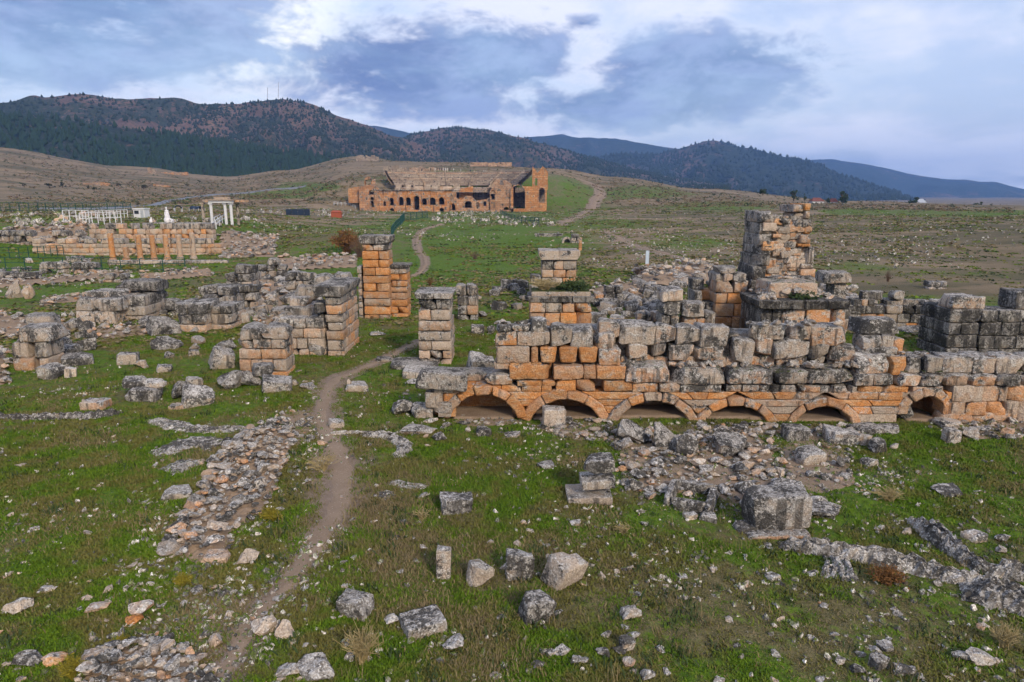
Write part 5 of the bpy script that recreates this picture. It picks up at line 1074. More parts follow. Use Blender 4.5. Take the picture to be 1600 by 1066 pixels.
# hillside tomb remains
for px_, py_, w, h, lab in ((133, 249, 16, 6, 'broken tomb walls on the western ridge, left one'), (158, 250, 12, 7, 'broken tomb walls in the middle of the western ridge'), (178, 251, 14, 5, 'low tomb wall at the right of the western ridge'), (237, 271, 12, 10, 'small pale tomb standing on the brown slope'), (262, 272, 60, 3, 'long low stone wall on the brown slope'), (147, 289, 44, 4, 'low orange bank wall on the brown slope'), (252, 292, 24, 4, 'short orange bank wall near the shrubs')):
    g = G(px_, py_); kk = ppm(g.y); T = empty('tomb_ruin', g, lab, 'ruin'); n = max(3, int(w / 4))
    for k in range(n): built('block', lambda V, Fc: bx(V, Fc, g.x + (k / n - .5) * w / kk, g.x + ((k + .95) / n - .5) * w / kk, g.y, g.y + 2.5, g.z - 1, g.z + h / kk * random.uniform(.45, 1.05)), M_FAR, T, (.5, .3, .5, 0))
# ================================================================== loose stones, channels, plants, turf
P_, K_ = GO['pal'], (.15, .6, .5, 0)
LC = (.12, .95, .5, .1); BLKL = (.15, 1.25, .5, .1); OR = (.6, .2, .54, 0)
L = [ # px, py(foot), w, h, colour, kind, turn, tip, label
 (552, 967, 50, 44, BLKL, 'b', -.25, 0, 'square dressed block crusted black, tilted beside the path in front'),
 (693, 906, 22, 56, (.1, .45, .55, 0), 'b', 0, 0, 'slim upright grey stone slab standing in the grass'),
 (748, 916, 46, 50, (.3, .5, .52, 0), 'r', None, 0, 'notched tan boulder next to the slim upright slab'),
 (812, 906, 42, 52, (.45, .75, .5, 0), 'w', .05, 0, 'squat block, black on top and orange at its foot, in the standing row'),
 (883, 918, 52, 60, (.1, .45, .56, 0), 'b', .75, .3, 'pale squared block tipped on its corner at the end of the row'),
 (838, 973, 50, 52, BLKL, 'w', .4, .1, 'angular block with black moss cap below the tipped pale block'),
 (988, 972, 36, 30, (.1, .5, .58, 0), 'r', None, 0, 'small pale boulder with a dark stripe, alone below the standing row'),
 (712, 803, 50, 40, BLKL, 'w', .1, 0, 'lone lichen-blackened block in the open grass'),
 (658, 995, 64, 42, (.12, .9, .5, 0), 'b', .45, 0, 'oblong grey block lying aslant in the front grass'),
 (708, 1020, 42, 28, K_, 'r', None, 0, 'low grey boulder half sunk right of the oblong block'),
 (612, 977, 26, 20, (.1, .5, .58, 0), 'r', None, 0, 'small pale boulder left of the oblong block'),
 (408, 996, 40, 38, (.15, .35, .56, 0), 'r', .2, 0, 'smooth pale boulder, larger of the pair on the path'),
 (441, 1000, 30, 34, (.3, .3, .54, 0), 'r', 1.8, 0, 'smooth tan boulder, smaller of the pair on the path'),
 (272, 781, 46, 24, (.1, .6, .56, 0), 'w', .25, 0, 'flat grey slab left of the ruined footing'),
 (383, 883, 36, 28, (.0, .15, .62, 0), 'r', .3, 0, 'smooth bluish white boulder at the foot of the ruined footing'),
 (334, 880, 38, 22, (.4, .15, .58, 0), 'b', .02, 0, 'tan cut block at the front end of the ruined footing'),
 (215, 965, 38, 28, (.35, .3, .54, 0), 'r', .3, 0, 'rounded tan boulder on top of an orange stone'),
 (205, 978, 28, 20, (.8, .1, .52, 0), 'r', .3, 0, 'rounded orange stone under the tan boulder'),
 (146, 957, 38, 22, (.3, .3, .54, 0), 'r', .5, 0, 'elongated pinkish boulder in the front left grass'),
 (20, 962, 40, 32, (.1, .4, .56, 0), 'r', .5, 0, 'pale boulder at the left edge of the grass'),
 (68, 927, 28, 16, (.2, .3, .58, 0), 'r', .5, 0, 'small pale rounded boulder near the left edge'),
 (334, 1012, 22, 28, (.05, .3, .56, 0), 'r', .1, 0, 'grey egg-shaped boulder left of the path'),
 (34, 1046, 42, 34, LC, 'r', .4, 0, 'lichen-grey boulder in the bottom left corner'),
 (78, 1042, 36, 26, (.85, .1, .5, 0), 'r', .5, 0, 'orange leaning stone near the bottom left corner'),
 (218, 627, 52, 30, LC, 'w', .05, 0, 'long lower block of the broken grey pile on the left'),
 (208, 606, 36, 18, LC, 'w', .2, .1, 'upper block of the broken grey pile on the left'),
 (240, 604, 28, 14, (.05, .6, .58, 0), 'w', .1, .1, 'small flat block topping the broken grey pile'),
 (282, 625, 40, 38, LC, 'r', .3, 0, 'rounded lichen boulder of the grey pair'),
 (303, 636, 46, 34, (.1, .7, .54, 0), 'w', .5, .3, 'slanting angular block of the grey pair'),
 (300, 604, 26, 18, (.05, .5, .58, 0), 'w', .3, 0, 'squared block behind the grey pair'),
 (143, 641, 36, 20, (.5, .45, .53, 0), 'b', .0, 0, 'small orange-faced block beside the left channel'),
 (274, 640, 22, 11, (.45, .25, .56, 0), 'b', .1, 0, 'little tan block below the grey pair'),
 (196, 570, 28, 22, (.2, .6, .54, 0), 'b', .2, 0, 'stacked cut stone in the left meadow'),
 (218, 577, 20, 18, (.35, .5, .53, 0), 'r', .2, 0, 'round stone touching the stacked cut stone'),
 (253, 582, 24, 14, (.05, .5, .58, 0), 'w', .2, 0, 'small grey slab in the left meadow'),
 (255, 547, 46, 26, LC, 'r', .2, 0, 'broad black-speckled boulder before the square pier'),
 (248, 524, 40, 30, LC, 'w', .9, .4, 'leaning grey block left of the square pier'),
 (345, 577, 38, 36, (.1, .6, .56, 0), 'w', .6, .35, 'tilted pale block left of the short pier'),
 (350, 548, 32, 22, LC, 'r', .2, 0, 'lichen boulder behind the tilted pale block'),
 (356, 610, 46, 36, LC, 'r', .2, 0, 'big lichen boulder at the foot of the short pier'),
 (388, 606, 34, 34, LC, 'r', .7, 0, 'second lichen boulder at the foot of the short pier'),
 (428, 613, 44, 28, (.0, .75, .52, 0), 'b', .35, .12, 'dark grey tilted cut block below the short pier'),
 (408, 596, 34, 22, LC, 'w', .1, 0, 'grey block lodged above the dark tilted block'),
 (458, 604, 16, 14, K_, 'r', .2, 0, 'small round stone right of the dark tilted block'),
 (478, 610, 28, 14, (.05, .55, .56, 0), 'r', 0, 0, 'flat grey stone beside the path bend'),
 (500, 556, 42, 28, LC, 'r', .1, 0, 'lichen boulder lying below the pale wall of the corner pier'),
 (556, 612, 36, 18, (.2, .6, .56, 0), 'w', .1, 0, 'small slab in the grass right of the path'),
 (546, 596, 7, 10, (.05, .4, .6, 0), 'r', .1, 0, 'little upright stone on the slab by the path'),
 (524, 669, 24, 17, (.1, .4, .58, 0), 'w', .2, .1, 'pale flat-topped stone at the path edge'),
 (502, 697, 16, 12, (.5, .1, .58, 0), 'r', .2, 0, 'peach-coloured stone on the path'),
 (749, 593, 38, 46, (.05, .65, .56, 0), 'b', .25, .3, 'grey cut block leaning by the end of the arched wall'),
 (645, 577, 74, 18, LC, 'w', .12, 0, 'long weathered beam stone below the free-standing pier'),
 (655, 592, 52, 22, (.1, .7, .56, 0), 'b', .0, .05, 'hollowed grey beam block in front of the long beam stone'),
 (643, 601, 24, 10, K_, 'r', 0, 0, 'flat oval stone under the hollowed beam block'),
 (600, 566, 26, 10, K_, 'w', .1, 0, 'small flat slab at the west end of the long beam stone'),
 (630, 650, 42, 34, LC, 'r', .2, 0, 'triangular lichen boulder at the west foot of the arched wall'),
 (652, 680, 60, 26, (.25, .7, .52, .1), 'r', .1, 0, 'long knobbly boulder in the grass below the arched wall'),
 (686, 690, 22, 18, LC, 'r', .2, 0, 'small dark boulder at the end of the knobbly boulder'),
 (672, 662, 24, 12, (.0, .4, .6, 0), 'r', .2, 0, 'bluish stone behind the knobbly boulder'),
 (698, 668, 16, 12, K_, 'r', .2, 0, 'round grey stone below the first arch'),
 (756, 682, 24, 18, BLKL, 'w', 0, 0, 'little mossy cube of stone below the first arch'),
 (801, 684, 26, 11, K_, 'w', .05, 0, 'flat grey stone in the grass below the first arch'),
 (866, 668, 34, 38, (.1, .6, .55, 0), 'b', .06, 0, 'upright grey block standing before the second arch'),
 (990, 697, 56, 52, LC, 'r', .2, 0, 'big white-lichened boulder at the head of the rubble spill'),
 (1041, 707, 40, 56, LC, 'r', .1, 0, 'tall angular boulder second from the left in the rubble spill'),
 (1077, 718, 38, 48, LC, 'r', 2.2, 0, 'rounded lichen boulder touching the tall angular boulder'),
 (1150, 716, 62, 42, (.4, .7, .52, .1), 'r', .2, 0, 'broad pinkish boulder on the right of the rubble spill'),
 (1247, 690, 36, 30, LC, 'w', .05, 0, 'squared block below the fourth arch'),
 (1268, 727, 44, 32, (.05, .5, .56, 0), 'w', .3, .1, 'pale angular block in the grass below the fifth arch'),
 (1322, 695, 50, 33, (.3, .85, .52, .2), 'w', -.15, .05, 'large lichen block fallen below the fifth arch'),
 (1365, 679, 44, 20, LC, 'w', .1, 0, 'dark flat block close to the wall right of the fifth arch'),
 (1396, 678, 32, 17, LC, 'w', -.1, 0, 'second flat block close to the wall right of the fifth arch'),
 (1416, 657, 26, 36, (.15, .9, .5, 0), 'r', .1, 0, 'grey boulder propped against the sixth arch'),
 (1490, 693, 22, 26, (.15, .6, .54, 0), 'b', .05, 0, 'small upright block in the grass below the sixth arch'),
 (1487, 668, 34, 16, (.1, .5, .58, 0), 'w', .2, .1, 'pale slab leaning behind the small upright block'),
 (1524, 687, 36, 24, (.35, .6, .53, 0), 'r', .1, 0, 'round boulder right of the small upright block'),
 (1352, 696, 18, 22, K_, 'w', .8, .3, 'slim leaning stone beside the large lichen block'),
 (1375, 708, 24, 26, LC, 'w', .4, .2, 'jagged stone right of the slim leaning stone'),
 (1400, 703, 18, 13, K_, 'r', .4, 0, 'small round stone at the edge of the lush grass'),
 (1316, 732, 20, 22, LC, 'r', .4, 0, 'speckled stone below the large lichen block'),
 (1362, 729, 22, 16, K_, 'w', .4, 0, 'small squarish stone at the right of the stone scatter'),
 (1327, 750, 24, 15, (.3, .8, .5, .1), 'r', .4, 0, 'brown flat stone at the lower end of the stone scatter'),
 (935, 739, 46, 32, LC, 'w', .05, 0, 'rough top block of the three-block stack'),
 (934, 764, 52, 28, (.1, .6, .57, 0), 'b', .02, 0, 'middle block of the three-block stack'),
 (922, 788, 70, 28, (.4, .5, .54, 0), 'b', .0, 0, 'broad bottom block of the three-block stack'),
 (1218, 842, 96, 16, (.65, .45, .52, 0), 'b', -.02, 0, 'orange footing slab under the massive cut block'),
 (1218, 833, 94, 66, (.25, .75, .52, .1), 'b', -.04, 0, 'massive lichen-mottled cut block, the largest in the grass'),
 (1170, 832, 38, 20, (.3, 1.1, .46, .2), 'w', .2, 0, 'dark low stone left of the massive cut block'),
 (1242, 780, 62, 30, LC, 'w', -.4, .1, 'long slanting grey slab behind the massive cut block'),
 (1172, 775, 40, 30, LC, 'r', .2, 0, 'grey boulder behind the left corner of the massive cut block'),
 (1300, 812, 66, 26, BLKL, 'r', .1, 0, 'elongated dark boulder right of the massive cut block'),
 (1284, 790, 30, 20, LC, 'r', .1, 0, 'lichen stone between the slab and the elongated dark boulder'),
 (1490, 776, 44, 16, LC, 'w', .1, 0, 'flat speckled slab alone in the right meadow'),
 (1528, 848, 30, 20, (.15, .4, .58, 0), 'w', .3, 0, 'pale wedge-shaped block above the right channel'),
 (1572, 848, 28, 18, K_, 'r', .1, 0, 'grey boulder near the right edge above the channel'),
 (1569, 866, 18, 15, (.3, .3, .55, 0), 'r', .1, 0, 'small tan boulder below the grey boulder at right'),
 (1540, 1042, 46, 32, (.1, .5, .56, 0), 'r', .1, 0, 'large pale boulder in the bottom right grass'),
 (1508, 1036, 26, 20, BLKL, 'r', .1, 0, 'black-speckled stone left of the large pale boulder'),
 (1416, 1058, 38, 28, K_, 'r', .1, 0, 'smooth grey boulder at the bottom right'),
 (1376, 1046, 28, 26, LC, 'w', .5, .1, 'angular lichen stone left of the smooth grey boulder'),
 (1344, 1056, 26, 22, BLKL, 'r', .5, 0, 'dark speckled stone at the bottom right'),
 (1392, 1020, 30, 20, BLKL, 'r', .5, 0, 'low dark mossy stone above the angular lichen stone'),
 (1316, 1040, 20, 16, (.2, .35, .56, 0), 'r', .2, 0, 'small pinkish stone at the bottom right'),
 (980, 1018, 22, 26, (.1, .45, .58, 0), 'w', .4, .2, 'white angular stone on top of the small front cairn'),
 (972, 1024, 24, 18, (.3, 1.0, .46, 0), 'r', .4, 0, 'dark stone in the small front cairn'),
 (984, 1048, 20, 24, (.6, .3, .5, 0), 'r', .1, 0, 'brown upright stone of the small front cairn'),
 (1014, 1066, 26, 24, LC, 'r', .1, 0, 'speckled boulder at the bottom middle'),
 (944, 1030, 24, 20, BLKL, 'r', .1, 0, 'black-spotted stone left of the small front cairn'),
 (903, 1038, 26, 16, LC, 'r', .1, 0, 'flat speckled stone in the bottom middle grass'),
 (880, 1026, 28, 18, (.3, .6, .5, 0), 'r', .1, 0, 'half-buried brownish boulder in the bottom middle grass'),
 (948, 998, 18, 14, (.1, .4, .58, 0), 'r', .1, 0, 'small pale stone above the front cairn'),
 (842, 1046, 22, 16, BLKL, 'r', .1, 0, 'dark mossy stone in the bottom middle grass'),
 (488, 1066, 62, 40, LC, 'r', .1, 0, 'large grey boulder at the bottom by the path'),
 (446, 1060, 40, 30, K_, 'r', .1, 0, 'grey boulder between the path and the large bottom boulder'),
 (1210, 908, 20, 15, (.1, .6, .56, 0), 'w', .3, 0, 'small grey stone alone before the right channel'),
 (1080, 812, 20, 14, (.1, .5, .56, 0), 'w', .3, 0, 'small cube stone before the stone frame'),
 (1110, 816, 28, 18, LC, 'w', -.4, 0, 'oblong stone right of the stone frame'),
 (855, 733, 28, 14, LC, 'w', .5, 0, 'flat square slab in the grass left of the three-block stack'),
 (900, 822, 18, 10, K_, 'w', .1, 0, 'lowest of the little stones in line under the stack'),
 (690, 610, 80, 36, (.2, .85, .53, .2), 'w', .02, 0, 'broad crusted slab lying on the west end of the arched wall'),
 (60, 560, 40, 26, (.0, 1.2, .38, 0), 'w', .2, .1, 'black smooth block right of the small orange pier'),
 (90, 556, 46, 20, LC, 'w', .05, 0, 'long grey slab behind the black smooth block'),
 (112, 572, 44, 22, LC, 'w', .6, .1, 'slanting lichen slab near the small orange pier'),
 (72, 594, 40, 32, LC, 'r', .6, 0, 'lichen boulder in front of the small orange pier'),
 (108, 590, 16, 18, (.0, .5, .6, 0), 'b', .4, .1, 'pale upright chip beside the slanting lichen slab'),
 (18, 466, 24, 36, (.0, .45, .6, 0), 'r', .1, 0, 'pale standing stone at the far left among the low walls'),
 (40, 468, 18, 28, (.35, .4, .55, 0), 'r', .1, 0, 'pinkish standing stone right of the pale standing stone'),
 (260, 490, 34, 26, LC, 'w', .3, .1, 'tipped grey block between the two low western piers'),
 (134, 514, 20, 14, K_, 'r', .1, 0, 'small stone at the foot of the slab-topped pier'),
 (588, 526, 26, 10, K_, 'r', .1, 0, 'flat stone in the grass behind the path'),
 (746, 522, 20, 16, (.05, .6, .57, 0), 'b', .1, .05, 'small grey cube behind the leaning cut block'),
 (768, 524, 14, 18, LC, 'r', .1, 0, 'little stone right of the small grey cube'),
 (1432, 520, 40, 16, BLKL, 'r', .1, 0, 'dark boulder in the walled green patch'),
]
for px_, py_, w, h, c, kd, rz, tip, lab in L:
    zf = None; Yf = None
    if 'lying on the west end' in lab: Yf = Y0 - .3; zf = at(800, 606, Yf).z
    if lab.startswith('massive'): zf = gz(*G(px_, 842).xy) + .22
    if lab.startswith('rough top'): zf = gz(*G(922, 788).xy) + .85; py_ = 786
    if lab.startswith('middle block'): zf = gz(*G(922, 788).xy) + .40; py_ = 786
    if 'on top of an orange' in lab: py_ = 976; zf = gz(*G(px_, py_).xy) + .18
    if 'little upright stone on' in lab: py_ = 610; zf = gz(*G(px_, py_).xy) + .25
    if 'upper block of the broken' in lab or 'topping the broken' in lab: py_ = 622; zf = gz(*G(px_, py_).xy) + .45
    if lab.startswith('grey block lodged'): py_ = 604; zf = gz(*G(px_, py_).xy) + .5
    stone('boulder' if kd == 'r' else 'fallen_block', px_, py_, w, h, c, lab, 'boulder' if kd == 'r' else 'block', None, kd, rz, tip, None, .8 if w < 80 else .55, .12, zf, Yf)
# the stone frame: four kerbs round a hole
g = G(1085, 806); T = empty('stone_kerb_ring', g, 'rectangular stone frame with an open middle, lying in the grass', 'frame'); kk = ppm(g.y)
for dx, dy, sx, sy in ((-.55, .35, .22, 1.3), (.5, .35, .22, 1.3), (0, .95, 1.0, .2), (0, -.25, .9, .2)):
    a_ = -.42; x_, y_ = dx * math.cos(a_) - dy * math.sin(a_), dx * math.sin(a_) + dy * math.cos(a_); add('kerb', random.choice(BLW[3.0]), None, T, (g.x + x_, g.y + .5 + y_, gz(g.x + x_, g.y + .5 + y_) + .12), (0, 0, a_ + (0 if sx > sy else 0)), (sx, sy, .34), jit(LC))
# ------------------------------------------------------------------ rubble walls whose stones are parts
def inside(poly, x, y):
    c = False; j = len(poly) - 1
    for i in range(len(poly)):
        if (poly[i][1] > y) != (poly[j][1] > y) and x < (poly[j][0] - poly[i][0]) * (y - poly[i][1]) / (poly[j][1] - poly[i][1]) + poly[i][0]: c = not c
        j = i
    return c
def footing(name, lab, cat, poly, n, smin, smax, hmax, cols, edge=0):
    """a spread of bedded stones inside a ground polygon given in pixels"""
    P = [G(*p) for p in poly]; xs, ys = [p.x for p in P], [p.y for p in P]; T = empty(name, sum(P, Vector()) / len(P), lab, cat); Q = [(p.x, p.y) for p in P]; done = 0
    pts = []
    for i in range(len(P)):
        if i >= edge: break
        a, b = P[i], P[i + 1]; m = int((b - a).length / (smax * .95))
        for k in range(m): q = a.lerp(b, (k + random.random() * .4) / m); pts.append((q.x + random.uniform(-.08, .08), q.y + random.uniform(-.08, .08), smax * random.uniform(.75, 1.25)))
    tries = 0
    while len(pts) < n and tries < n * 60:
        tries += 1; x, y = random.uniform(min(xs), max(xs)), random.uniform(min(ys), max(ys)); s = smin + (smax - smin) * random.random() ** 2
        if inside(Q, x, y) and all((x - u) ** 2 + (y - v) ** 2 > ((s + w) * .36) ** 2 for u, v, w in pts): pts.append((x, y, s))
    # packed earth under the stones
    st = (max(xs) - min(xs)) / 30; nx, ny = 31, max(3, int((max(ys) - min(ys)) / st) + 1); vid, V, Fc = {}, [], []
    def ed(x, y):
        d = 9
        for i in range(len(Q)):
            (ax_, ay_), (bx_, by_) = Q[i], Q[(i + 1) % len(Q)]; L2 = (bx_ - ax_) ** 2 + (by_ - ay_) ** 2 + 1e-9; t_ = max(0, min(1, ((x - ax_) * (bx_ - ax_) + (y - ay_) * (by_ - ay_)) / L2)); d = min(d, math.hypot(x - ax_ - t_ * (bx_ - ax_), y - ay_ - t_ * (by_ - ay_)))
        return d
    lift = {}
    for i in range(nx):
        for j in range(ny):
            x, y = min(xs) + i * st, min(ys) + j * st
            if inside(Q, x, y): vid[i, j] = len(V); e_ = ed(x, y); h_ = min(1, e_ / max(.25, smax)) * max(.03, hmax * .55) * random.uniform(.6, 1.1) - .03 * (e_ < st); V.append((x, y, h_))
    if V: va = np.array(V); va[:, 2] += ground_z(va[:, 0], va[:, 1]); V = [tuple(v_) for v_ in va]
    for i in range(nx - 1):
        for j in range(ny - 1):
            c_ = [(i, j), (i + 1, j), (i + 1, j + 1), (i, j + 1)]
            if all(k_ in vid for k_ in c_): Fc.append(tuple(vid[k_] for k_ in c_))
    if Fc: built('packed_earth', lambda A_, B_: (A_.extend(V), B_.extend(Fc)), M_SOIL, T)
    for x, y, s in pts:
        hz_ = hmax * random.uniform(.2, 1)
        add('stone', random.choice(ROCK), None, T, (x, y, gz(x, y) + min(1, ed(x, y) / max(.25, smax) + .25) * hmax * random.uniform(.6, 1.1) + s * .14), (random.uniform(-.25, .25), random.uniform(-.25, .25), random.uniform(0, 6.3)), (s * random.uniform(.9, 1.35), s, s * random.uniform(.45, .75)), jit(random.choice(cols), .12))
    return T
GC = [(.05, .55, .54, 0), (.08, .7, .52, 0), (.15, .45, .54, 0), (.1, .9, .5, 0), (.4, .25, .5, 0)]
footing('ruined_footing', 'broad ruined wall footing of loose grey stones running beside the path', 'footing', [(262, 868), (285, 815), (320, 770), (338, 720), (372, 690), (400, 672), (452, 664), (462, 690), (450, 722), (432, 770), (415, 800), (372, 830), (360, 868), (310, 885)], 295, .11, .40, .30, GC, 5)
footing('ruined_footing', 'thin tail of stones where the footing fades into the grass', 'footing', [(395, 672), (430, 650), (470, 640), (500, 650), (490, 690), (455, 700)], 60, .10, .30, .02, GC)
footing('rubble_heap', 'heap of small broken stones in the bottom left corner', 'rubble', [(118, 1068), (150, 1020), (200, 1005), (262, 1005), (318, 1030), (335, 1075), (230, 1100)], 120, .10, .36, .22, GC)
footing('rubble_spill', 'wide spill of grey rubble below the third and fourth arches', 'rubble', [(955, 700), (985, 668), (1060, 680), (1180, 672), (1215, 700), (1230, 760), (1190, 800), (1080, 775), (1010, 780), (965, 760)], 260, .12, .46, .10, GC)
footing('rubble_spill', 'thinner stone spill at the foot of the fifth arch', 'rubble', [(1215, 700), (1250, 668), (1330, 700), (1345, 760), (1280, 775), (1230, 760)], 45, .12, .32, .04, GC)
footing('rubble_bank', 'low stony bank at the foot of the second arch', 'rubble', [(830, 668), (860, 655), (960, 660), (975, 695), (900, 690)], 70, .12, .36, .05, GC)
footing('rubble_bank', 'low stony bank before the fourth and fifth arches', 'rubble', [(1085, 672), (1110, 662), (1345, 666), (1350, 680), (1230, 684), (1110, 682)], 90, .12, .40, .06, GC)
footing('rubble_bank', 'few stones at the foot of the first arch', 'rubble', [(700, 660), (720, 651), (815, 654), (818, 664), (740, 668)], 26, .10, .28, .03, GC)
footing('rubble_bank', 'low stony bank below the east end of the arched wall', 'rubble', [(1470, 670), (1500, 655), (1600, 652), (1660, 665), (1600, 685), (1520, 690)], 70, .12, .40, .05, GC)
# low rubble walls in the west
for poly, n, s, hm_, lab in (([(-40, 498), (0, 492), (110, 505), (125, 520), (20, 530), (-40, 520)], 70, .5, .35, 'collapsed grey rubble wall left of the slab-topped pier'), ([(-30, 440), (120, 432), (200, 425), (205, 433), (120, 441), (-30, 452)], 80, .55, .4, 'low rubble wall crossing the western grass'), ([(60, 468), (180, 455), (186, 462), (60, 480)], 45, .5, .3, 'second low rubble wall nearer the slab-topped pier'), ([(215, 430), (330, 420), (335, 432), (220, 442)], 50, .55, .4, 'rubble wall continuing toward the stepped pier'),
        ([(340, 365), (436, 365), (432, 402), (345, 404)], 170, .8, .25, 'pinkish tumbled retaining slope at the east end of the terrace'), ([(430, 405), (560, 400), (560, 418), (430, 425)], 80, .8, .5, 'scatter of fallen stone behind the corner pier'), ([(385, 432), (455, 424), (465, 470), (400, 500), (380, 470)], 60, .7, .5, 'jumble of fallen stones between the western piers and the corner pier'),
        ([(925, 452), (1000, 440), (1010, 470), (930, 485)], 45, .7, .5, 'rubble beside the weed-grown pier'), ([(985, 425), (1120, 415), (1115, 445), (1000, 450)], 70, .95, .9, 'ridge of upright broken stones west of the orange split pier'), ([(1270, 450), (1335, 455), (1340, 500), (1290, 500)], 40, .9, .7, 'grey tumble of blocks between tower and back wall'), ([(128, 516), (240, 506), (272, 520), (160, 532)], 34, .55, .2, 'strewn stones before the slab-topped pier'), ([(-30, 560), (20, 535), (14, 600), (-30, 612)], 26, .6, .25, 'stones heaped at the left edge by the small orange pier'), ([(395, 500), (440, 495), (440, 512), (400, 520)], 24, .6, .3, 'stones fallen against the pale wall of the corner pier'), ([(0, 360), (140, 352), (140, 368), (0, 376)], 70, .9, .7, 'broken stones along the western terrace edge')):
    footing('rubble_wall', lab, 'rubble', poly, n, s * .45, s, hm_, [(.2, .6, .54, 0), (.15, .85, .5, 0), (.45, .3, .54, 0), (.2, .45, .56, 0)])
# fallen blocks standing about the piers, look-alikes
def blocks_in(poly, n, s0, s1, lab, grp, cols=None):
    P = [G(*p) for p in poly]; Q = [(p.x, p.y) for p in P]; xs, ys = [p.x for p in P], [p.y for p in P]; pts = []; tries = 0
    while len(pts) < n and tries < 4000:
        tries += 1; x, y, s = random.uniform(min(xs), max(xs)), random.uniform(min(ys), max(ys)), random.uniform(s0, s1)
        if inside(Q, x, y) and all((x - u) ** 2 + (y - v) ** 2 > (s * .8 + w * .8) ** 2 * .5 for u, v, w in pts): pts.append((x, y, s))
    for x, y, s in pts:
        me = random.choice(BLW[1.0] + BLW[1.5] + BLW[2.1] + ROCK[:4]); o = add('fallen_block', me, None, None, (x, y, gz(x, y) + s * .3), (random.uniform(-.3, .3), random.uniform(-.3, .3), random.uniform(0, 6)), (s * random.uniform(1, 1.7), s, s * .8), jit(random.choice(cols or [LC, K_, (.3, .6, .5, 0), (.15, .9, .5, 0)]), .1)); tag(o, lab, 'block', grp)
blocks_in([(385, 440), (470, 430), (520, 445), (500, 480), (440, 505), (385, 495)], 42, .5, 1.1, 'fallen grey block in the jumble west of the corner pier', 'fallen blocks by the corner pier')
blocks_in([(325, 470), (385, 455), (400, 505), (360, 520)], 12, .5, .9, 'fallen grey block between the square pier and the short pier', 'fallen blocks by the square pier')
blocks_in([(925, 470), (1035, 455), (1035, 505), (925, 510)], 40, .5, 1.05, 'grey block tumbled just behind the middle of the arched wall', 'blocks behind the arched wall')
blocks_in([(985, 430), (1115, 418), (1110, 450), (1000, 455)], 20, .7, 1.3, 'grey broken stone on the ridge west of the split pier', 'stones on the ridge')
blocks_in([(1275, 455), (1345, 460), (1350, 505), (1310, 510)], 12, .6, 1.2, 'grey tumbled block between the tower and back wall', 'blocks east of the tower')
blocks_in([(80, 520), (140, 508), (150, 545), (90, 560)], 8, .45, .8, 'grey block in the grass right of the small orange pier', 'blocks by the orange pier')
blocks_in([(225, 500), (330, 520), (325, 560), (240, 565)], 9, .4, .75, 'grey block in the grass before the square pier', 'blocks before the square pier')
blocks_in([(730, 465), (820, 450), (825, 500), (760, 510)], 9, .4, .8, 'scattered block in the grass behind the arched wall\'s west end', 'blocks behind the west end')
blocks_in([(-20, 410), (140, 405), (150, 425), (-20, 432)], 16, .5, 1.0, 'low grey stone by the wire fence on the western grass', 'stones by the wire fence')
blocks_in([(150, 330), (240, 345), (330, 352), (360, 375), (200, 372), (80, 360)], 20, .6, 1.2, 'pale block on the terrace behind the columns', 'blocks on the terrace', [(.3, .3, .56, 0), (.15, .5, .54, 0)])
# ------------------------------------------------------------------ stone channels (lime-crusted)
def channel(lab, px, w, h, col, groove=True, seed=0):
    pc = curve_pts([(a, b, 1) for a, b in px], .09); prof = [(-.62, -.12), (-.5, .45), (-.36, .95), (-.2, 1.0), (-.08, .62 if groove else .95), (.08, .6 if groove else .98), (.2, 1.0), (.36, .93), (.5, .4), (.62, -.12)]; V, Fc = [], []; m = len(prof)
    for k in range(len(pc)):
        a, b = pc[max(k - 1, 0)], pc[min(k + 1, len(pc) - 1)]; t = np.array([b[0] - a[0], b[1] - a[1]]); t /= np.linalg.norm(t) + 1e-9; nn = (-t[1], t[0]); en = min(1, k / 4, (len(pc) - 1 - k) / 4); vary = .75 + 1.2 * float(fbm(k * .09, seed, seed, 3))
        for s, z in prof:
            j = random.uniform(-.10, .10); x, y = pc[k][0] + nn[0] * (s + j) * w * (.5 + .5 * vary), pc[k][1] + nn[1] * (s + j) * w * (.5 + .5 * vary); V.append((x, y, gz(x, y) + h * z * max(.25, vary) * max(.05, en) + random.uniform(-.24, .24) * h))
    for k in range(len(pc) - 1):
        for c in range(m - 1): q = k * m + c; Fc.append((q, q + 1, q + m + 1, q + m))
    g = G(*px[len(px) // 2]); o = add('stone_channel', mesh('stone_channel', [tuple(Vector(v) - g) for v in V], Fc, M_STONE, False), None, None, g, color=col); return tag(o, lab, 'channel')
CK = (.05, .95, .54, .3); CG = (.08, .8, .54, .5)
channel('lime-crusted water channel across the left meadow', [(-70, 650), (0, 652), (60, 655), (110, 653), (155, 652), (192, 645)], .5, .3, CK, seed=1)
channel('flat crusted channel bending toward the footing', [(236, 655), (280, 668), (330, 672), (385, 670)], .6, .12, CG, seed=2); channel('patch of grey lime crust in the left grass', [(238, 712), (275, 700), (312, 690), (340, 698)], .9, .14, CG, False, seed=3); channel('small patch of lime crust below the larger one', [(258, 738), (285, 728), (305, 718)], .7, .12, CG, False, seed=4)
channel('short curved channel right of the path', [(565, 679), (605, 683), (632, 698), (620, 716)], .5, .2, CK, seed=5); channel('thin stone kerb line crossing the path', [(512, 679), (560, 677), (620, 678)], .22, .10, (.1, .6, .54, 0), False, seed=6)
channel('long straight crusted channel at lower right', [(1215, 853), (1280, 862), (1340, 872), (1400, 884), (1480, 902), (1560, 921), (1660, 945)], .45, .32, CK, seed=7); channel('upper crusted channel slanting down on the right', [(1424, 812), (1452, 836), (1482, 858), (1520, 884), (1560, 897), (1660, 908)], .4, .34, (.05, .85, .54, .2), seed=8)
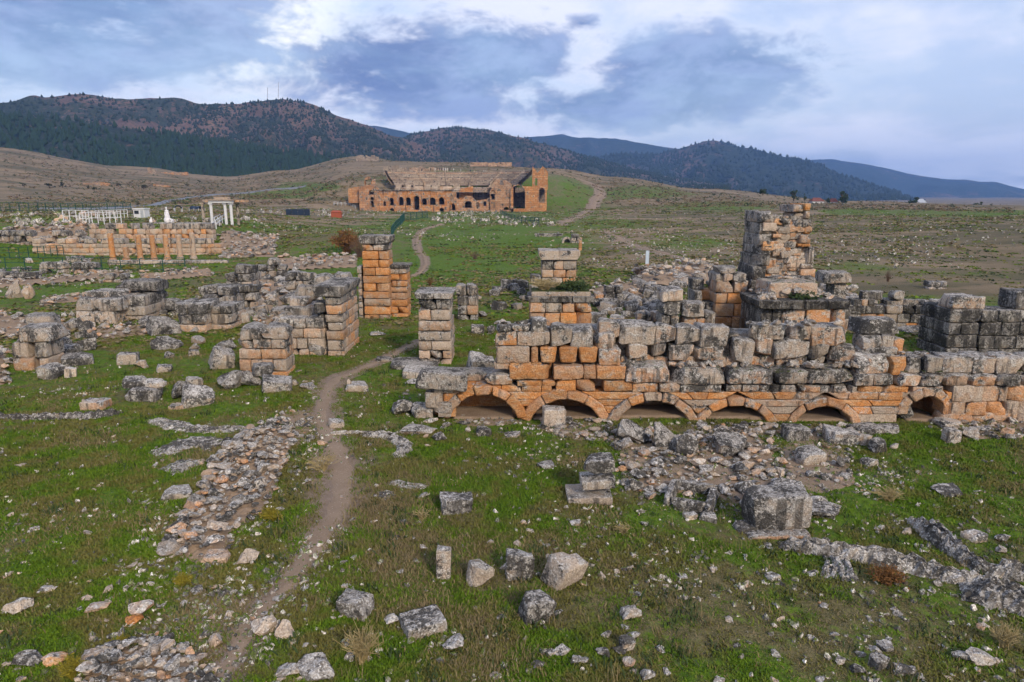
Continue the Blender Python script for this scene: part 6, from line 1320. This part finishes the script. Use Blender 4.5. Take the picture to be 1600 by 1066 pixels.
channel('first short fork below the long channel', [(1290, 866), (1298, 885), (1293, 905)], .35, .18, CK, seed=9); channel('second short fork below the long channel', [(1312, 869), (1316, 888), (1328, 910)], .35, .18, CK, seed=10); channel('rough crusted bank under the right channels', [(1500, 926), (1545, 936), (1600, 949), (1670, 962)], .6, .3, (.05, .85, .54, .4), False, seed=11); channel('small lime crust in the middle grass', [(590, 770), (612, 778)], .5, .12, CG, False, seed=12); channel('thin crust strip left of the lone block', [(610, 752), (640, 760), (672, 760)], .35, .08, CG, False, seed=13)
# ------------------------------------------------------------------ small stones one by one
import re as _re
_cut = _re.compile(r"(,| standing| lying| next| in | at | of | on | beside| below| left| right| with| before| behind| above| under| alone| half| close| fallen| touching| leaning| propped| tucked| resting| rising| running| between| near | across| slanting down| bending| crossing| east | west | that| and | lodged| where| just)")
MARKS = [(a[0], a[1], _cut.split(a[8])[0]) for a in L] + [(588, 498, 'tallest orange pier'), (680, 568, 'free-standing square pier'), (500, 556, 'broad corner pier'), (410, 587, 'short lichen-capped pier'), (298, 520, 'low square pier'), (372, 470, 'small stepped pier'), (180, 505, 'slab-topped pier'), (45, 578, 'small orange-block pier'), (730, 500, 'little grey and orange pier'), (876, 515, 'weed-grown orange pier'), (872, 450, 'flaring-corniced pier'), (1140, 520, 'split orange pier'), (1070, 520, 'grey stepped pier'), (1220, 470, 'broken tower'), (1310, 470, 'mushroom-topped pile'), (1410, 510, 'low back wall'), (1387, 778, 'dry straw tuft'), (566, 1035, 'dry thistle skeleton'), (1380, 910, 'rust-brown bush'), (113, 1055, 'yellow-green weed')]
_n = {}
for m_ in MARKS: _n[m_[2]] = _n.get(m_[2], 0) + 1
MARKS = [m_ for m_ in MARKS if _n[m_[2]] == 1 and 2 <= len(m_[2].split()) <= 6]
USED = set()
def proj(p):
    fw = p[1] * CP - (p[2] - H) * SP; return 800 + F * p[0] / fw, 533 - F * ((p[2] - H) * CP + p[1] * SP) / fw
def where(o, noun, fallback, cat, group):
    a, b = proj(o.location); c = o.color; hue = 'tan' if c[0] > .3 else ('speckled' if c[1] > .66 else ('grey' if c[1] > .42 else 'white'))
    for mx_, my_, ph in sorted(MARKS, key=lambda m: (m[0] - a) ** 2 + ((m[1] - b) * 1.4) ** 2)[:18]:
        dx, dy = a - mx_, b - my_; d = math.hypot(dx, dy)
        if d < 6: continue
        rel = ('right of' if dx > 0 else 'left of') if abs(dx) > abs(dy) else ('in front of' if dy > 0 else 'behind')
        lab = '%s %s %s %s the %s' % (hue, noun, 'just' if d < 60 else 'some way', rel, ph)
        if lab not in USED: USED.add(lab); return tag(o, lab, cat, group)
    return tag(o, fallback, cat, group)
for o_ in [q for q in COL.objects if q.name.startswith('fallen_block') and 'group' in q.keys() and q['group'] not in ('blocks on the terrace', 'stones by the wire fence')]: where(o_, 'fallen block', o_['label'], 'block', o_['group'])
def dens_at(px_, py_): return 1.0
rs = random.Random(5); cnt = 0; tries = 0
zones = [((-40, 560), (560, 1075), 70, 'small pale stone loose in the grass left of the path', 'small stones left of the path'), ((540, 560), (960, 1075), 60, 'small pale stone loose in the grass between path and rubble', 'small stones in the middle grass'), ((960, 780), (1640, 1075), 60, 'small pale stone loose in the lower right grass', 'small stones in the right grass'), ((230, 860), (480, 1075), 60, 'small stone lying about the lower end of the path', 'small stones by the path')]
for (xa, ya), (xb, yb), n, lab, grp in zones:
    for _ in range(n):
        px_, py_ = rs.uniform(xa, xb), ya + (yb - ya) * rs.random() ** .8
        w = rs.uniform(9, 17) * (.55 + .55 * (py_ - 560) / 500); g = G(px_, py_); k = ppm(g.y); s = w / k
        o = add('small_stone', rs.choice(ROCK), None, None, (g.x, g.y, g.z + s * .06), (rs.uniform(-.3, .3), rs.uniform(-.3, .3), rs.uniform(0, 6)), (s * rs.uniform(.9, 1.5), s, s * rs.uniform(.4, .75)), jit(rs.choice([(.08, .4, .54, 0), (.1, .55, .54, 0), (.35, .25, .52, 0), (.12, .85, .5, 0)]))); where(o, 'small stone', lab, 'stone', grp)
for gname, txt in (('blocks on the terrace', 'pale block from the left on the terrace behind the columns'), ('stones by the wire fence', 'low grey stone from the left by the western wire fence'), ('stones on the ridge', 'broken stone from the left on the ridge west of the split pier')):
    for io, o_ in enumerate(sorted((q for q in COL.objects if q.get('group') == gname), key=lambda q: proj(q.location)[0])): o_['label'] = ORD[io] + ' ' + txt
# ------------------------------------------------------------------ scattered masses (stuff)
def scatter(name, pts, rots, scl, idx, objs, label):
    me = bpy.data.meshes.new(name); me.vertices.add(len(pts)); me.vertices.foreach_set('co', np.asarray(pts, np.float32).ravel())
    a = me.attributes.new('rot', 'FLOAT_VECTOR', 'POINT'); a.data.foreach_set('vector', np.asarray(rots, np.float32).ravel())
    a = me.attributes.new('scl', 'FLOAT_VECTOR', 'POINT'); a.data.foreach_set('vector', np.asarray(scl, np.float32).ravel())
    a = me.attributes.new('idx', 'INT', 'POINT'); a.data.foreach_set('value', np.asarray(idx, np.int32))
    o = bpy.data.objects.new(name, me); COL.objects.link(o); c = bpy.data.collections.new(name + '_kinds')
    for q in objs: c.objects.link(q)
    gt = bpy.data.node_groups.new(name, 'GeometryNodeTree'); gt.interface.new_socket('Geometry', in_out='INPUT', socket_type='NodeSocketGeometry'); gt.interface.new_socket('Geometry', in_out='OUTPUT', socket_type='NodeSocketGeometry')
    gi, go = gt.nodes.new('NodeGroupInput'), gt.nodes.new('NodeGroupOutput'); ci = gt.nodes.new('GeometryNodeCollectionInfo'); ci.inputs['Collection'].default_value = c; ci.inputs['Separate Children'].default_value = True; ci.inputs['Reset Children'].default_value = True
    ip = gt.nodes.new('GeometryNodeInstanceOnPoints'); ip.inputs['Pick Instance'].default_value = True
    def na(n, t): k = gt.nodes.new('GeometryNodeInputNamedAttribute'); k.data_type = t; k.inputs[0].default_value = n; return k.outputs[0]
    gt.links.new(gi.outputs[0], ip.inputs['Points']); gt.links.new(ci.outputs[0], ip.inputs['Instance']); gt.links.new(na('idx', 'INT'), ip.inputs['Instance Index']); gt.links.new(na('rot', 'FLOAT_VECTOR'), ip.inputs['Rotation']); gt.links.new(na('scl', 'FLOAT_VECTOR'), ip.inputs['Scale']); gt.links.new(ip.outputs[0], go.inputs[0])
    md = o.modifiers.new('scatter', 'NODES'); md.node_group = gt; return tag(o, label, None, None, 'stuff')
def lib_obj(name, me, color=(1, 1, 1, 1)): o = bpy.data.objects.new(name, me); o.color = color; return o
def field(n, rmin, rmax, seed, pw=1.0, amax=.82):
    q = np.random.RandomState(seed); a = q.uniform(-amax, amax, n); r = rmin * (rmax / rmin) ** (q.rand(n) ** pw); return r * np.sin(a), r * np.cos(a), q
def mask(x, y, which):
    """look up a ground mask by nearest vertex ring"""
    return None
def tuft(seed, nb, h, spread, mat, lean=.6, wd=.006):
    q = random.Random(seed); V, Fc = [], []
    for _ in range(nb):
        a, l = q.uniform(0, 6.28), h * q.uniform(.55, 1.2); bx_, by_ = q.gauss(0, spread), q.gauss(0, spread); dx, dy = math.cos(a), math.sin(a); w = wd * q.uniform(.7, 1.4); b = len(V); k = q.uniform(.2, lean) * l
        V += [(bx_ - dy * w, by_ + dx * w, -.01), (bx_ + dy * w, by_ - dx * w, -.01), (bx_ + dx * k * .4 + dy * w * .8, by_ + dy * k * .4 - dx * w * .8, l * .6), (bx_ + dx * k * .4 - dy * w * .8, by_ + dy * k * .4 + dx * w * .8, l * .6), (bx_ + dx * k, by_ + dy * k, l)]; Fc += [(b, b + 1, b + 2, b + 3), (b + 3, b + 2, b + 4)]
    return mesh('tuft', V, Fc, mat)
soilv = {}
def soil_at(x, y):
    """bare ground along the first path"""
    pc = PC[0]; out = np.full(len(x), 9.0)
    for ch in np.array_split(np.arange(len(x)), max(1, len(x) // 20000)):
        out[ch] = (np.hypot(x[ch, None] - pc[None, :, 0], y[ch, None] - pc[None, :, 1]) / pc[None, :, 2]).min(1)
    return out
x, y, q = field(200000, 7.5, 46, 3, .62)
ds = soil_at(x, y); patch = fbm(x * .75 + 5, y * .75, 3, 3) + .8 * fbm(x * .16, y * .16, 8, 3)
keep = (ds > .40 + .6 * q.rand(len(x))) & (patch + .14 * q.randn(len(x)) > -.03)
x, y = x[keep], y[keep]; z = ground_z(x, y); n = len(x); r = np.hypot(x, y)
dryf = (fbm(x * .5, y * .5, 31, 3) + .12 * q.randn(n)) < -.16
s = q.uniform(.35, .85, n) * (1 + .012 * r); idx = np.where(dryf, 4 + q.randint(0, 2, n), q.randint(0, 4, n))
scatter('grass', np.stack([x, y, z - .005], 1), np.stack([q.uniform(-.1, .1, n), q.uniform(-.1, .1, n), q.uniform(0, 6.28, n)], 1), np.stack([s * 1.7, s * 1.7, s], 1), idx,
        [lib_obj('grass_a', tuft(1, 11, .075, .055, M_GRASS, .9, .007)), lib_obj('grass_b', tuft(2, 9, .055, .06, M_GRASS, 1.1, .008)), lib_obj('grass_c', tuft(3, 12, .065, .05, M_GRASS, 1.0, .007)), lib_obj('grass_d', tuft(4, 7, .10, .045, M_GRASS, .8, .007)), lib_obj('grass_e', tuft(5, 8, .09, .06, M_GDRY, 1.0, .006)), lib_obj('grass_f', tuft(6, 10, .06, .06, M_GDRY, 1.2, .006))], 'short green and dry turf grass')
x, y, q = field(36000, 7.5, 40, 13, .62); ds = soil_at(x, y); patch = fbm(x * .75 + 5, y * .75, 3, 3) + .8 * fbm(x * .16, y * .16, 8, 3); keep = (ds > .55 + .5 * q.rand(len(x))) & (patch + .10 * q.randn(len(x)) < .02)
x, y = x[keep], y[keep]; n = len(x); s = q.uniform(.3, .8, n)
scatter('thin_turf', np.stack([x, y, ground_z(x, y) - .005], 1), np.stack([q.uniform(-.2, .2, n), q.uniform(-.2, .2, n), q.uniform(0, 6.28, n)], 1), np.stack([s * 2.0, s * 2.0, s], 1), np.where(q.rand(n) < .5, 0, 1), [lib_obj('turf_a', tuft(15, 10, .05, .07, M_GDRY, 1.6, .006)), lib_obj('turf_b', tuft(16, 8, .05, .06, M_GRASS, 1.4, .008))], 'thin dry turf on the bare patches')
x, y, q = field(34000, 42, 330, 14, .85); patch = fbm(x * .05, y * .05, 61, 4); keep = patch + .16 * q.randn(len(x)) > -.02; x, y = x[keep], y[keep]; n = len(x); r = np.hypot(x, y); s = q.uniform(2.0, 5.0, n) * (.7 + r / 160)
def clump(seed, mat):
    V, Fc = crown(.09, .05, 14, .028, seed); return mesh('clump', V, Fc, mat)
scatter('meadow_clumps', np.stack([x, y, ground_z(x, y)], 1), np.stack([np.zeros(n), np.zeros(n), q.uniform(0, 6.28, n)], 1), np.stack([s * 1.5, s * 1.5, s * .8], 1), np.where(q.rand(n) < .2 + 1.0 * patch[keep], 0, np.where(q.rand(n) < .8, 1, 2)), [lib_obj('clump_a', clump(1, M_GDRY)), lib_obj('clump_b', clump(2, M_GRASS)), lib_obj('clump_c', clump(3, M_LEAF))], 'low grass and herb clumps over the far meadow')
x, y, q = field(2600, 8, 40, 15, .7); ds = soil_at(x, y); keep = (ds > .9) & (fbm(x * .4, y * .4, 91, 3) + .1 * q.randn(len(x)) > .03); x, y = x[keep], y[keep]; n = len(x); s = q.uniform(.6, 1.4, n)
scatter('dry_stems', np.stack([x, y, ground_z(x, y)], 1), np.stack([q.uniform(-.2, .2, n), q.uniform(-.2, .2, n), q.uniform(0, 6.28, n)], 1), np.stack([s, s, s], 1), q.randint(0, 2, n), [lib_obj('stem_a', tuft(25, 9, .24, .05, M_GDRY, .8, .004)), lib_obj('stem_b', tuft(26, 14, .13, .09, M_LEAF, 1.1, .014))], 'taller dry stems and leafy weeds in the turf')
x, y, q = field(26000, 330, 760, 16, 1.0, .62); patch = fbm(x * .012, y * .012, 63, 4); keep = (patch + .12 * q.randn(len(x)) > .0); x, y = x[keep], y[keep]; n = len(x); s = q.uniform(5, 15, n)
scatter('slope_scrub', np.stack([x, y, ground_z(x, y)], 1), np.stack([np.zeros(n), np.zeros(n), q.uniform(0, 6.28, n)], 1), np.stack([s * 1.3, s * 1.3, s * .7], 1), np.where(q.rand(n) < .55, 0, np.where(q.rand(n) < .5, 1, 2)), [lib_obj('scrub_a', clump(4, M_GDRY)), lib_obj('scrub_b', clump(5, M_LEAF)), lib_obj('scrub_c', clump(6, M_TWIG))], 'low dry scrub on the far brown slopes')
# pebbles and stone litter
def pebbles(name, n, rmin, rmax, seed, smin, smax, lab, sel, pw=.7, cols=None):
    x, y, q = field(n, rmin, rmax, seed, pw); k = sel(x, y, q); x, y = x[k], y[k]; n = len(x); s = smin + (smax - smin) * q.rand(n) ** 2.5
    cols = cols or [(.08, .5, .46, 0), (.1, .75, .46, 0), (.25, .4, .46, 0)]
    scatter(name, np.stack([x, y, ground_z(x, y) + s * .15], 1), q.uniform(0, 6.28, (n, 3)), np.stack([s * q.uniform(.9, 1.5, n), s, s * q.uniform(.5, .9, n)], 1), q.randint(0, len(PEB) * len(cols), n), [lib_obj('pebble_%02d' % (i * len(PEB) + j), m_, c) for i, c in enumerate(cols) for j, m_ in enumerate(PEB)], lab)
def wnear(polys, x, y, grow=1.0):
    out = np.zeros(len(x), bool)
    for cx, cy, rx, ry in polys:
        c = G(cx, cy); a = G(cx + rx, cy); b = G(cx, cy - ry); out |= ((x - c.x) / max(.3, abs(a.x - c.x))) ** 2 + ((y - c.y) / max(.3, abs(b.y - c.y))) ** 2 < grow
    return out
pebbles('pebbles', 24000, 7.5, 42, 21, .02, .15, 'small pebbles and stone chips strewn through the turf', lambda x, y, q: (fbm(x * .35, y * .35, 77, 3) + .12 * q.randn(len(x)) > .02))
pebbles('stone_litter', 26000, 9, 34, 22, .03, .17, 'dense stone chips in the rubble and along the path', lambda x, y, q: wnear([(1110, 735, 190, 60), (380, 760, 90, 110), (440, 690, 70, 40), (280, 1010, 150, 50), (400, 930, 90, 60), (900, 672, 90, 14), (1290, 720, 90, 50), (500, 860, 40, 40), (1540, 668, 100, 14), (120, 600, 120, 20), (440, 545, 40, 26)], x, y) & (q.rand(len(x)) < .75))
pebbles('field_stones', 20000, 46, 300, 23, .10, .5, 'pale stones scattered over the far meadow', lambda x, y, q: (fbm(x * .045, y * .045, 55, 3) + .06 * q.randn(len(x)) > .07), .75, [(.05, .35, .56, 0), (.15, .6, .52, 0)])
pebbles('stone_yard', 7000, 60, 330, 24, .5, 1.5, 'rows of white stone fragments laid out below the theatre', lambda x, y, q: wnear([(560, 331, 90, 5), (440, 333, 60, 6), (400, 345, 25, 6), (740, 337, 60, 6), (820, 345, 50, 5), (860, 300, 14, 22), (100, 345, 90, 7), (60, 338, 60, 3), (330, 345, 50, 4)], x, y) & (q.rand(len(x)) < .9), .8, [(.1, .15, .62, 0), (.3, .3, .56, 0), (.15, .6, .52, 0)])
# ------------------------------------------------------------------ weeds and bushes
def bush(px_, py_, w, h, mat, lab, name='dry_bush', n=90, kinds='twig', cat='bush', Y=None, zf=None):
    g = G(px_, py_) if Y is None else at(px_, py_, Y)
    if zf is not None: g.z = zf
    k = ppm(g.y); rx, hh = w / k / 2, h / k; q = random.Random(int(px_ + py_ * 3)); V, Fc = [], []
    for i in range(n):
        a = q.uniform(0, 6.28); f = q.random() ** .6; tip = Vector((math.cos(a) * rx * f, math.sin(a) * rx * f * .8, hh * q.uniform(.45, 1.0) * (1.05 - .45 * f))); mid = tip * .5 + Vector((q.gauss(0, .06) * rx, q.gauss(0, .06) * rx, hh * .12)); r_ = .006 + .004 * rx
        b0 = Vector((q.gauss(0, .12) * rx, q.gauss(0, .12) * rx, -.03)); bar(V, Fc, b0, mid, r_ * 1.2, 3); bar(V, Fc, mid, tip, r_ * .8, 3)
        for _ in range(2): s_ = mid.lerp(tip, q.uniform(.2, .9)); bar(V, Fc, s_, s_ + Vector((q.gauss(0, .25) * rx, q.gauss(0, .25) * rx, hh * q.uniform(.05, .25))), r_ * .6, 3)
        if kinds == 'leaf':
            for _ in range(5):
                c = mid.lerp(tip, q.random()) + Vector((q.gauss(0, .1), q.gauss(0, .1), q.gauss(0, .1))) * rx; u = Vector((q.gauss(0, 1), q.gauss(0, 1), q.gauss(0, 1))).normalized(); w_ = u.orthogonal().normalized(); s_ = q.uniform(.05, .10) * rx; b = len(V); V += [tuple(c - u * s_), tuple(c + w_ * s_ * .6), tuple(c + u * s_), tuple(c - w_ * s_ * .6)]; Fc.append((b, b + 1, b + 2, b + 3))
    return tag(add(name, mesh(name, V, Fc, mat), None, None, g), lab, cat)
bush(566, 1035, 66, 66, M_STRAW, 'pale dry thistle skeleton in the front grass', n=70); bush(1385, 912, 62, 30, M_RUST, 'rust-brown low bush under the right channel', kinds='leaf'); bush(1568, 1010, 44, 40, M_STRAW, 'dry straw tuft near the bottom right edge'); bush(1390, 782, 50, 22, M_STRAW, 'dry straw tuft right of the elongated boulder', n=70)
bush(113, 1060, 40, 44, M_YEL, 'yellow-green weed at the bottom left', 'weed', 60, 'leaf', 'weed'); bush(190, 1010, 24, 22, M_YEL, 'small yellow weed above the bottom left rubble', 'weed', 40, 'leaf', 'weed'); bush(172, 1012, 16, 16, M_YEL, 'tiny yellow weed left of the small yellow weed', 'weed', 30, 'leaf', 'weed'); bush(425, 815, 40, 26, M_YEL, 'olive weed on the right flank of the footing', 'weed', 60, 'leaf', 'weed'); bush(505, 735, 60, 26, M_STRAW, 'faint dry weed at the path edge', n=40); bush(285, 915, 36, 22, M_YEL, 'yellow grass clump at the lower end of the footing', 'weed', 50, 'leaf', 'weed')
bush(660, 812, 36, 24, M_STRAW, 'thin dry weed left of the lone block', n=24); bush(975, 835, 34, 22, M_STRAW, 'thin dry weed above the small pale boulder', n=24); bush(200, 424, 18, 9, M_YEL, 'bright yellow broom bush by the wire fence', 'weed', 60, 'leaf', 'weed'); bush(542, 396, 54, 40, M_RUST, 'russet bush on the mound left of the tall pier', kinds='leaf', n=160); bush(562, 402, 40, 34, M_TWIG, 'purplish bare bush beside the russet bush', n=120)
bush(1172, 520, 44, 70, M_TWIG, 'bare brown bush between the split pier and tower', n=160, Y=35.5, zf=.3); bush(996, 432, 20, 20, M_TWIG, 'small bare shrub in the meadow before the stone ridge', n=50); bush(742, 405, 22, 14, M_TWIG, 'small bare shrub in the middle meadow', n=50); bush(1387, 440, 16, 18, M_TWIG, 'small bare shrub in the eastern meadow', n=50); bush(1410, 560, 60, 20, M_TWIG, 'bare shrub behind the east end of the arched wall', n=60, Y=33, zf=.1); bush(672, 447, 14, 18, M_RUST, 'rusty stalks behind the free-standing pier', n=40)
Yp = 38.2; zc_ = at(800, 462, 37.5).z + .2
bush(850, 460, 60, 22, M_STRAW, 'dry weeds on the western half of the weed-grown cornice', 'weed', 120, 'twig', 'weed', Yp, zc_); bush(895, 460, 60, 16, M_LEAF, 'green weeds on the eastern half of the weed-grown cornice', 'weed', 100, 'leaf', 'weed', Yp, zc_)
bush(1255, 470, 60, 8, M_LEAF, 'green weeds along the platform pier cornice', 'weed', 80, 'leaf', 'weed', 33.6, at(800, 470, 33).z)
for o_ in COL.objects:
    if o_.parent is None and 'category' in o_.keys() and 'kind' not in o_.keys(): o_['kind'] = 'thing'
